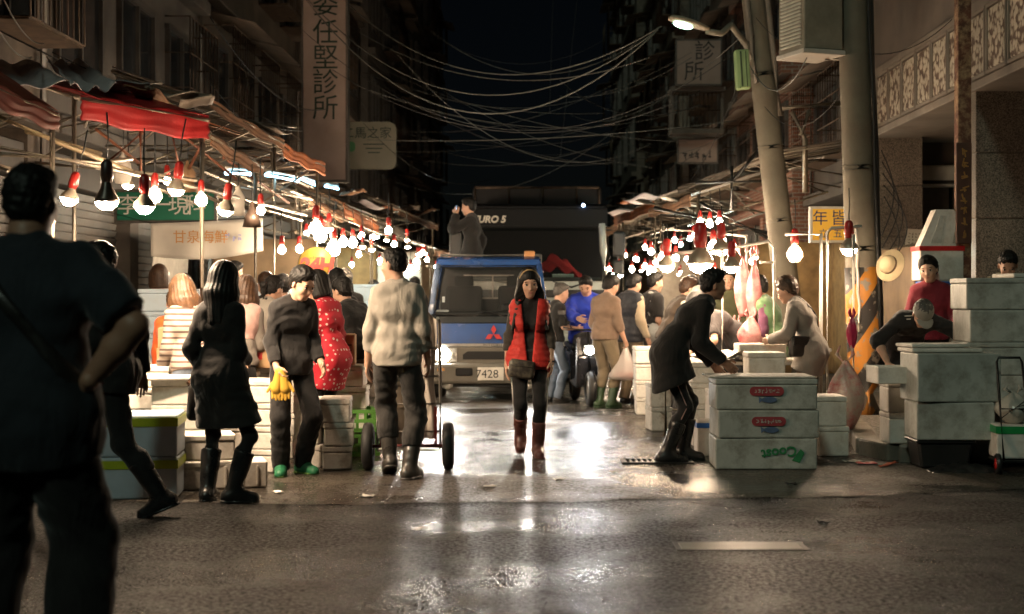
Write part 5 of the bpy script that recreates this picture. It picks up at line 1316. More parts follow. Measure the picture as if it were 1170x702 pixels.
cable('dark cable dipping across the street above the big truck', at(380, 80, 21), at(800, 104, 20), 0.75, .012, CABLE)
cable('straight dim cable from the pale rounded sign across the street', at(420, 160, 23), at(842, 138, 22), 0.12, .011, CABLEG)
cable('grey cable drooping from the air conditioner to the first pole', at(924, 62, 14.8), at(850, 60, 17.3), 0.42, .012, CABLEG)
cable('dark cable running low over the left stalls', at(-10, 30, 12), at(345, 150, 17), 0.18, .012, CABLE)
cable('pale cable falling from the upper left corner', at(0, -10, 9.5), at(50, 50, 12), 0.1, .010, CABLEG)
cable('lower pale cable falling at the upper left edge', at(-8, 22, 9.5), at(36, 66, 11.5), 0.08, .010, CABLEG)
cable('dark cable hanging from the wall to the clinic sign foot', at(240, 20, 17), at(372, 125, 22), 0.35, .010, CABLE)
cable('cable bundle running along the right row under the signs', at(640, 92, 30), at(800, 120, 22), 0.4, .014, CABLE)
cable('thin cable from the first pole down the right row', at(860, 30, 17.5), at(650, 130, 40), 0.6, .010, CABLEG)
cable('thin vertical drop cable against the black sky', at(632, -6, 40), at(628, 130, 40), 0.0, .012, CABLE)
cable('second thin drop cable against the black sky', at(660, -6, 36), at(640, 180, 36), 0.0, .010, CABLE)
cable('low cable over the big truck from row to row', at(500, 172, 33), at(760, 176, 30), 0.3, .014, CABLE)
cable('crossing cable over the big truck sloping to the right', at(640, 110, 32), at(790, 66, 26), 0.25, .011, CABLEG)

R = random.Random(21)
EX = [('thin black cable from the second left house to the first pole', (330, 20, 19), (858, 46, 17.4), 1.3), ('thin black cable above the red awning', (60, 60, 12), (300, 140, 15), .1), ('slack black cable over the brown tin canopies', (240, 95, 14), (395, 215, 21), .25),
      ('black cable from the clinic sign down to the lorry roof', (398, 120, 22.4), (560, 205, 27), .5), ('thin black cable across the street at the pale rounded sign', (452, 150, 24), (775, 120, 28), .5), ('thin grey cable across the street under the street lamp', (470, 100, 30), (790, 60, 26), .7),
      ('black cable running along the terrace with the pale rounded sign', (400, 90, 24), (492, 190, 46), .6), ('black cable down the first pole to the tin canopy', (862, 40, 17.3), (790, 205, 19.8), .2), ('thin black cable from the fuse box to the clinic signboard', (846, 100, 17), (780, 110, 29), .6),
      ('black cable between the two leaning concrete poles', (862, 18, 17.4), (962, 26, 15), .3), ('lower black cable between the two leaning concrete poles', (872, 120, 17.4), (968, 96, 15), .35), ('thin black cable from the striped pole to the frieze', (985, 60, 15), (1090, 20, 15.5), .15),
      ('grey cable draped along the right hand signs', (700, 150, 34), (835, 150, 21), .45), ('thin black cable crossing high over the lane', (480, 30, 34), (700, 40, 34), .8), ('twisted black cable pair above the lorry', (520, 140, 36), (720, 150, 34), .7), ('sagging thin cable above the far canopies', (690, 200, 38), (800, 170, 23), .4)]
for i in range(12):
    Ya = R.uniform(18, 36); Yb = Ya + R.uniform(-6, 6); xa, xb = R.uniform(395, 480), R.uniform(690, 800)
    EX.append(('thin grey cable strung over the lane, %s of the tangle above the lorry' % ORD[i], (xa, R.uniform(20, 190), max(Ya, 18)), (xb, R.uniform(30, 200), max(Yb, 18)), R.uniform(.2, 1.0)))
for lab, a, b_, sg in EX: cable(lab, at(*a), at(*b_), sg, .007, CABLEG if 'grey' in lab else CABLE)

# added cloth and board backdrops, made up to catch bulb light behind the stalls
BDM = [mat('ochre_cloth', (.30, .19, .08), rough=.8, var=.3, bump=.4, bscale=12, bdist=.02), mat('faded_plywood', (.28, .19, .11), rough=.7, var=.3, nscale=3, bump=.2), mat('dusty_blue_sheet', (.16, .22, .26), rough=.6, var=.25, bump=.4, bscale=12, bdist=.02), mat('pale_sheet', (.38, .35, .30), rough=.7, var=.2, bump=.4, bscale=12, bdist=.02)]
BD = [(4.35, 17.2, 1.9, 1.7, 1, 'plywood board behind the hanging striped bags'), (4.4, 20.2, 2.2, 1.9, 0, 'ochre cloth behind the right lamp cluster'), (4.3, 23.6, 2.4, 1.8, 3, 'pale sheet farther behind the right lamp cluster'), (4.2, 27.5, 2.8, 2.0, 1, 'plywood board far down the right stalls'), (4.1, 32.5, 4, 2.1, 0, 'ochre cloth hung at the far right stalls'),
      (-4.75, 18.6, 1.8, 1.9, 3, 'pale sheet behind the pale blue boxes'), (-4.7, 21.6, 2.2, 1.9, 2, 'dusty blue sheet behind the round yellow sign'), (-4.6, 25.5, 3.0, 2.0, 1, 'plywood board behind the long left lamp cluster'), (-4.4, 30.5, 4.5, 2.1, 0, 'ochre cloth far down the left stalls'), (-4.2, 37.0, 5, 2.2, 3, 'pale sheet at the far end of the left stalls')]
BD += [(-4.0, 45.5, 7, 2.4, 1, 'plywood boards past the last left canopy'), (-3.8, 54, 8, 2.6, 0, 'last ochre cloth down the left stalls'), (3.95, 40, 6, 2.3, 3, 'pale sheet past the last right canopy'), (3.75, 49, 8, 2.5, 1, 'last plywood boards down the right stalls')]
PT = [(-3.9, 20.6, 1.5, 2.0, 1, 'plywood partition between the near left stalls'), (-3.75, 26.8, 1.6, 2.1, 0, 'ochre partition between the middle left stalls'), (-3.5, 33.5, 1.7, 2.2, 3, 'pale partition between the far left stalls'), (-3.4, 42.0, 1.8, 2.3, 1, 'plywood partition at the far left stalls'), (3.95, 21.4, 1.2, 2.0, 0, 'ochre partition between the near right stalls'), (3.75, 27.2, 1.4, 2.1, 1, 'plywood partition between the middle right stalls'), (3.6, 34.0, 1.5, 2.2, 3, 'pale partition between the far right stalls')]
for i, (x, y, w_, h_, k, lab) in enumerate(PT):  # added screens, made up to catch bulb light as a mid-tone background
    t = thing('added_screen', lab, 'screen', (x, y, 0.2), group='added partitions between the stalls')
    sheetobj('sheet', ((-w_ / 2, 0, 0), (w_ / 2, 0, 0), (w_ / 2, 0, h_), (-w_ / 2, 0, h_)), BDM[k], t, sag=0, ripple=.012 if k != 1 else .003, th=.012)
    for sx in (-1, 1):
        bm = B(); add_tube(bm, [(sx * w_ / 2, -.02, -.19), (sx * w_ / 2, -.02, h_ + .1)], .018, 6); obj('post', bm, PIPE, t)
for i, (x, y, w_, h_, k, lab) in enumerate(BD):
    sg = -1 if x > 0 else 1
    t = thing('added_sheet', lab, 'sheet', (x, y, 0.25), group='added backdrops behind the stalls')
    sheetobj('sheet', ((0, -w_ / 2, 0), (0, w_ / 2, 0), (0, w_ / 2, h_), (0, -w_ / 2, h_)), BDM[k], t, sag=0, ripple=.015 if k != 1 else .003, th=.012)
    bm = B(); add_tube(bm, [(sg * .03, -w_ / 2 - .1, h_ + .01), (sg * .03, w_ / 2 + .1, h_ + .01)], .015, 6); obj('rail', bm, PIPE, t)

canopy('dim tin canopy far down the left row past the lorry cab', (-2.3, 33, 2.5), (-2.0, 44, 2.6), (-1.9, 1, .6), 0, TARP[5], TARP[1], 0.18, True, 21, group=GC)
canopy('last brown canopy far down the left row', (-2.0, 45, 2.6), (-1.8, 58, 2.7), (-1.9, 1, .6), 0, TARP[1], TARP[2], 0.2, True, 22, group=GC)
canopy('dim brown canopy far down the right row', (2.7, 55, 2.6), (2.7, 40, 2.6), (1.7, 1, .6), 0, TARP[1], TARP[5], 0.2, True, 23, group=GD)
# ---------------------------------------------------------------- boxes
FOAM = mat('white_foam', (0.74, 0.70, 0.64), rough=0.75, var=0.07, nscale=3, bump=0.25, bscale=55, bdist=0.004, dirt=(0.40, 0.33, 0.25), dscale=6.5, damt=0.6)
FOAM2 = mat('worn_foam', (0.60, 0.57, 0.52), rough=0.75, var=0.12, nscale=3, bump=0.3, bscale=45, bdist=0.005, dirt=(0.22, 0.18, 0.13), dscale=6.0, damt=0.9)
FOAMB = mat('pale_blue_foam', (0.48, 0.60, 0.70), rough=0.7, var=0.08, nscale=3, bump=0.2, bscale=100, bdist=0.002, dirt=(0.4, 0.42, 0.42), dscale=3)
FOAMG = mat('shade_grey_foam', (0.46, 0.47, 0.43), rough=0.6, var=0.14, nscale=2.5, bump=0.35, bscale=40, bdist=0.006, dirt=(0.17, 0.15, 0.115), dscale=7.5, damt=0.65)  # white foam toned grey, its dim light put into the base colour
LIME = mat('lime_tape', (0.34, 0.42, 0.02), rough=0.4, var=0.08, bump=0.05); REDT = mat('red_tape', (0.55, 0.02, 0.02), rough=0.35, var=0.08, bump=0.05)
BLUET = mat('blue_tape', (0.02, 0.12, 0.45), rough=0.35, var=0.08, bump=0.05); GREENT = mat('green_tape', (0.02, 0.30, 0.08), rough=0.35, var=0.08, bump=0.05)
CARD = mat('brown_cardboard', (0.36, 0.22, 0.11), rough=0.8, var=0.15, nscale=4, bump=0.15, bscale=60); CTAPE = mat('packing_tape', (0.42, 0.28, 0.14), rough=0.25, var=0.05, bump=0)
INNER = mat('foam_inside', (0.55, 0.5, 0.45), rough=0.7)
GB = 'white foam fish boxes'
SEEN = {}
def foam_box(label, x, y, z, w, d, h, rz=0.0, m=None, lid=True, tape=None, open_=False, group=GB, lidm=None, grooves=False):
    t = thing('foam_box', label, 'foam box', (x, y, z), rz, group); m = m or FOAM
    lh = 0.045 if lid else 0.0; bh = h - lh - 0.002
    if open_:
        bm = B(); th = 0.03
        for dx, dy, sx, sy in ((0, d / 2 - th / 2, w, th), (0, -d / 2 + th / 2, w, th), (w / 2 - th / 2, 0, th, d - 2 * th - .002), (-w / 2 + th / 2, 0, th, d - 2 * th - .002)): add_box(bm, (dx, dy, bh / 2), (sx, sy, bh), None, 0.006)
        add_box(bm, (0, 0, th / 2), (w - 2 * th - .004, d - 2 * th - .004, th)); obj('box_body', bm, m, t)
        bm = B(); add_sheet(bm, lambda u, v: Vector(((u - .5) * (w - 2 * th - .006), (v - .5) * (d - 2 * th - .006), bh * .8 + .02 * math.sin(u * 17 + x) * math.sin(v * 13 + y))), 12, 8); obj('ice', bm, mat('crushed_ice', (.6, .6, .58), rough=.25, bump=.8, bscale=80, bdist=.01), t)
    else:
        bm = B(); add_box(bm, (0, 0, bh / 2 + .001), (w - 0.008, d - 0.008, bh), None, 0.012, seg=2)
        if grooves:
            for k in range(5): add_box(bm, (-w / 2 + (k + .7) * w / 5.4, -d / 2 + .002, bh * .5), (.012, .008, bh * .7))
        obj('box_body', bm, m, t)
        if lid:
            bm = B(); add_box(bm, (0, 0, h - lh / 2), (w, d, lh), None, 0.010, seg=2); obj('lid', bm, lidm or m, t)
    if tape:
        tm, z0, zh = tape; bm = B()
        for dx, dy, sx, sy in ((0, -d / 2 - .001, w + .008, .003), (0, d / 2 + .001, w + .008, .003), (w / 2 + .002, 0, .003, d - .002), (-w / 2 - .002, 0, .003, d - .002)): add_box(bm, (dx, dy, h * z0), (sx, sy, h * zh))
        obj('tape', bm, tm, t)
    return t
POSW = {1: ['only box'], 2: ['bottom', 'top'], 3: ['bottom', 'middle', 'top'], 4: ['bottom', 'second lowest', 'third lowest', 'top'], 5: ['bottom', 'second lowest', 'middle', 'second highest', 'top'],
        6: ['bottom', 'second from bottom', 'third from bottom', 'third from top', 'second from top', 'top']}
def stack(where, x, y, n, w, d, h, rz=0.0, m=None, z0=0.004, jit=0.012, seed=0, **k):
    R = random.Random(seed + int(x * 100) + int(y * 10)); out = []
    for i in range(n):
        col = ({FOAMB: 'pale blue', FOAMG: 'grey wet'}.get(m, 'white'))
        lab = ('%s foam box %s' % (col, where)) if n == 1 else ('%s %s foam box stacked %s' % (POSW[n][i], col, where))
        out.append(foam_box(lab, x + R.uniform(-jit, jit), y + R.uniform(-jit, jit), z0 + i * (h + .002), w, d, h, rz + R.uniform(-.03, .03), m, **k))
    return out
# --- left side
Y = 9.55
for i, lab in enumerate(('bottom grey blue box with lime stripe behind the walking legs', 'top grey blue box with lime stripe behind the walking legs')):
    foam_box(lab, ax(150, Y) - .02, Y + .25, .004 + i * .285, .58, .46, .283, 0.12, mat('blue_grey_foam', (0.40, 0.47, 0.54), rough=.6, var=.1, bump=.2, bscale=80, bdist=.003), lid=False, tape=(LIME, .82, .2))
stack('left of the woman in the black coat', -2.62, 10.7, 4, .46, .34, .185, .1, seed=1)
stack('behind the lime striped boxes', -3.02, 11.05, 5, .50, .36, .165, -.05, seed=2)
foam_box('white foam box lid end with red mark beside the black boots', -2.36, 10.22, .004, .40, .36, .20, .35, FOAM2, tape=None)
foam_box('white foam box on the one beside the black boots', -2.36, 10.26, .206, .38, .34, .18, .3, FOAM)
foam_box('long low ribbed white box on the ground behind the black boots', -2.18, 10.20, .004, .56, .42, .20, .28, FOAM, grooves=True) if False else foam_box('long low ribbed white box on the ground behind the black boots', ax(252, 10.15), 10.25, .004, .60, .34, .19, .30, FOAM, lid=False, grooves=True)
stack('between the black coat and the man in black', ax(296, 11.2), 11.2, 4, .36, .36, .178, -.12, seed=4)
stack('just behind the black coat, farther pile', ax(262, 11.9), 11.9, 4, .50, .4, .185, .05, seed=5)
stack('under the cardboard by the black coat', ax(305, 12.1), 12.15, 4, .5, .4, .19, .02, seed=6)
stack('between the man in black and the grey shirt', ax(385, 11.35), 11.4, 3, .24, .46, .185, .10, m=FOAM2, seed=7)
stack('behind the man in black at knee height', ax(362, 11.5), 11.55, 3, .16, .4, .18, -.2, seed=8)
stack('under the cardboard box with characters', ax(392, 12.6), 12.6, 4, .42, .42, .19, .05, seed=9)
stack('behind the polka dot tunic, low pile', ax(352, 12.9), 12.9, 4, .5, .4, .185, .0, seed=10)
stack('at the far end behind the grey shirt', ax(412, 13.6), 13.7, 4, .4, .4, .2, .1, seed=11)
foam_box('slanting white foam lid lying on the pile left of the black coat', -2.70, 10.62, .752, .56, .36, .03, .25, FOAM, lid=False)
def carton(label, x, y, z, w, d, h, rz, txt=None, mark=None):
    t = thing('cardboard_box', label, 'cardboard box', (x, y, z), rz, 'brown cartons on the left piles')
    bm = B(); add_box(bm, (0, 0, h / 2), (w, d, h), None, .004); obj('box_body', bm, CARD, t)
    bm = B(); add_box(bm, (0, 0, h + .0005), (.05, d + .004, .003)); add_box(bm, (0, -d / 2 - .0012, h - .03), (.05, .003, .06)); obj('tape', bm, CTAPE, t)
    bm = B(); add_box(bm, (0, -d / 4, h + .004), (w * .98, d * .49, .005), (.05, 0, 0)); obj('flap', bm, CARD, t)
    if txt: lettering(txt, .13, face_M((0.02, -d / 2 - .002, h * .45)), INK, t, ext=.002)
    if mark:
        bm = B(); add_box(bm, (-w * .1, -d / 2 - .0015, h * .42), (.06, .003, .06)); obj('printed_mark', bm, REDINK, t)
carton('upper brown carton behind the striped sweater woman', ax(204, 11.2), 11.25, .97, .30, .3, .15, .1)
carton('lower brown carton behind the striped sweater woman', ax(204, 11.2), 11.25, .80, .31, .3, .165, .06)
carton('brown carton with a red mark left of the man in black', ax(308, 12.1), 12.0, .775, .36, .32, .24, -.04, None, True)
carton('brown carton with two black characters right of the polka dot tunic', ax(386, 12.6), 12.5, .775, .34, .32, .26, .08, '欣旺')
carton('flat brown carton on the stall behind the ponytail woman', ax(300, 13.2), 13.2, .78, .5, .3, .18, .0)
# green crate
def crate(label, x, y, z, w, d, h, rz, m):
    t = thing('plastic_crate', label, 'crate', (x, y, z), rz)
    bm = B()
    for k in range(3):
        zz = .02 + k * (h - .04) / 2
        for dx, dy, sx, sy in ((0, d / 2, w, .02), (0, -d / 2, w, .02), (w / 2, 0, .02, d - .022), (-w / 2, 0, .02, d - .022)): add_box(bm, (dx, dy, zz), (sx, sy, .03))
    for q in range(5):
        for s_ in (-1, 1): add_box(bm, (-w / 2 + (q + .5) * w / 5, s_ * d / 2, h / 2), (.022, .015, h - .07))
    for q in range(4):
        for s_ in (-1, 1): add_box(bm, (s_ * w / 2, -d / 2 + (q + .5) * d / 4, h / 2), (.015, .022, h - .07))
    obj('lattice', bm, m, t)
    bm = B(); add_box(bm, (0, 0, .008), (w - .025, d - .025, .01)); obj('floor', bm, m, t)
GRP = mat('green_plastic', (0.10, 0.26, 0.05), rough=.4, var=.1, bump=.05)
crate('lower green plastic crate beside the cart wheel', ax(406, 12.3), 12.3, .004, .34, .4, .2, .3, GRP)
crate('upper green plastic crate beside the cart wheel', ax(405, 12.3), 12.3, .21, .34, .4, .2, .25, GRP)
# stall tables
TABM = mat('stall_table_top', (.45, .42, .38), rough=.35, metal=.3, var=.15, dirt=(.2, .16, .12), dscale=4)
def table(label, x, y, w, d, h, rz=0.0, m=None):
    t = thing('stall_table', label, 'table', (x, y, 0.0), rz)
    bm = B(); add_box(bm, (0, 0, h - .02), (w, d, .04), None, .006); obj('tabletop', bm, m or TABM, t)
    for sx in (-1, 1):
        for sy in (-1, 1):
            bm = B(); add_tube(bm, [(sx * (w / 2 - .06), sy * (d / 2 - .06), 0.004), (sx * (w / 2 - .06), sy * (d / 2 - .06), h - .042)], .02, 7); obj('leg', bm, PIPE, t)
    bm = B()
    for sx in (-1, 1): add_tube(bm, [(sx * (w / 2 - .06), -d / 2 + .06, .2), (sx * (w / 2 - .06), d / 2 - .06, .2)], .012, 6)
    add_tube(bm, [(-w / 2 + .06, d / 2 - .06, .2), (w / 2 - .06, d / 2 - .06, .2)], .012, 6); obj('brace', bm, PIPE, t)
table('left stall table behind the crowd, nearest', -4.0, 13.6, 1.1, 2.2, .78)
table('left stall table behind the crowd, under the pale blue boxes', -3.95, 17.2, 1.1, 3.2, .8)
table('left stall table far behind the grey shirt man', -3.5, 22.0, 1.1, 3.2, .8)
stack('on the second left stall table, left pile', ax(296, 17.2), 16.9, 3, .55, .45, .24, .0, m=FOAMB, z0=.802, seed=20)
stack('on the second left stall table, right pile', ax(336, 17.2), 17.6, 3, .52, .45, .22, .05, m=FOAMB, z0=.802, seed=21)
stack('behind the purple shirt vendor', ax(266, 18.4), 18.55, 3, .7, .4, .22, .0, m=FOAMB, z0=.802, seed=22)
stack('on the first left stall table', ax(196, 14.2), 14.2, 3, .6, .45, .22, .08, m=FOAMB, z0=.78, seed=23)
stack('on the far left stall table beside the grey shirt', ax(412, 21.6), 21.7, 3, .62, .45, .25, .0, m=FOAMB, z0=.802, seed=24)
stack('on the far left stall table behind the 24H sign', ax(372, 22.4), 22.5, 3, .6, .45, .25, .05, m=FOAMB, z0=.802, seed=25)
# --- right side
MARK_R = mat('maroon_print', (0.36, 0.05, 0.06), rough=.6, var=.2, nscale=20, bump=0); MARK_B = mat('slate_blue_print', (0.10, 0.15, 0.26), rough=.6, var=.2, nscale=20, bump=0)
MARK_G = mat('green_print', (0.03, 0.22, 0.08), rough=.6, var=.2, nscale=20, bump=0)
bx = ax(871, 11.45); bz = .004
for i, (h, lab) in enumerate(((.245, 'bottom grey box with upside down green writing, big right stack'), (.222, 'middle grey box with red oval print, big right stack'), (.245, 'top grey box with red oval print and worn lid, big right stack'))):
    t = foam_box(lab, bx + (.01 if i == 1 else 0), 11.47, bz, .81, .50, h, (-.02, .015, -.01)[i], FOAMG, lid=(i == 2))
    if i == 0:
        lettering('Coost', .11, face_M((0.10, -.254, h * .56)) @ Matrix.Rotation(PI + .12, 4, 'Z'), MARK_G, t, ext=.0015, bold=.003)
        bm = B(); add_prism(bm, [(0, 0), (.07, .09), (.10, .06), (.06, -.02)], face_M((0.20, -.252, h * .30)), .002); obj('printed_leaf', bm, MARK_G, t)
    else:
        bm = B(); M_ = face_M((0.0, -.254 if i == 1 else -.254, h * (.60 if i == 1 else .60)))
        outl = rrect(.27, .072, .035)
        add_prism(bm, [(x_ , y_ + .10 * x_ * x_ * (1 if True else 0)) for x_, y_ in outl], M_, .002); obj('printed_oval', bm, MARK_R, t)
        bm = B(); scribble_marks(bm, .20, .035, 7, 1, 30 + i, M_ @ Matrix.Translation((0, .002, .002)), .85, .0015); obj('oval_lettering', bm, FOAM2, t)
        bm = B(); add_prism(bm, [(.06 * math.cos(a), .024 * math.sin(a)) for a in [2 * PI * q / 14 for q in range(14)]], M_ @ Matrix.Translation((0.02, -.066, 0)), .002)
        add_prism(bm, [(-.045, 0), (-.085, .026), (-.08, -.026)], M_ @ Matrix.Translation((0.02, -.066, 0)), .0022); obj('printed_fish', bm, MARK_B, t)
    bz += h + .002
t = thing('board', 'flat worn white foam board lying on the big right stack', 'board', (bx - .03, 11.5, bz)); bm = B(); add_box(bm, (0, 0, .008), (.84, .52, .016), None, .004); obj('sheet', bm, FOAM2, t)
stack('right of the big grey stack', ax(947, 12.3), 12.35, 2, .27, .40, .255, .0, seed=30)
t = thing('wooden_tray', 'shallow pale wooden tray behind the big grey stack', 'tray', (ax(838, 12.4), 12.45, .56)); bm = B(); add_box(bm, (0, 0, .05), (.32, .3, .1), None, .005); obj('box_body', bm, mat('pale_wood', (.55, .36, .18), rough=.6), t)
bm = B(); add_box(bm, (0, 0, .106), (.30, .28, .01)); obj('paper', bm, PAPER, t)
stack('under the wooden tray', ax(838, 12.4), 12.45, 2, .44, .42, .276, .03, seed=31)
stack('behind the wooden tray, taller pile', ax(875, 12.9), 13.0, 3, .34, .40, .285, -.04, seed=32)
stack('left of the bending man in the black coat', ax(738, 16.6), 16.6, 4, .27, .4, .195, .0, seed=33)
stack('standing on the lane left of the black coat hem', ax(752, 14.6), 14.6, 2, .22, .35, .24, .1, m=FOAM2, seed=34)
stack('between the black coat and the big grey stack', ax(806, 13.1), 13.15, 4, .30, .4, .19, .04, seed=35)
foam_box('white box with blue and green tape beside the bending man', ax(806, 12.4), 12.3, .004, .20, .3, .30, .0, FOAM, tape=(BLUET, .88, .14))
table('right fish stall table under the big lamps', ax(842, 14.2), 14.3, 1.6, .9, .74)
table('right stall table farther down the row', 3.0, 18.2, 1.0, 3.0, .76)
table('right stall table far past the bent shopper', 3.2, 23.5, 1.0, 4.0, .76)
stack('on the farther right stall table', 3.0, 17.6, 2, .5, .4, .2, .05, z0=.76, seed=36)
stack('on the right table behind the padded vest', 3.05, 19.0, 3, .5, .4, .2, .05, z0=.76, seed=37)
stack('on the far right table past the maroon jacket', 3.3, 22.6, 3, .6, .45, .24, .0, z0=.76, seed=38)
stack('on the far right table at its end', 3.25, 24.4, 2, .6, .45, .26, .1, m=FOAMB, z0=.76, seed=39)
WP = mat('wrapping_paper', (.66, .62, .56), rough=.7, var=.08, bump=.2, bscale=20)
for i, (px, dy, z) in enumerate(((815, -.2, .745), (838, -.1, .745), (826, .15, .76))):
    t = thing('paper_sheet', ['crumpled white paper under the vendor hand', 'spread white paper on the fish table', 'white paper heap at the back of the fish table'][i], 'paper', (ax(px, 14.2), 14.15 + dy, z), i * .9)
    bm = B(); add_sheet(bm, lambda u, v: Vector(((u - .5) * .5, (v - .5) * .36, .04 + .03 * math.sin(u * 8 + i * 2) * math.cos(v * 7 + i) + .10 * max(0, u - .6) * (i == 0))), 12, 9, th=.004); obj('sheet', bm, WP, t)
foam_box('open white box of ice on the fish table', ax(868, 14.1), 14.1, .745, .46, .4, .16, 0, FOAM, lid=False, open_=True)
# right corner pile by the kerb
Yc = 11.75
t = thing('plastic_tub', 'black plastic tub at the kerb carrying grey foam boxes', 'tub', (ax(1076, 11.35), 11.42, .006))
TUBM = mat('black_tub', (.02, .02, .02), rough=.35, var=.2, bump=.1)
bm = B(); add_box(bm, (0, 0, .105), (.44, .36, .21), None, .02, taper=.86); add_box(bm, (0, 0, .215), (.47, .39, .025), None, .008); obj('shell', bm, TUBM, t)
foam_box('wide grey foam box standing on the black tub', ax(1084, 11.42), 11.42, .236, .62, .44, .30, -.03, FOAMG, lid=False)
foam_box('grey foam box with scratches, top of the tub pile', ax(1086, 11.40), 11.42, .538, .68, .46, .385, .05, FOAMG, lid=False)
foam_box('white foam lid lying on the scratched grey box', ax(1072, 11.5), 11.47, .925, .58, .40, .035, .05, FOAM, lid=False)
foam_box('second white lid tilted on top of the pile by the tub', ax(1066, 11.5), 11.52, .962, .50, .36, .03, .12, FOAM, lid=False)
foam_box('open white tray held out over the kerb by the capped worker', ax(1019, 11.6), 11.62, .665, .32, .34, .14, .05, FOAM, lid=False, open_=True)
stack('upright on the kerb under the white tray', ax(1030, 11.85), 11.98, 2, .22, .30, .255, .02, z0=.145, seed=40)
hs = [.28, .275, .28, .275, .27]
z = .14
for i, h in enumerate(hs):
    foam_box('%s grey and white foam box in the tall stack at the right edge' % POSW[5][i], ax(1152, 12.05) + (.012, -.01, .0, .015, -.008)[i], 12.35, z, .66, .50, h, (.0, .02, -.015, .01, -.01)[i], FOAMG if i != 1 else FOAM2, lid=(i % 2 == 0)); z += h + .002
foam_box('white foam lid tipped on the tall stack at the right edge', ax(1172, 12.4), 12.40, z, .45, .38, .04, .2, FOAM, lid=False)
z = .14
for i, (h, tp) in enumerate(((.34, None), (.34, None), (.34, None), (.36, (BLUET, .9, .16)), (.33, (REDT, .94, .14)))):
    foam_box(('%s white foam box of the taped pile before the granite pier' % POSW[5][i]) + (' with blue tape' if i == 3 else ' with red tape' if i == 4 else ''), ax(1081, 13.7) + (.0, .02, -.01, .06, .0)[i], 14.0, z, .43, .36, h, (.02, -.03, .02, .04, -.03)[i], FOAM, lid=False, tape=tp); z += h + .002
t = thing('foam_tray', 'tall tapering white foam tray standing on the red taped box', 'foam tray', (ax(1083, 13.7), 13.98, z))
bm = B(); add_prism(bm, [(-.22, 0), (.22, 0), (.22, .24), (.11, .36), (-.06, .36), (-.14, .18)], face_M((0, .09, 0)), .18); obj('shell', bm, FOAM, t)
bm = B(); add_prism(bm, [(-.16, .03), (-.06, .03), (-.02, .30), (-.07, .30)], face_M((.05, -.092, 0)), .006); add_prism(bm, [(.10, .03), (.19, .03), (.19, .22), (.14, .28)], face_M((.0, -.092, 0)), .006); obj('rib', bm, FOAM2, t)
# plastic wrapped load + bag with green tape on the little cart
FILM = mat('cloudy_plastic_film', (.50, .46, .40), rough=.22, var=.15, bump=.8, bscale=9, bdist=.03)
def blob_bag(name, label, cat, c, rx, ry, h, m, seed=0, tie=True, group=None, extra=None, parts='bag'):
    t = thing(name, label, cat, c, group=group); bm = B(); n, k = 22, 12
    R = random.Random(seed); ph = R.uniform(0, 6)
    prof = []
    rings = []
    for j in range(k + 1):
        v = j / k
        r = (math.sin(min(1, v * 1.5 + .25) * PI / 2) if v < .5 else max(.10, 1 - ((v - .5) / .5) ** 1.6 * .92)) 
        rings.append([bm.verts.new((rx * r * math.cos(a) * (1 + .09 * math.sin(5 * a + ph + v * 4) + .05 * math.sin(11 * a + ph * 2)), ry * r * math.sin(a) * (1 + .09 * math.sin(5 * a + ph + v * 4)), h * v * (1 - .04 * math.sin(3 * a)))) for a in [2 * PI * q / n for q in range(n)]])
    for a, b_ in zip(rings, rings[1:]):
        for q in range(n): bm.faces.new((a[q], a[(q + 1) % n], b_[(q + 1) % n], b_[q])).smooth = True
    bm.faces.new(rings[0][::-1]); bm.faces.new(rings[-1])
    obj(parts, bm, m, t)
    if tie:
        bm = B()
        for s_ in (-1, 1): add_tube(bm, [(s_ * .01, 0, h * .97), (s_ * rx * .45, .02, h * 1.12), (s_ * rx * .3, 0, h * 1.25)], [.012, .02, .006], 6)
        obj('handle', bm, m, t)
    return t
blob_bag('plastic_bundle', 'load wrapped in cloudy plastic film leaning on the tub', 'bundle', (ax(1122, 11.7), 11.66, .0), .26, .28, .55, FILM, 3, False, parts='wrapping')
PINKF = mat('pink_print_plastic', (.62, .50, .42), rough=.3, var=.2, nscale=5, bump=.6, bscale=12, bdist=.02, dirt=(.55, .04, .06), dscale=5, damt=1.0)
blob_bag('plastic_bag', 'white and red printed plastic bag slumped against the striped pole', 'bag', (ax(966, 13.2), 13.2, .14), .17, .16, .62, PINKF, 4)
t = blob_bag('plastic_bag', 'pink plastic bag hanging from the pipe rack by the striped pole', 'bag', (ax(973, 13.35), 13.33, az(398, 13.35)), .05, .05, .30, mat('pink_plastic', (.55, .03, .10), rough=.3, bump=.4, bscale=15, bdist=.02), 5)
STRIPE = mat('red_white_striped_plastic', (.40, .19, .18), rough=.35, var=.15, nscale=3, bump=.5, bscale=12, bdist=.02, dirt=(.36, .02, .03), dscale=9, damt=1.0)
for i, (px, py, Y, rx, h, lab) in enumerate(((849, 362, 15.0, .09, .62, 'long bunch of red and white striped bags hung on the rack'), (862, 372, 14.9, .08, .68, 'second bunch of red striped bags hung nearer the post'), (858, 402, 14.8, .13, .36, 'low pink and white bag bunch under the hanging striped bags'), (842, 398, 15.1, .07, .28, 'little reddish bag bunch left of the striped bags'))):
    blob_bag('plastic_bags', lab, 'bags', at(px, py, Y), rx, rx * .8, h, STRIPE, 10 + i, group='bunches of striped bags on the right rack', parts='bag_bunch')
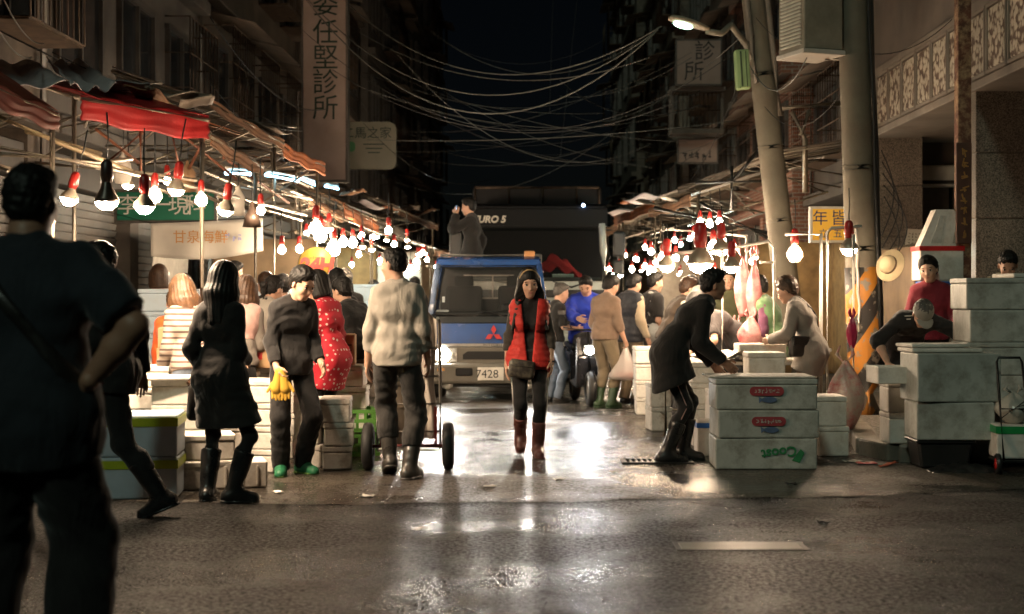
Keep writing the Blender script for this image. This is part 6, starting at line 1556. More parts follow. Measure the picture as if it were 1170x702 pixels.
# small folding cart at the right edge
t = thing('hand_cart', 'small black folding luggage cart with a red wheel hub at the right edge', 'cart', (ax(1157, 11.0), 10.95, 0.0), -.12)
BLKM = mat('black_metal', (.025, .025, .025), rough=.35, metal=.5, var=.2, bump=.05)
bm = B(); add_tube(bm, [(-.085, -.02, .10), (-.10, .06, .55), (-.115, .10, .86), (-.10, .105, .895), (.06, .105, .895), (.075, .10, .86), (.10, .06, .55), (.115, -.02, .10)], .010, 8); add_tube(bm, [(-.105, .06, .5), (.10, .06, .5)], .008, 6); add_tube(bm, [(-.1, .05, .42), (.09, .07, .56)], .005, 5); obj('frame', bm, BLKM, t)
bm = B(); add_box(bm, (0, .12, .10), (.30, .30, .018), None, .004); obj('base_plate', bm, BLKM, t)
for s_ in (-1, 1):
    Mw = Matrix.Translation((s_ * .13, -.02, .082)) @ Matrix.Rotation(PI / 2, 4, 'Y')
    bm = B(); add_lathe(bm, [(.045, -.018), (.075, -.018), (.081, -.01), (.081, .01), (.075, .018), (.045, .018)], 22, Mw); w_ = obj('wheel', bm, TUBM, t)
    bm = B(); add_lathe(bm, [(0, -.02), (.046, -.02), (.046, .02), (0, .02)], 18, Mw); obj('hub', bm, REDT, w_)
t = foam_box('white foam box with green tape on the folding cart', ax(1160, 11.1), 11.12, .115, .34, .30, .26, -.1, FOAM, tape=(GREENT, .86, .22))
blob_bag('plastic_bag', 'cloudy plastic bag on the green taped box', 'bag', (ax(1160, 11.1), 11.14, .378), .14, .13, .24, FILM, 7)
t = thing('rag', 'dark wet rag heap on the lane before the folding cart', 'rag', (ax(1110, 11.0), 11.2, .004)); bm = B(); add_sheet(bm, lambda u, v: Vector(((u - .5) * .6, (v - .5) * .4, .05 * math.sin(u * 3.1) * math.sin(v * 3.1) + .012 * math.sin(u * 21) * math.sin(v * 17))), 20, 14, th=.006); obj('cloth', bm, TUBM, t)
# litter at the kerb
for i, (px, Y, lab, mm) in enumerate(((990, 11.6, 'flattened red wrapper on the wet lane by the kerb', REDT), (975, 11.75, 'crumpled clear wrapper on the wet lane by the kerb', FILM), (1015, 11.5, 'thin strip of orange red tape lying along the kerb', mat('orange_tape', (.6, .1, .03))))):
    t = thing('paper_scrap', lab, 'scrap', (ax(px, Y), Y, .006), i * .5); bm = B(); add_sheet(bm, lambda u, v: Vector(((u - .5) * (.16 + .2 * (i == 2)), (v - .5) * (.10 - .05 * (i == 2)), .008 + .008 * math.sin(u * 9 + i) * math.sin(v * 8))), 8, 6, th=.003); obj('sheet', bm, mm, t)
for i, (px, Y, nm, mm) in enumerate(((560, 10.2, 'torn white paper scrap by the woman walking', WP), (640, 10.6, 'small pale foam crumb beside the bright reflection', FOAM), (700, 11.0, 'flattened paper cup on the lane before the drain', WP), (318, 9.9, 'pale foam crumb by the black rubber boots', FOAM), (420, 9.7, 'grey paper scrap behind the grey shirt man', WP), (905, 10.3, 'dark leaf scrap before the big grey stack', TUBM), (480, 8.3, 'small paper scrap on the dark asphalt', WP), (940, 8.6, 'black plastic scrap on the dark asphalt', TUBM))):
    t = thing('paper_scrap', nm, 'scrap', (ax(px, Y), Y, .006), i * .7); bm = B(); add_sheet(bm, lambda u, v: Vector(((u - .5) * .09, (v - .5) * .06, .008 + .008 * math.sin(u * 7 + i) * math.sin(v * 6 + i))), 6, 5, th=.003); obj('sheet', bm, mm, t)
# two wheeled market cart pulled by the grey shirted man
t = thing('hand_truck', 'two wheeled metal market cart pulled by the man in the grey shirt', 'cart', (ax(466, 11.15), 11.15, 0.0), 0.03)
CARTM = mat('cart_metal', (.35, .33, .30), rough=.4, metal=.5, var=.2, dirt=(.15, .08, .05), dscale=6)
REDM = mat('red_brown_metal', (.20, .03, .025), rough=.45, metal=.2, var=.25)
bm = B()
for s_ in (-1, 1): add_tube(bm, [(s_ * .25, .14, .16), (s_ * .25, .12, .62), (s_ * .245, .04, 1.16), (s_ * .235, -.03, 1.2)], .014, 8)
for z_ in (.3, .52, .74, .96): add_tube(bm, [(-.25, .13 - z_ * .03, z_), (.25, .13 - z_ * .03, z_)], .011, 6)
obj('frame', bm, CARTM, t)
bm = B(); add_tube(bm, [(-.31, .06, .19), (.31, .06, .19)], .016, 8); add_tube(bm, [(-.25, .14, .19), (.25, .14, .19)], .012, 6); add_box(bm, (.215, .08, .34), (.02, .03, .32)); add_box(bm, (-.215, .08, .34), (.02, .03, .32)); obj('axle', bm, REDM, t)
bm = B(); add_box(bm, (0, .30, .15), (.50, .34, .015), None, .004); obj('base_plate', bm, CARTM, t)
TYRE = mat('tyre_rubber', (.022, .021, .02), rough=.6, var=.2, bump=.3, bscale=40)
for s_ in (-1, 1):
    Mw = Matrix.Translation((s_ * .315, .06, .19)) @ Matrix.Rotation(PI / 2, 4, 'Y')
    bm = B(); add_lathe(bm, [(.09, -.035), (.14, -.045), (.178, -.035), (.188, -.012), (.188, .012), (.178, .035), (.14, .045), (.09, .035)], 30, Mw); w_ = obj('wheel', bm, TYRE, t)
    bm = B(); add_lathe(bm, [(0, -.03), (.092, -.03), (.092, .03), (0, .03)], 20, Mw); obj('rim', bm, CARTM, w_)
t = blob_bag('sack', 'brownish load strapped in the market cart', 'sack', (ax(466, 11.5), 11.46, .162), .20, .15, .66, mat('sack_cloth', (.12, .095, .07), rough=.9, bump=.5, bscale=30), 9, False, parts='sack_cloth')
t = thing('plastic_sheet', 'tall white plastic sheet hanging on the right side of the market cart', 'panel', (ax(490, 11.3), 11.3, .24)); bm = B(); add_sheet(bm, lambda u, v: Vector(((u - .5) * .10 + .012 * math.sin(v * 9), .03 * math.sin(u * 6 + v * 4), v * (.98 + .03 * math.sin(u * 5)))), 8, 20, th=.008); obj('sheet', bm, mat('milky_plastic', (.60, .54, .48), rough=.35, bump=.4, bscale=14, bdist=.02), t)
# ---------------------------------------------------------------- small blue truck
BLUEP = mat('truck_blue_paint', (0.025, 0.075, 0.24), rough=0.25, metal=0.0, var=0.10, nscale=2, bump=0.03, spec=0.6, coat=0.4, dirt=(0.06, 0.07, 0.09), dscale=3)
BUMP = mat('grey_bumper', (0.13, 0.12, 0.10), rough=0.4, var=0.12, bump=0.1, dirt=(0.10, 0.08, 0.06), dscale=4)
BLKP = mat('black_plastic', (0.009, 0.009, 0.009), rough=0.4, var=0.2, bump=0.1)
WSCR = glass('windscreen', (0.03, 0.035, 0.035), 0.04, 0.30)
TY = 18.6; tx = ax(557, TY)
t = thing('pickup_truck', 'small blue flatbed truck with one bright headlamp, facing up the lane', 'truck', (tx, TY, 0.0))
hw = 0.80
def yz_prism(bm, prof, x0, x1, mi=0):
    """profile in (y,z) extruded from x0 to x1"""
    a = [bm.verts.new((x0, p[0], p[1])) for p in prof]; b_ = [bm.verts.new((x1, p[0], p[1])) for p in prof]
    n = len(prof); bm.faces.new(a); bm.faces.new(b_[::-1])
    for k in range(n): bm.faces.new((a[k], b_[k], b_[(k + 1) % n], a[(k + 1) % n]))
# lower cab: front panel with slight slope
bm = B(); yz_prism(bm, [(0.0, .50), (0.0, .74), (0.035, 1.04), (0.16, 1.10), (1.35, 1.10), (1.35, .42), (.9, .42)], -hw + .03, hw - .03)
bmesh.ops.bevel(bm, geom=list(bm.edges), offset=.02, segments=2, affect='EDGES'); cab = obj('cab_body', bm, BLUEP, t)
bm = B()
for s_ in (-1, 1):
    add_box(bm, (s_ * (hw - .035), .72, .80), (.05, 1.10, .56), None, .015, seg=2)
obj('side_panel', bm, BLUEP, cab)
bm = B(); yz_prism(bm, [(0.40, 1.775), (.46, 1.86), (.62, 1.90), (1.30, 1.90), (1.35, 1.80), (1.35, 1.765), (.43, 1.765)], -.70, .70)
bmesh.ops.bevel(bm, geom=list(bm.edges), offset=.02, segments=2, affect='EDGES'); obj('roof', bm, BLUEP, t)
for s_ in (-1, 1):
    bm = B(); add_tube(bm, [(s_ * .765, .10, 1.08), (s_ * .72, .27, 1.45), (s_ * .672, .44, 1.79)], [.045, .04, .045], 8); obj('pillar', bm, BLUEP if s_ > 0 else mat('lit_pillar_blue', (0.10, 0.14, 0.22), rough=.3), t)  # left pillar in a paler blue, with light put into its colour
    bm = B(); add_tube(bm, [(s_ * .765, 1.33, 1.08), (s_ * .672, 1.32, 1.78)], .04, 8); obj('rear_pillar', bm, BLUEP, t)
    bm = B(); v = [bm.verts.new(p) for p in ((s_ * .752, .2, 1.11), (s_ * .752, 1.29, 1.11), (s_ * .69, 1.29, 1.75), (s_ * .69, .47, 1.75))]; bm.faces.new(v); obj('side_window', bm, WSCR, t)
bm = B(); v = [bm.verts.new(p) for p in ((-.735, .135, 1.10), (.735, .135, 1.10), (.655, .435, 1.78), (-.655, .435, 1.78))]; bm.faces.new(v); ws = obj('windscreen', bm, WSCR, t)
bm = B()
for a, b_ in (((-.745, .125, 1.10), (-.66, .43, 1.785)), ((.745, .125, 1.10), (.66, .43, 1.785)), ((-.745, .125, 1.10), (.745, .125, 1.10)), ((-.66, .43, 1.785), (.66, .43, 1.785))): add_tube(bm, [a, b_], .016, 6)
obj('rubber_seal', bm, BLKP, ws)
bm = B(); add_box(bm, (-.60, .18, 1.18), (.16, .004, .03), (-.42, 0, 0)); add_box(bm, (-.59, .228, 1.33), (.035, .004, .08), (-.42, 0, 0)); obj('sticker', bm, mat('sticker_pale', (.35, .4, .42)), ws)
bm = B(); add_box(bm, (0, .06, 1.06), (1.46, .05, .10), (-.3, 0, 0), .01); obj('cowl', bm, BLKP, t)
for x0, x1 in ((-.28, .30), (-.74, -.12)):
    bm = B(); add_tube(bm, [(x0 + .05, .07, 1.10), (x0 + .30, .12, 1.17), (x1, .10, 1.075)] if x0 > -.5 else [(x0, .08, 1.13), (x0 + .3, .09, 1.125), (x1, .09, 1.11)], [.012, .014, .02], 6); obj('wiper', bm, BLKP, t)
bm = B(); add_box(bm, (0, .40, 1.14), (1.40, .40, .07), None, .02); add_box(bm, (.38, .52, 1.22), (.42, .16, .12), None, .03); obj('dashboard', bm, BLKP, t)
SEATM = mat('dark_seat_cloth', (.02, .019, .018), rough=.9, var=.2)
for s_ in (-1, 1):
    bm = B(); add_box(bm, (s_ * .36, 1.12, 1.24), (.5, .14, .56), (-.15, 0, 0), .05, seg=2); se = obj('seat', bm, SEATM, t)
    bm = B(); add_box(bm, (s_ * .36, 1.17, 1.58), (.26, .09, .16), None, .03, seg=2); obj('headrest', bm, SEATM, se)
bm = B()   # back wall with a rear window opening
for dx, dz, sx, sz in ((0, .82 + .40, 1.40, .24), (0, 1.72, 1.34, .10), (-.53, 1.505, .34, .33), (.50, 1.505, .38, .33)): add_box(bm, (dx, 1.345, dz), (sx, .03, sz))
obj('back_wall', bm, BLKP, t)
bm = B(); add_box(bm, (-.025, 1.35, 1.505), (.66, .006, .32)); rw = obj('rear_window', bm, glass('rear_glass', (.4, .4, .36), .1, .25), t)
bm = B()
for dx, dz, sx, sz in ((-.025, 1.665, .70, .02), (-.025, 1.345, .70, .02), (-.365, 1.505, .02, .30), (.315, 1.505, .02, .30), (.03, 1.505, .02, .30)): add_box(bm, (dx, 1.328, dz), (sx, .012, sz))
obj('window_frame', bm, CARTM, rw)
# face below the blue panel
bm = B(); add_box(bm, (0, -.012, .735), (1.46, .02, .04), None, .004); st_ = obj('name_strip', bm, mat('silver_strip', (.35, .33, .3), rough=.4, metal=.5), t)
lettering('MITSUBISHI', .042, face_M((.10, -.024, .735)), BLKP, st_, ext=.002, spacing=1.5)
bm = B(); add_box(bm, (0, .0, .60), (1.54, .06, .22), None, .012); obj('grille_panel', bm, BUMP, t)
bm = B(); add_prism(bm, [(-.42, -.05), (.42, -.05), (.42, .03), (.36, .055), (-.36, .055), (-.42, .01)], face_M((.10, -.031, .60)), .006); obj('grille_slot', bm, BLKP, t)
bm = B()
for k in range(3):
    a = PI / 2 + k * 2 * PI / 3; c, s_ = math.cos(a), math.sin(a)
    L_ = .125; add_prism(bm, [(0, 0), (L_ * .5 * c - .036 * s_, L_ * .5 * s_ + .036 * c), (L_ * c, L_ * s_), (L_ * .5 * c + .036 * s_, L_ * .5 * s_ - .036 * c)], face_M((.08, -.002, .875), (0, -1, .11)), .012)
obj('emblem', bm, mat('emblem_red', (.40, .03, .03), rough=.3), t)
LENS = mat('lamp_lens', (.55, .53, .48), rough=.12, metal=.5, var=.2, nscale=30, bump=.2)
for s_ in (-1, 1):
    bm = B(); add_box(bm, (s_ * .58, -.025, .605), (.37, .03, .19), None, .012, seg=2); hl = obj('headlight', bm, LENS, t)
    bm = B(); add_lathe(bm, [(0, .02), (.065, .017), (.09, .006), (.098, 0)], 24, face_M((s_ * .585, -.042, .61))); obj('lamp_bulb', bm, emis('headlamp_glow', (1.0, .95, .85), 130.0), hl)
    bm = B(); add_lathe(bm, [(0, .015), (.03, .012), (.05, 0)], 18, face_M((s_ * .445, -.04, .60))); obj('reflector', bm, LENS, hl)
    bm = B(); add_box(bm, (s_ * .545, -.03, .525), (.12, .02, .035), None, .006); obj('indicator', bm, mat('amber', (.6, .25, .03), rough=.2), hl)
bm = B(); add_box(bm, (0, -.05, .365), (1.62, .14, .27), None, .04, seg=2); bp_ = obj('bumper', bm, BUMP, t)
for x_ in (-.30, .42):
    bm = B(); add_box(bm, (x_, -.122, .39), (.22, .012, .10), None, .012); obj('bumper_slot', bm, BLKP, bp_)
bm = B(); add_box(bm, (-.60, -.122, .42), (.10, .01, .035), None, .004); add_box(bm, (.60, -.122, .42), (.10, .01, .035), None, .004); obj('side_marker', bm, mat('amber2', (.45, .22, .08), rough=.3), bp_)
bm = B(); add_box(bm, (.045, -.130, .365), (.34, .012, .17), None, .006); pl = obj('number_plate', bm, mat('plate_white', (.62, .58, .52), rough=.4), t)
lettering('7428', .15, face_M((.0, -.1365, .36)), INK, pl, ext=.002)
bm = B(); add_box(bm, (0, .05, .215), (1.5, .2, .05)); add_box(bm, (0, .9, .30), (.9, 1.2, .16)); obj('underside', bm, BLKP, t)
for s_ in (-1, 1):
    bm = B(); add_lathe(bm, [(0, .02), (.05, .014), (.055, 0)], 16, face_M((s_ * .52, -.06, .21)));  add_box(bm, (s_ * .52, -.02, .21), (.16, .08, .08), None, .02); obj('fog_lamp', bm, LENS, t)
    bm = B(); add_tube(bm, [(s_ * .78, .12, 1.10), (s_ * .93, .02, 1.16), (s_ * .95, .0, 1.30)], .012, 6); mi_ = obj('mirror_arm', bm, BLKP, t)
    bm = B(); add_box(bm, (s_ * .95, -.01, 1.38 if s_ < 0 else 1.41), (.15, .05, .28), None, .025, seg=2); obj('mirror', bm, BLKP, mi_)
    for yy in (.75, 3.0):
        Mw = Matrix.Translation((s_ * .68, yy, .29)) @ Matrix.Rotation(PI / 2, 4, 'Y')
        bm = B(); add_lathe(bm, [(.16, -.08), (.25, -.09), (.285, -.06), (.29, 0), (.285, .06), (.25, .09), (.16, .08)], 28, Mw); w_ = obj('wheel', bm, TYRE, t)
        bm = B(); add_lathe(bm, [(0, -.06), (.165, -.06), (.165, .06), (0, .06)], 20, Mw); obj('rim', bm, CARTM, w_)
bm = B(); add_box(bm, (0, 2.75, 1.00), (1.6, 2.6, .10)); add_box(bm, (0, 2.75, .70), (.7, 2.6, .49)); obj('cargo_bed', bm, BUMP, t)
for s_ in (-1, 1):
    bm = B(); add_box(bm, (s_ * .82, 2.75, 1.15), (.035, 2.58, .34), None, .006); obj('side_board', bm, BLUEP, t)
bm = B()
for s_ in (-1, 1): add_tube(bm, [(s_ * .70, 1.43, .83), (s_ * .70, 1.43, 1.96)], .022, 6)
add_tube(bm, [(-.7, 1.43, 1.95), (.7, 1.43, 1.95)], .022, 6); obj('headboard_rail', bm, CARTM, t)
t2 = thing('beacon_box', 'amber box light lying on the blue cab roof', 'beacon', (ax(605, TY + .8), TY + .8, 1.902)); bm = B(); add_box(bm, (0, 0, .045), (.15, .1, .085), None, .012); obj('amber_lens', bm, mat('amber_box', (.42, .20, .08), rough=.3), t2); bm = B(); add_box(bm, (0, 0, .006), (.18, .12, .012)); obj('base', bm, BLKP, t2)
# ---------------------------------------------------------------- big truck behind
BY = 23.2
t = thing('lorry', 'large black and white lorry with a wide dark windscreen behind the blue truck', 'truck', (ax(614, BY), BY, 0.0)); hw = 1.17
WHITEB = mat('lorry_white', (0.55, 0.54, 0.48), rough=.3, var=.06, bump=.03, coat=.3, dirt=(.3, .28, .22), dscale=2)
bm = B(); yz_prism(bm, [(-.02, .45), (-.06, 1.15), (0.0, 1.62), (2.0, 1.62), (2.0, .45)], -hw, hw); bmesh.ops.bevel(bm, geom=list(bm.edges), offset=.05, segments=2, affect='EDGES'); obj('cab_body', bm, WHITEB, t)
BLKG = mat('lorry_black', (.006, .006, .0065), rough=.5, var=.1, bump=.02, spec=.2)
bm = B(); yz_prism(bm, [(.14, 2.50), (.18, 2.84), (.30, 2.90), (2.0, 2.90), (2.0, 2.50)], -hw + .02, hw - .02); bmesh.ops.bevel(bm, geom=list(bm.edges), offset=.03, segments=2, affect='EDGES'); rf = obj('roof', bm, BLKG, t)
bm = B(); yz_prism(bm, [(1.0, 1.64), (1.0, 2.49), (2.0, 2.49), (2.0, 1.64)], -hw + .04, hw - .04); obj('cab_back', bm, BLKG, t)
for s_ in (-1, 1):
    bm = B(); add_tube(bm, [(s_ * (hw - .06), .02, 1.62), (s_ * (hw - .09), .09, 2.1), (s_ * (hw - .11), .17, 2.56)], .06, 8); obj('pillar', bm, WHITEB, t)
bm = B(); v = [bm.verts.new(p) for p in ((-hw + .1, .0, 1.63), (hw - .1, .0, 1.63), (hw - .13, .135, 2.50), (-hw + .13, .135, 2.50))]; bm.faces.new(v); obj('windscreen', bm, glass('lorry_screen', (.006, .007, .007), .06, .5), t)
lettering('EURO 5', .155, face_M((ax(559, BY + .1) - t.location.x, .133, az(251, BY + .1)), (0, -1, .1)), mat('pale_lettering', (.62, .58, .50), rough=.4, bump=0), rf, ext=.004, shear=.2, bold=.006)
bm = B(); add_box(bm, (0, .35, 1.66), (2.1, .5, .05), None, .01); obj('dashboard', bm, mat('dash_grey', (.12, .13, .12), rough=.6), t)
for x_, w_ in ((.42, .35), (-.2, .2)):
    bm = B(); add_box(bm, (x_, .03, 1.71), (w_, .03, .05)); obj('dash_paper', bm, mat('dash_pale', (.30, .40, .34), rough=.6), t)
bm = B(); add_tube(bm, [(.25, .01, 1.62), (.55, -.01, 1.52), (.80, .0, 1.60)], [.012, .02, .012], 6); add_tube(bm, [(-.7, .01, 1.62), (-.2, -.01, 1.56), (.1, .0, 1.60)], [.012, .02, .012], 6); obj('wiper', bm, BLKP, t)
bm = B(); add_sheet(bm, lambda u, v: Vector((.02 + .72 * u, .42 + .25 * v, 1.70 + .45 * math.sin(PI * min(1, u * .9 + .1)) * (.4 + .6 * v) * (1 - .5 * u) + .05 * math.sin(u * 17 + v * 9))), 18, 8, th=.02); obj('red_bundle', bm, mat('red_cloth', (.32, .02, .02), rough=.8, bump=.4, bscale=20), t)
bm = B(); add_box(bm, (0, -.07, 1.42), (2.2, .03, .12), None, .01); add_box(bm, (0, -.075, 1.05), (1.5, .03, .35), None, .01); obj('grille', bm, BLKP, t)
bm = B(); add_box(bm, (0, -.08, .55), (2.36, .2, .42), None, .05, seg=2); obj('bumper', bm, WHITEB, t)
for s_ in (-1, 1):
    bm = B(); add_box(bm, (s_ * .88, -.19, .62), (.36, .04, .2), None, .03, seg=2); obj('headlight', bm, LENS, t)
    bm = B(); add_tube(bm, [(s_ * 1.14, .1, 2.46), (s_ * 1.30, -.06, 2.44), (s_ * 1.30, -.06, 1.75), (s_ * 1.16, .05, 1.66)], .018, 7); ma = obj('mirror_arm', bm, BLKP, t)
    bm = B(); add_box(bm, (s_ * 1.33, -.06, 2.22), (.20, .08, .42), None, .04, seg=2); add_box(bm, (s_ * 1.32, -.06, 1.84), (.17, .08, .24), None, .03, seg=2); obj('mirror', bm, BLKP, ma)
    for yy in (.75, 4.6):
        Mw = Matrix.Translation((s_ * 1.0, yy, .46)) @ Matrix.Rotation(PI / 2, 4, 'Y'); bm = B(); add_lathe(bm, [(.26, -.13), (.42, -.14), (.455, -.1), (.46, 0), (.455, .1), (.42, .14), (.26, .13)], 28, Mw); w_ = obj('wheel', bm, TYRE, t)
        bm = B(); add_lathe(bm, [(0, -.1), (.27, -.1), (.27, .1), (0, .1)], 20, Mw); obj('rim', bm, CARTM, w_)
bm = B(); add_box(bm, (0, 4.2, 2.0), (2.3, 4.2, 2.6), None, .02); obj('cargo_box', bm, BLKG, t)
bm = B()
for z_ in (2.95, 3.3): add_tube(bm, [(-1.1, 2.0, z_), (1.1, 2.0, z_)], .03, 6)
for x_ in (-1.1, -.5, .1, .7, 1.1): add_tube(bm, [(x_, 2.0, 2.9), (x_, 2.0, 3.3)], .025, 6)
obj('front_rack', bm, GRILLE, t)
bm = B(); g = bmesh.ops.create_uvsphere(bm, u_segments=10, v_segments=6, radius=.028)
for v in g['verts']: v.co += Vector((ax(667, BY) - t.location.x, .16, az(234, BY)))
obj('marker_light', bm, emis('blue_marker', (.35, .55, 1.0), 22.0), t)
# ---------------------------------------------------------------- scooter of the man in blue
SYc = 17.7
t = thing('scooter', 'dark motor scooter with its headlamp lit under the man in blue', 'scooter', (ax(675, SYc), SYc, 0.0), math.radians(8))
SCP = mat('scooter_black', (.02, .02, .024), rough=.25, var=.1, bump=.02, coat=.3)
for yy, nm in ((0.0, 'wheel'), (1.18, 'wheel')):
    Mw = Matrix.Translation((0, yy, .22)) @ Matrix.Rotation(PI / 2, 4, 'Y')
    bm = B(); add_lathe(bm, [(.13, -.045), (.19, -.05), (.215, -.03), (.22, 0), (.215, .03), (.19, .05), (.13, .045)], 26, Mw); w_ = obj(nm, bm, TYRE, t)
    bm = B(); add_lathe(bm, [(0, -.035), (.135, -.035), (.135, .035), (0, .035)], 18, Mw); obj('rim', bm, CARTM, w_)
bm = B(); yz_prism(bm, [(.16, .26), (.10, .62), (.16, .86), (.22, .86), (.24, .40), (.30, .32), (.72, .30), (.72, .24), (.3, .22)], -.15, .15); bmesh.ops.bevel(bm, geom=list(bm.edges), offset=.02, segments=2, affect='EDGES'); obj('front_shield', bm, SCP, t)
bm = B(); yz_prism(bm, [(.66, .26), (.70, .66), (1.30, .74), (1.42, .62), (1.25, .40), (1.0, .30)], -.14, .14); bmesh.ops.bevel(bm, geom=list(bm.edges), offset=.03, segments=2, affect='EDGES'); obj('rear_body', bm, SCP, t)
bm = B(); add_box(bm, (0, 1.0, .73), (.26, .62, .07), (.06, 0, 0), .03, seg=2); obj('seat', bm, BLKP, t)
bm = B(); add_tube(bm, [(-.30, .30, .98), (-.1, .20, .95), (.1, .20, .95), (.30, .30, .98)], .014, 8); add_tube(bm, [(0, .03, .30), (0, .18, .92)], .025, 8); obj('handlebar', bm, BLKM, t)
bm = B(); add_lathe(bm, [(.14, -.01), (.2, .03), (.235, .03), (.235, .01)], 12, Matrix.Translation((0, 0, .22)) @ Matrix.Rotation(PI / 2, 4, 'Y')) ; obj('mudguard', bm, SCP, t)
bm = B(); add_box(bm, (0, .09, .70), (.16, .05, .13), None, .03, seg=2); hl = obj('headlight', bm, LENS, t)
bm = B(); add_lathe(bm, [(0, .02), (.035, .017), (.055, 0)], 20, face_M((0, .06, .70))); obj('lamp_bulb', bm, emis('scooter_glow', (.92, .97, 1.0), 90.0), hl)
for s_ in (-1, 1):
    bm = B(); add_tube(bm, [(s_ * .2, .25, .97), (s_ * .3, .22, 1.14)], .007, 6); ma = obj('mirror_arm', bm, BLKM, t)
    bm = B(); add_box(bm, (s_ * .33, .22, 1.17), (.11, .02, .07), None, .01); obj('mirror', bm, BLKP, ma)
# ---------------------------------------------------------------- clothes
C_BLK = cloth('black_cloth', (0.014, 0.013, 0.013)); C_BLK2 = cloth('black_wool', (0.020, 0.018, 0.017)); C_NAVY = cloth('navy_tshirt', (0.020, 0.024, 0.030), var=.3)
C_GREY = cloth('grey_knit', (0.33, 0.30, 0.26)); C_CHAR = cloth('charcoal_cloth', (0.016, 0.015, 0.0145)); C_TROUS = cloth('dark_grey_trousers', (0.035, 0.032, 0.030))
C_RED = cloth('red_quilted', (0.50, 0.030, 0.022), rough=.6, bump=.5); C_SLEEVE = cloth('dark_olive_knit', (0.055, 0.046, 0.038)); C_BLUE = cloth('royal_blue_nylon', (0.025, 0.055, 0.50), rough=.45, bump=.5)
C_TAUPE = cloth('taupe_knit', (0.20, 0.135, 0.095)); C_KHAKI = cloth('khaki_cloth', (0.20, 0.155, 0.10)); C_BEIGE = cloth('beige_knit', (0.45, 0.36, 0.25)); C_MAROON = cloth('maroon_cloth', (0.17, 0.014, 0.025))
C_JEANS = cloth('faded_jeans', (0.13, 0.16, 0.21)); C_PURPLE = cloth('purple_cloth', (0.13, 0.08, 0.22)); C_PINK = cloth('dusty_pink_cloth', (0.42, 0.26, 0.23)); C_WHITE = cloth('white_cloth', (0.60, 0.56, 0.50))
C_OLIVE = cloth('olive_cloth', (0.09, 0.09, 0.045)); C_JGREY = cloth('pale_grey_jacket', (0.21, 0.185, 0.16)); C_BROWN = cloth('brown_trousers', (0.12, 0.075, 0.045)); C_GREEN = cloth('green_apron_cloth', (0.06, 0.11, 0.05)); C_APRON = cloth('pale_apron', (0.36, 0.37, 0.36))
B_BLK = mat('black_rubber', (0.014, 0.014, 0.014), rough=.28, var=.2, bump=.1, bscale=20); B_PINK = mat('brown_pink_rubber', (0.17, 0.065, 0.055), rough=.28, var=.2, bump=.1, bscale=20); B_GREEN = mat('dark_green_rubber', (0.04, 0.075, 0.035), rough=.3, var=.2, bump=.1)
B_GREYB = mat('grey_rubber', (0.05, 0.045, 0.04), rough=.3, var=.2, bump=.1)
S_GREEN = mat('green_trainer', (0.02, 0.16, 0.07), rough=.5, var=.2, bump=.2); S_SOLE = mat('lime_sole', (.10, .22, .05), rough=.5); S_PINK = mat('pink_shoe', (.30, .06, .10), rough=.5); S_DARK = mat('dark_shoe', (.03, .027, .025), rough=.45)
LEATH = mat('black_leather', (0.02, 0.018, 0.016), rough=.4, var=.2, bump=.3, bscale=40)
def pattern_mat(name, base, second, kind, scale):
    m, nt, b = new_mat(name); N, L = nt.nodes, nt.links; tc = N.new('ShaderNodeTexCoord')
    if kind == 'dots':
        v = N.new('ShaderNodeTexVoronoi'); v.inputs['Scale'].default_value = scale; v.inputs['Randomness'].default_value = .35; L.new(tc.outputs['Object'], v.inputs['Vector'])
        g = N.new('ShaderNodeMath'); g.operation = 'LESS_THAN'; g.inputs[1].default_value = .27; L.new(v.outputs['Distance'], g.inputs[0])
    else:
        w = N.new('ShaderNodeTexWave'); w.wave_type = 'BANDS'; w.bands_direction = 'Z'; w.inputs['Scale'].default_value = scale; w.inputs['Distortion'].default_value = .4; L.new(tc.outputs['Object'], w.inputs['Vector'])
        g = N.new('ShaderNodeMath'); g.operation = 'GREATER_THAN'; g.inputs[1].default_value = .72; L.new(w.outputs['Fac'], g.inputs[0])
    mx = N.new('ShaderNodeMix'); mx.data_type = 'RGBA'; L.new(g.outputs[0], mx.inputs[0]); mx.inputs[6].default_value = col4(base); mx.inputs[7].default_value = col4(second)
    L.new(mx.outputs[2], b.inputs['Base Color']); b.inputs['Roughness'].default_value = .85
    n2 = N.new('ShaderNodeTexNoise'); n2.inputs['Scale'].default_value = 26; L.new(tc.outputs['Object'], n2.inputs['Vector']); bp = N.new('ShaderNodeBump'); bp.inputs['Strength'].default_value = .3; bp.inputs['Distance'].default_value = .01; L.new(n2.outputs['Fac'], bp.inputs['Height']); L.new(bp.outputs['Normal'], b.inputs['Normal'])
    return m
C_DOTS = pattern_mat('red_polka_dots', (.45, .015, .03), (.62, .50, .45), 'dots', 24); C_STR = pattern_mat('striped_knit', (.36, .29, .24), (.09, .06, .05), 'stripes', 7.0)
def T(m, name='shirt', **k): return dict(m=m, name=name, **k)
def hang(J, sd): return wl(J, J['palm', sd])

# A: the man in the foreground seen from behind
J = person('blurred man in a dark T-shirt with a shoulder strap, back turned, hand on hip', ax(30, 4.85), 4.85, -3, 1.82, fat=1.22, vox=.009,
           rh=(.045, -.05, -.37), rpole=(1, -.22, .25), handdir=(None, (-.55, .55, -.5)), lh=(-.12, .02, -.51), tops=[T(C_NAVY, 't_shirt', sleeve=.46, sth=.012, cuff=.018, hem=.13, fold=.008, th=.018, collar=.01)],
           legs=dict(m=C_BLK, th=.02, loose=.035), shoes=dict(m=S_DARK), hair=dict(style='short', nape=.07), head=(-4, -6, 0), lf=(-.17, 0, 0, 8, 0), rf=(.15, .02, 0, -8, 0), skin=SKIN_TAN)
band(J, 'shoulder_strap', LEATH, J['shc'] + V3(-.10, 0, .0), (.62, 0, .50), .022, .012, .018)
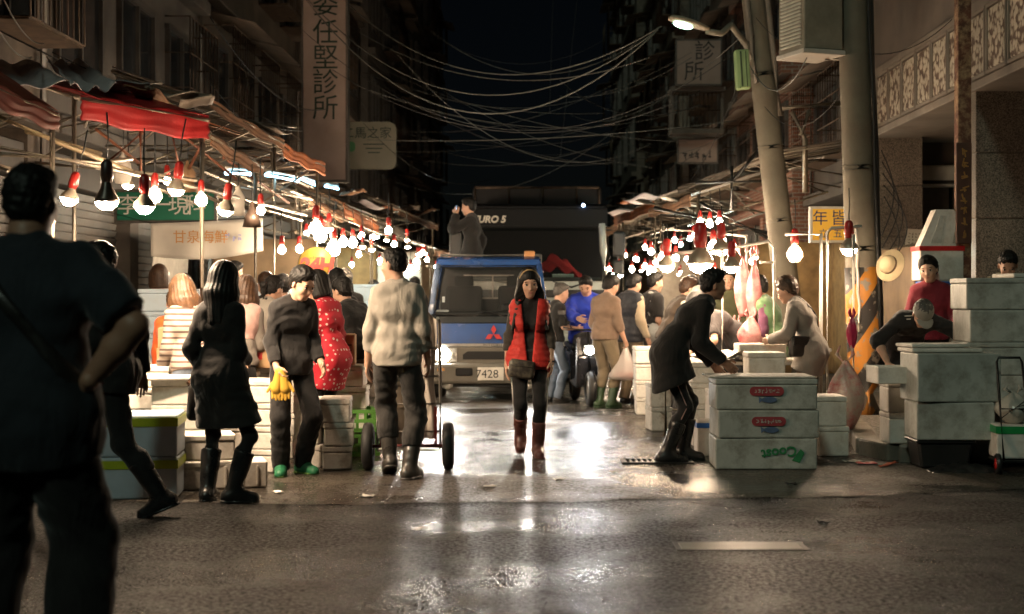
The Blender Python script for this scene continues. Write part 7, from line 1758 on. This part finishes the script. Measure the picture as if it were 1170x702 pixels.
# B: walking, mostly hidden behind A
person('person in black boots striding left, hidden behind the foreground man', ax(128, 8.9), 8.9, 92, 1.70, tops=[T(C_BLK2, 'jacket', th=.022, hem=.12)], legs=dict(m=C_BLK, loose=.01, end=.28), shoes=dict(m=B_BLK, boot=.27), hair=dict(style='short'), lean=8,
       rf=(.08, .28, 0, 0, 0), lf=(-.08, -.38, .0, 0, 22), rh=(.06, -.18, -.48), lh=(-.06, .2, -.46))
# C: woman in the black coat
J = person('woman with long black hair in a black coat and tall black rubber boots', ax(251, 9.5), 9.5, -14, 1.575, fem=True, tops=[T(C_BLK2, 'coat', th=.018, hem=.36, flare=.02, collar=.05, fold=.007)],
           legs=dict(m=C_BLK, th=.006, loose=.0, end=.34), shoes=dict(m=B_BLK, boot=.30, wide=.008), hair=dict(style='long', len=.30, vol=.014), head=(-12, -12, 0), lf=(-.10, 0, 0, 10, 0), rf=(.11, -.03, 0, -62, 0), rh=(-.02, .22, -.36), lh=(-.05, .12, -.44), rpole=(.2, -1, 0), lpole=(-.25, -1, 0))
p = hang(J, -1)
t = thing('handbag', 'black handbag with brown fur trim held by the woman in the black coat', 'handbag', (p.x - .03, p.y, p.z - .30), .2)
bm = B(); add_box(bm, (0, 0, .14), (.24, .12, .26), None, .04, seg=3, taper=1.15); obj('bag_body', bm, LEATH, t, smooth=True)
bm = B(); g = bmesh.ops.create_icosphere(bm, subdivisions=4, radius=1.0)
for v in g['verts']:
    n_ = 1 + .22 * math.sin(v.co.x * 23 + v.co.z * 31) * math.sin(v.co.y * 27 + v.co.x * 17); v.co = Vector((v.co.x * .115 * n_, v.co.y * .06 * n_, v.co.z * .055 * n_ + .27))
obj('fur_trim', bm, mat('brown_fur', (.16, .07, .03), rough=.9, var=.4, nscale=40, bump=1, bscale=90, bdist=.01), t)
# D: man in black with yellow gloves
J = person('man in black sweater looking down, yellow rubber gloves in his hand, green trainers', ax(333, 10.95), 10.95, 212, 1.60, fat=.9, tops=[T(C_BLK, 'sweater', th=.013, hem=.10, sleeve=.93, fold=.007)], legs=dict(m=C_BLK, th=.018, loose=.02), shoes=dict(m=S_GREEN, sole=S_SOLE), hair=dict(style='short', vol=.014),
           head=(-28, 22, 0), bend=10, lean=2, rh=(.06, .14, -.48), lh=(-.05, .12, -.46), rf=(.10, .02, 0, -25, 0), lf=(-.10, -.02, 0, 20, 0), curl=(.4, .8), skin=SKIN)
YEL = mat('yellow_rubber', (.62, .36, .05), rough=.4, var=.12, bump=.15, bscale=30)
p = hang(J, 1); t = thing('rubber_gloves', 'pair of yellow rubber gloves dangling from the hand of the man in black', 'gloves', (p.x, p.y - .01, p.z))
for k, (dx, an) in enumerate(((-.03, .25), (.035, -.15))):
    pr = [cone((dx * .3, 0, .03), (dx, 0, -.10), .030, .040, .02)]
    for q in range(4): pr.append(cone((dx + (q - 1.5) * .019, 0, -.10), (dx + (q - 1.5) * .026 + math.sin(an) * .05, -.01, -.17 - .012 * (q in (1, 2))), .0115, .010, .006))
    pr.append(cone((dx - .03 * (1 if k == 0 else -1), 0, -.06), (dx - .065 * (1 if k == 0 else -1), -.01, -.12), .013, .011, .01))
    V, Q = field_mesh(pr, .005); np_mesh('glove', [(V * [1, .75, 1], Q, 0)], YEL, t)
# E: polka dot tunic
person('woman in a red polka dot tunic and black leggings behind the man in black', ax(379, 12.1), 12.1, 62, 1.58, fem=True, tops=[T(C_DOTS, 'tunic', th=.018, hem=.26, flare=.02, sleeve=.9, collar=.0)], legs=dict(m=C_BLK, th=.006, loose=0), shoes=dict(m=S_PINK), hair=dict(style='bob', vol=.016),
       head=(-20, 15, 0), lean=6, bend=8, rh=(-.02, .24, -.26), rpole=(.7, -1, -.2), lh=(-.0, .26, -.30))
# F: grey shirt man
person('man in a grey long sleeve top seen from behind, pulling the cart, head turned left', ax(454, 10.75), 10.75, -3, 1.73, tops=[T(C_GREY, 'sweater', th=.012, hem=.09, sleeve=.82, fold=.006, sth=.002)], legs=dict(m=C_TROUS, th=.016, loose=.02, end=.22, fold=.009), shoes=dict(m=B_GREYB, boot=.28), hair=dict(style='short', vol=.006, nape=.06),
       head=(-6, 62, 0), lh=(-.085, .05, -.52), rh=(.07, .08, -.50), lf=(-.07, .12, 0, 14, 20), rf=(.10, -.10, 0, -18, 0), skin=SKIN, lean=2)
# G: woman in the red vest
J = person('woman in a red quilted vest and headband walking towards the camera', ax(605, 12.25), 12.25, 181, 1.58, fem=True, tops=[T(C_BLK, 'turtleneck', th=.010, sleeve=.0, collar=.07, hem=.12), T(C_SLEEVE, 'sleeves', th=.013, sleeve=.78, collar=-.02, hem=.0, open=.07), T(C_RED, 'vest', sleeve=0, th=.027, hem=.13, open=.072, quilt=.055, collar=.06, flare=.0)],
           legs=dict(m=C_BLK, th=.010, loose=.006, end=.30, stripe=(C_WHITE, .006)), shoes=dict(m=B_PINK, boot=.25), hair=dict(style='long', len=.40, vol=.014, band=mat('tan_headband', (.30, .20, .09), rough=.6), fwd=.055), head=(-8, 6, 3), rf=(.085, -.22, .05, 0, 38), lf=(-.075, .10, 0, 6, 0), lh=(-.07, .10, -.50), rh=(.08, .03, -.52), lpole=(-.3, -1, 0), rpole=(.3, -1, 0))
band(J, 'waist_belt', LEATH, J['P0'] + .06 * J['u1'], (.18, .05, 1), .018, .006, .03)
p = wl(J, J['P0'] + V3(.075, .185, -.10)); t = thing('waist_bag', 'black patterned waist bag on the hip of the woman in the red vest', 'bag', (p.x, p.y, p.z - .08), .12); bm = B(); add_box(bm, (0, 0, .07), (.23, .07, .16), (0, .15, 0), .035, seg=3); obj('bag_body', bm, mat('patterned_bag', (.06, .05, .045), rough=.4, var=.6, nscale=25, dirt=(.25, .22, .14), dscale=22), t, smooth=True)
bm = B(); add_tube(bm, [(-.10, -.037, .11), (.10, -.037, .08)], .004, 5); obj('zip', bm, STEEL, t)
bm = B(); s_ = J['s']; w_ = J['wrist', -1]; add_tube(bm, [w_ * s_ + np.array((.030 * math.cos(a), .030 * math.sin(a), .0)) * s_ for a in np.linspace(0, 2 * PI, 15)], .007, 6); add_box(bm, tuple(w_ * s_ + np.array((-.03, 0, 0))), (.012, .03, .03)); obj('wrist_watch', bm, LEATH, J['root'])
# N: bending man in the black coat
person('man in a long black coat and rubber boots bending over the boxes on the right', ax(772, 11.75), 11.75, -88, 1.72, lean=30, bend=16, head=(-6, 4, 0), tops=[T(C_BLK2, 'coat', th=.022, hem=.25, flare=.04, collar=.05, sway=V3(0, -.08, 0))], legs=dict(m=C_BLK, th=.006, loose=0.0, end=.30, stripe=(C_PINK, .004)), shoes=dict(m=B_BLK, boot=.28),
       hair=dict(style='short', vol=.012), lh=(.0, .12, -.47), rh=(.0, .16, -.44), lf=(-.07, .06, 0, 0, 0), rf=(.08, -.10, 0, 0, 0), drop=.02, skin=SKIN_TAN)
# U: man standing on the truck bed
J = person('man in a dark jacket on the blue truck bed with a phone at his ear', ax(539, 20.7), 20.7, 82, 1.74, z0=1.055, tops=[T(C_CHAR, 'jacket', th=.026, hem=.10, collar=.04), ], legs=dict(m=C_TROUS), shoes=dict(m=S_DARK), hair=dict(style='short', vol=.014), lh=(-.02, .20, .10), lpole=(-.5, .2, -1), rh=(.05, -.05, -.50), head=(-8, 0, 0))
p = wl(J, J['palm', -1]); t = thing('mobile_phone', 'glowing mobile phone held by the man on the truck', 'phone', (p.x, p.y, p.z)); bm = B(); add_box(bm, (0, 0, 0), (.012, .07, .14), (.2, 0, 0), .003); obj('case', bm, BLKP, t); bm = B(); add_box(bm, (-.0075, 0, 0), (.002, .06, .12), (.2, 0, 0)); obj('screen', bm, emis('phone_screen', (.4, .65, 1.0), 5.0), t)
# left crowd
def crowd(label, px, Y, rot, h, **k): return person(label, ax(px, Y), Y, rot, h, **k)
crowd('woman with short brown hair in a pink top, seen from behind at the left stalls', 181, 14.6, 8, 1.68, fem=True, tops=[T(C_PINK)], legs=dict(m=C_BLK), shoes=dict(m=S_DARK), hair=dict(style='bob', m=HAIR_BROWN, vol=.016), lean=6)
crowd('vendor in a purple shirt facing right under the white banner', 262, 16.6, -70, 1.78, tops=[T(C_PURPLE, sleeve=.4), T(C_BLK, 'vest', sleeve=0, th=.02)], legs=dict(m=C_BLK), shoes=dict(m=S_DARK), hair=dict(style='short', vol=.012), head=(-12, 0, 0))
crowd('woman in a striped sweater with light brown hair beside the black coat', 219, 10.9, 32, 1.55, fem=True, lean=16, bend=8, tops=[T(C_STR, 'sweater', th=.02)], legs=dict(m=C_JEANS), shoes=dict(m=B_BLK, boot=.25), hair=dict(style='long', m=HAIR_LIGHT, len=.18), head=(-22, 10, 0), lh=(-.06, .1, -.48), rh=(.0, .24, -.38))
crowd('woman with long brown hair in a white and pink jacket at the left boxes', 273, 11.75, -8, 1.54, fem=True, lean=10, bend=8, tops=[T(C_JGREY, 'jacket', th=.024), T(C_PINK, 'scarf', sleeve=0, th=.03, hem=-.20, collar=.04)], legs=dict(m=C_BLK), shoes=dict(m=B_BLK, boot=.25), hair=dict(style='long', m=HAIR_BROWN, len=.26), rh=(.0, .26, -.36), lh=(.0, .25, -.36), head=(-20, 0, 0))
crowd('woman with a ponytail and grey top turned away at the left boxes', 294, 13.2, -25, 1.60, fem=True, lean=20, bend=8, tops=[T(C_CHAR, sleeve=.9), T(C_GREY, 'cardigan', sleeve=0, th=.02)], legs=dict(m=C_BLK), shoes=dict(m=S_DARK), hair=dict(style='pony'), rh=(.0, .30, -.36), lh=(.0, .28, -.36), head=(-25, -5, 0))
crowd('woman with reddish brown hair in a bun, among the left shoppers', 309, 14.4, 20, 1.62, fem=True, lean=16, tops=[T(C_CHAR, 'jacket', th=.02)], legs=dict(m=C_JEANS), shoes=dict(m=S_DARK), hair=dict(style='bun', m=HAIR_BROWN, vol=.012), head=(-15, 20, 0), rh=(.0, .28, -.38))
crowd('dark haired shopper in a pale top half hidden by the man in black', 327, 15.4, 30, 1.60, lean=14, tops=[T(C_PINK)], legs=dict(m=C_TROUS), shoes=dict(m=S_DARK), hair=dict(style='short'))
crowd('small figure in dark clothes at the shutter behind the black coat', 209, 17.2, -30, 1.62, fem=True, tops=[T(C_BLK, 'jacket')], legs=dict(m=C_BLK), shoes=dict(m=S_DARK), hair=dict(style='bob'))
crowd('shopper with bright orange collar crouching left of the striped sweater', 200, 11.9, 10, 1.45, lean=18, bend=10, tops=[T(cloth('orange_cloth', (.62, .10, .02)), 'jacket')], legs=dict(m=C_BLK), shoes=dict(m=S_DARK), hair=dict(style='short', m=HAIR_BROWN), head=(-25, 0, 0))
crowd('shopper with black hair in a black top right of the polka dot tunic', 386, 13.9, 12, 1.64, lean=14, bend=6, tops=[T(C_BLK, 'jacket', th=.02)], legs=dict(m=C_TROUS), shoes=dict(m=S_DARK), hair=dict(style='short', vol=.016), rh=(.0, .30, -.35))
crowd('shopper in a pale grey cap behind the black haired one', 396, 15.6, 25, 1.66, lean=8, tops=[T(C_BLK, 'jacket', th=.02)], legs=dict(m=C_TROUS), shoes=dict(m=S_DARK), hair=dict(style='cap', cap=C_GREY, m=HAIR_GREY))
crowd('stooping shopper in a dark jacket with a red band, left of the grey shirt', 412, 12.9, 50, 1.58, lean=20, bend=10, tops=[T(C_CHAR, 'jacket', th=.024, hem=.08)], legs=dict(m=C_BROWN), shoes=dict(m=S_DARK), hair=dict(style='short'), rh=(.0, .26, -.40), lh=(.0, .25, -.4), head=(-20, 0, 0))
Jr = J
crowd('far shopper in white beyond the 24H sign', 428, 24.0, 60, 1.62, fem=True, tops=[T(C_WHITE)], legs=dict(m=C_JEANS), shoes=dict(m=S_DARK), hair=dict(style='bob'))
crowd('far dark figure between the grey shirt and the blue truck', 474, 22.5, 10, 1.66, tops=[T(C_BLK, 'jacket')], legs=dict(m=C_TROUS), shoes=dict(m=S_DARK), hair=dict(style='short'))
# right crowd
crowd('grey haired person in a dark top and jeans, just right of the red vest', 633, 18.4, -60, 1.52, lean=6, tops=[T(C_CHAR, sleeve=.5)], legs=dict(m=C_JEANS), shoes=dict(m=S_DARK), hair=dict(style='short', m=HAIR_GREY, line=.01), head=(-20, 0, 0), rh=(.02, .26, -.30))
SS = 1.70 / 1.72
person('man in a royal blue jacket sitting on the scooter, looking down', ax(670, 18.65), 18.65, 200, 1.72, fat=1.28, drop=.075, tops=[T(C_BLUE, 'jacket', th=.030, hem=.10, collar=.05, fold=.010)], legs=dict(m=C_BLK, th=.018, loose=.015), shoes=dict(m=mat('white_trainer', (.5, .48, .45))), hair=dict(style='short', vol=.014), head=(-28, -30, 0), twist=-22,
       lf=(-.15, .42, .315, 10, 0), rf=(.15, .42, .315, -10, 0), lh=(-.10, .44, -.20), rh=(.10, .42, -.22), lpole=(-1, -.4, -.5), rpole=(1, -.4, -.5), bend=8)
J = crowd('man in a taupe sweater and green boots carrying a plastic bag, back half turned', 691, 17.5, -38, 1.62, tops=[T(C_TAUPE, 'sweater', th=.02, sleeve=.75, fold=.008)], legs=dict(m=C_KHAKI, th=.016, loose=.012, end=.28), shoes=dict(m=B_GREEN, boot=.29), hair=dict(style='short', vol=.016), head=(-22, -20, 0), rh=(.10, .08, -.50), lh=(-.02, .20, -.40), curl=(.4, .9), bend=6)
p = hang(J, 1)
t = thing('plastic_bag', 'thin white carrier bag with red meat held by the man in taupe', 'bag', (p.x, p.y, p.z - .42))
BAGM = glass('thin_bag_film', (.70, .62, .58), .3, .55)
bm = B(); n = 24
rings = []
for z_, rx, ry in ((0.0, .10, .08), (.015, .20, .14), (.06, .215, .15), (.14, .16, .12), (.24, .10, .07), (.34, .05, .035), (.41, .022, .015), (.45, .03, .01)):
    rings.append([bm.verts.new((rx * math.cos(a) * (1 + .05 * math.sin(6 * a)), ry * math.sin(a) * (1 + .12 * math.sin(7 * a + z_ * 5)), z_)) for a in [2 * PI * q / n for q in range(n)]])
for a, b_ in zip(rings, rings[1:]):
    for q in range(n): bm.faces.new((a[q], a[(q + 1) % n], b_[(q + 1) % n], b_[q])).smooth = True
bm.faces.new(rings[0][::-1]); obj('film', bm, BAGM, t)
bm = B(); g = bmesh.ops.create_icosphere(bm, subdivisions=3, radius=1.0)
for v in g['verts']: v.co = Vector((v.co.x * .155, v.co.y * .10, v.co.z * .05 + .065)) * (1 + .06 * math.sin(v.co.x * 19 + v.co.y * 11))
obj('meat', bm, mat('red_meat', (.50, .10, .05), rough=.4, var=.3, nscale=8, bump=.4), t, smooth=True)
J = crowd('man in a black padded vest with beige sleeves holding a paper', 720, 18.1, -42, 1.64, tops=[T(C_BEIGE, 'sweater', th=.016, sth=.008), T(cloth('black_padded', (.018, .02, .026), rough=.5), 'vest', sleeve=0, th=.03, hem=.10, quilt=.09)], legs=dict(m=C_KHAKI, th=.016, loose=.015), shoes=dict(m=S_DARK), hair=dict(style='short', vol=.012), head=(-16, -12, 0), rh=(.10, .05, -.50), lh=(.05, .30, -.22), lpole=(-.7, -.6, -1))
p = wl(J, J['palm', -1]); t = thing('paper_sheet', 'white paper held by the man in the padded vest', 'paper', (p.x, p.y, p.z), .4); bm = B(); add_sheet(bm, lambda u, v: Vector(((u - .5) * .22, (v - .5) * .16, .03 * math.sin(u * 3) + .05 * u)), 8, 4, th=.003); obj('sheet', bm, WP, t)
crowd('man in a black T-shirt with a pale apron beside the padded vest', 745, 18.3, -62, 1.66, tops=[T(C_APRON, 'apron', sleeve=0, th=.018, hem=.32), T(C_BLK, 't_shirt', sleeve=.45, hem=-.06, th=.022, sth=.008)], legs=dict(m=C_BLK), shoes=dict(m=B_BLK, boot=.28), hair=dict(style='short', vol=.010), head=(-8, -10, 0), rh=(.02, .14, -.48))
crowd('man in a brown vest with white sleeves bending towards the stall', 766, 16.9, -76, 1.62, lean=18, bend=10, tops=[T(C_WHITE, sleeve=.55, sth=.012), T(cloth('brown_vest_cloth', (.07, .05, .035)), 'vest', sleeve=0, th=.026)], legs=dict(m=C_TROUS), shoes=dict(m=S_DARK), hair=dict(style='short', m=HAIR_BROWN, vol=.014), head=(-15, 0, 0), rh=(.0, .26, -.40))
crowd('person in a maroon jacket turned away behind the bending man', 791, 17.7, 18, 1.60, fem=True, tops=[T(C_MAROON, 'jacket', th=.028, collar=.04)], legs=dict(m=C_TROUS), shoes=dict(m=S_DARK), hair=dict(style='bob', vol=.016))
crowd('far vendor facing left between the hanging lamps', 811, 19.3, 115, 1.66, tops=[T(C_BEIGE)], legs=dict(m=C_TROUS), shoes=dict(m=S_DARK), hair=dict(style='short', m=HAIR_BROWN))
crowd('dark clothed vendor in an olive jacket beside the striped bags', 832, 17.4, 170, 1.68, tops=[T(C_OLIVE, 'jacket', th=.024)], legs=dict(m=C_BLK), shoes=dict(m=S_DARK), hair=dict(style='short'), lh=(-.04, .2, -.4))
crowd('grey haired shopper stooping low behind the black coat', 780, 15.6, -50, 1.52, lean=24, bend=10, tops=[T(C_BEIGE)], legs=dict(m=C_TROUS), shoes=dict(m=S_DARK), hair=dict(style='short', m=HAIR_GREY), head=(-20, 0, 0))
crowd('vendor in a black T-shirt bending deep over the fish table', 838, 15.15, 108, 1.68, lean=52, bend=18, tops=[T(cloth('faded_black_tee', (.035, .03, .03)), 't_shirt', sleeve=.42, sth=.010, th=.02)], legs=dict(m=C_BLK), shoes=dict(m=B_BLK, boot=.28), hair=dict(style='cap', cap=C_BLK), lh=(-.06, .20, -.44), rh=(.06, .16, -.44), lpole=(-1, -.5, .2), rpole=(1, -.5, .2), head=(-20, 0, 0), skin=SKIN)
J = crowd('vendor in a purple top and green apron facing left at the striped bags', 886, 14.9, 72, 1.60, lean=14, bend=8, tops=[T(cloth('plum_cloth', (.09, .03, .06))), T(C_GREEN, 'apron', sleeve=0, th=.03, hem=.24)], legs=dict(m=C_BLK), shoes=dict(m=B_BLK, boot=.28), hair=dict(style='short', vol=.014), head=(-15, 0, 0), lh=(-.02, .20, -.44), rh=(.0, .24, -.42))
J = crowd('shopper in a pale grey jacket with a black shoulder bag facing left', 925, 13.75, 66, 1.58, lean=16, bend=10, tops=[T(C_JGREY, 'jacket', th=.030, hem=.22, flare=.02, collar=.04, fold=.008)], legs=dict(m=C_BROWN, th=.016, loose=.02), shoes=dict(m=S_DARK), hair=dict(style='short', m=HAIR_BROWN, vol=.018), head=(-22, 0, 0), lh=(.02, .26, -.32), rh=(.0, .24, -.36), lpole=(-.7, -1, 0))
band(J, 'shoulder_strap', LEATH, J['shc'] + V3(.04, 0, 0), (.75, 0, .35), .016, .008, .032)
p = wl(J, J['P0'] + V3(-.20, .10, .12)); t = thing('shoulder_bag', 'small black shoulder bag at the hip of the grey jacket shopper', 'bag', (p.x, p.y - .02, p.z - .16), .4); bm = B(); add_box(bm, (0, 0, .09), (.20, .09, .20), None, .03, seg=3); obj('bag_body', bm, LEATH, t, smooth=True); bm = B(); add_box(bm, (0, -.05, .14), (.18, .012, .09), (.1, 0, 0), .01); obj('flap', bm, LEATH, t)
J = person('worker in a grey cap and black jacket with white stripes bending over the boxes', ax(1040, 13.0), 13.15, 182, 1.64, z0=.135, lean=58, bend=22, drop=.06, head=(-55, 0, 0), tops=[T(cloth('black_track_jacket', (.022, .02, .02)), 'jacket', th=.024, sleeve=(.62, .62), hem=.06, collar=.04)], legs=dict(m=C_BLK), shoes=dict(m=B_BLK, boot=.28), hair=dict(style='cap', cap=C_GREY, m=HAIR_GREY),
           rh=(.14, .08, -.40), lh=(-.16, .22, -.26), rpole=(1, -.5, 0), lpole=(-1, -.6, .3), skin=SKIN)
for sd in (-1, 1):
    S, E, Wr = J['A'][sd]; s_ = J['s']; ln_ = nrm(E - S); u = nrm(J['shc'] - S)
    for k in (0, 1):
        bm = B(); add_tube(bm, [(S + (J['neck'] - S) * (1 - q) + J['u3'] * .085 + J['F3'] * (-.03 + .03 * k) * 1.0 - J['u3'] * .012 * (q > .8)) * s_ for q in (0.15, .35, .55, .75, .95)], .006, 5); obj('sleeve_stripe', bm, C_WHITE, J['root'])
crowd('boyish worker in a maroon top sitting behind the boxes at the granite pier', 1064, 13.75, 165, 1.60, z0=.135, lean=6, tops=[T(C_MAROON, 'sweater', th=.022, collar=.04)], legs=dict(m=C_BLK), shoes=dict(m=S_DARK), hair=dict(style='short', vol=.016), head=(-8, -12, 8), lh=(-.10, .26, -.34), rh=(.06, .26, -.36), skin=SKIN)
person('man with short black hair looking down behind the tall stack at the right edge', ax(1148, 13.2), 13.2, 172, 1.68, z0=.135, lean=8, bend=10, tops=[T(C_OLIVE, 'jacket', th=.024, collar=.04)], legs=dict(m=C_TROUS), shoes=dict(m=S_DARK), hair=dict(style='short', vol=.010), head=(-32, -6, 0), lh=(-.0, .24, -.36), rh=(.0, .24, -.36), skin=SKIN_TAN)
# ---------------------------------------------------------------- light, sky, camera
def spot(name, loc, target, energy, color, angle, blend=.6, size=.05):
    l = bpy.data.lights.new(name, 'SPOT'); l.energy = energy; l.color = color; l.spot_size = math.radians(angle); l.spot_blend = blend; l.shadow_soft_size = size
    o = bpy.data.objects.new(name, l); COL.objects.link(o); o.location = loc
    o.rotation_euler = (Vector(target) - Vector(loc)).to_track_quat('-Z', 'Y').to_euler(); return o
spot('headlight_beam', (tx - .585, TY - .12, .615), (ax(520, 9) , 9.0, 0.15), 85.0, (1.0, .93, .82), 44, .9, .05)
spot('headlight_beam', (tx + .585, TY - .12, .615), (ax(640, 9), 9.0, 0.15), 55.0, (1.0, .93, .82), 44, .9, .05)
spot('scooter_beam', (ax(675, SYc), SYc - .1, .70), (ax(690, 8), 8.0, 0.1), 45.0, (.95, .97, 1.0), 40, .9, .04)
lp = Mh @ Vector((0.34, 0, -.07))
spot('street_lamp_beam', lp, (lp.x - .3, lp.y - 3.0, 0), 1500.0, (.40, 1.0, .66), 165, .4, .09)
SUN_EL, SUN_AZ = 38.0, -160.0      # faint fill sun added behind the camera to the left, for crossing street light
w = bpy.data.worlds.new('World'); SC.world = w; w.use_nodes = True
nt = w.node_tree; bg = nt.nodes['Background']; sky = nt.nodes.new('ShaderNodeTexSky'); sky.sky_type = 'NISHITA'; sky.sun_disc = False
sky.sun_elevation = math.radians(SUN_EL); sky.sun_rotation = math.radians(SUN_AZ)
nt.links.new(sky.outputs['Color'], bg.inputs['Color']); bg.inputs['Strength'].default_value = 0.00035
l = bpy.data.lights.new('rear_fill_sun', 'SUN'); l.energy = 0.36; l.angle = math.radians(6); l.color = (.78, 1.0, .80)
lo = bpy.data.objects.new('rear_fill_sun', l); COL.objects.link(lo)
a = math.radians(SUN_AZ); e_ = math.radians(SUN_EL)
to_sun = Vector((math.sin(a) * math.cos(e_), math.cos(a) * math.cos(e_), math.sin(e_)))
lo.rotation_euler = to_sun.to_track_quat('Z', 'Y').to_euler(); lo.location = (0, -10, 20)
cam = bpy.data.cameras.new('camera'); co = bpy.data.objects.new('camera', cam); COL.objects.link(co)
cam.sensor_width = 36; cam.lens = 50; co.location = (0, 0, CH); co.rotation_euler = (PI / 2, 0, 0)
cam.shift_x = (585 - VX) / 1170; cam.shift_y = (HY - 351) / 1170
cam.clip_start = 0.05; cam.clip_end = 600
cam.dof.use_dof = True; cam.dof.focus_distance = 11.6; cam.dof.aperture_fstop = 2.2
SC.camera = co
SC.view_settings.view_transform = 'Standard'; SC.view_settings.look = 'None'; SC.view_settings.exposure = 0.2; SC.view_settings.gamma = 1.0
try: SC.view_settings.use_curve_mapping = False
except Exception: pass
cy = SC.cycles
cy.use_denoising = True
try: cy.denoiser = 'OPENIMAGEDENOISE'
except Exception: pass
cy.max_bounces = 6; cy.diffuse_bounces = 3; cy.glossy_bounces = 3; cy.transmission_bounces = 3; cy.transparent_max_bounces = 8
cy.sample_clamp_indirect = 4.0; cy.caustics_reflective = False; cy.caustics_refractive = False; cy.use_light_tree = True
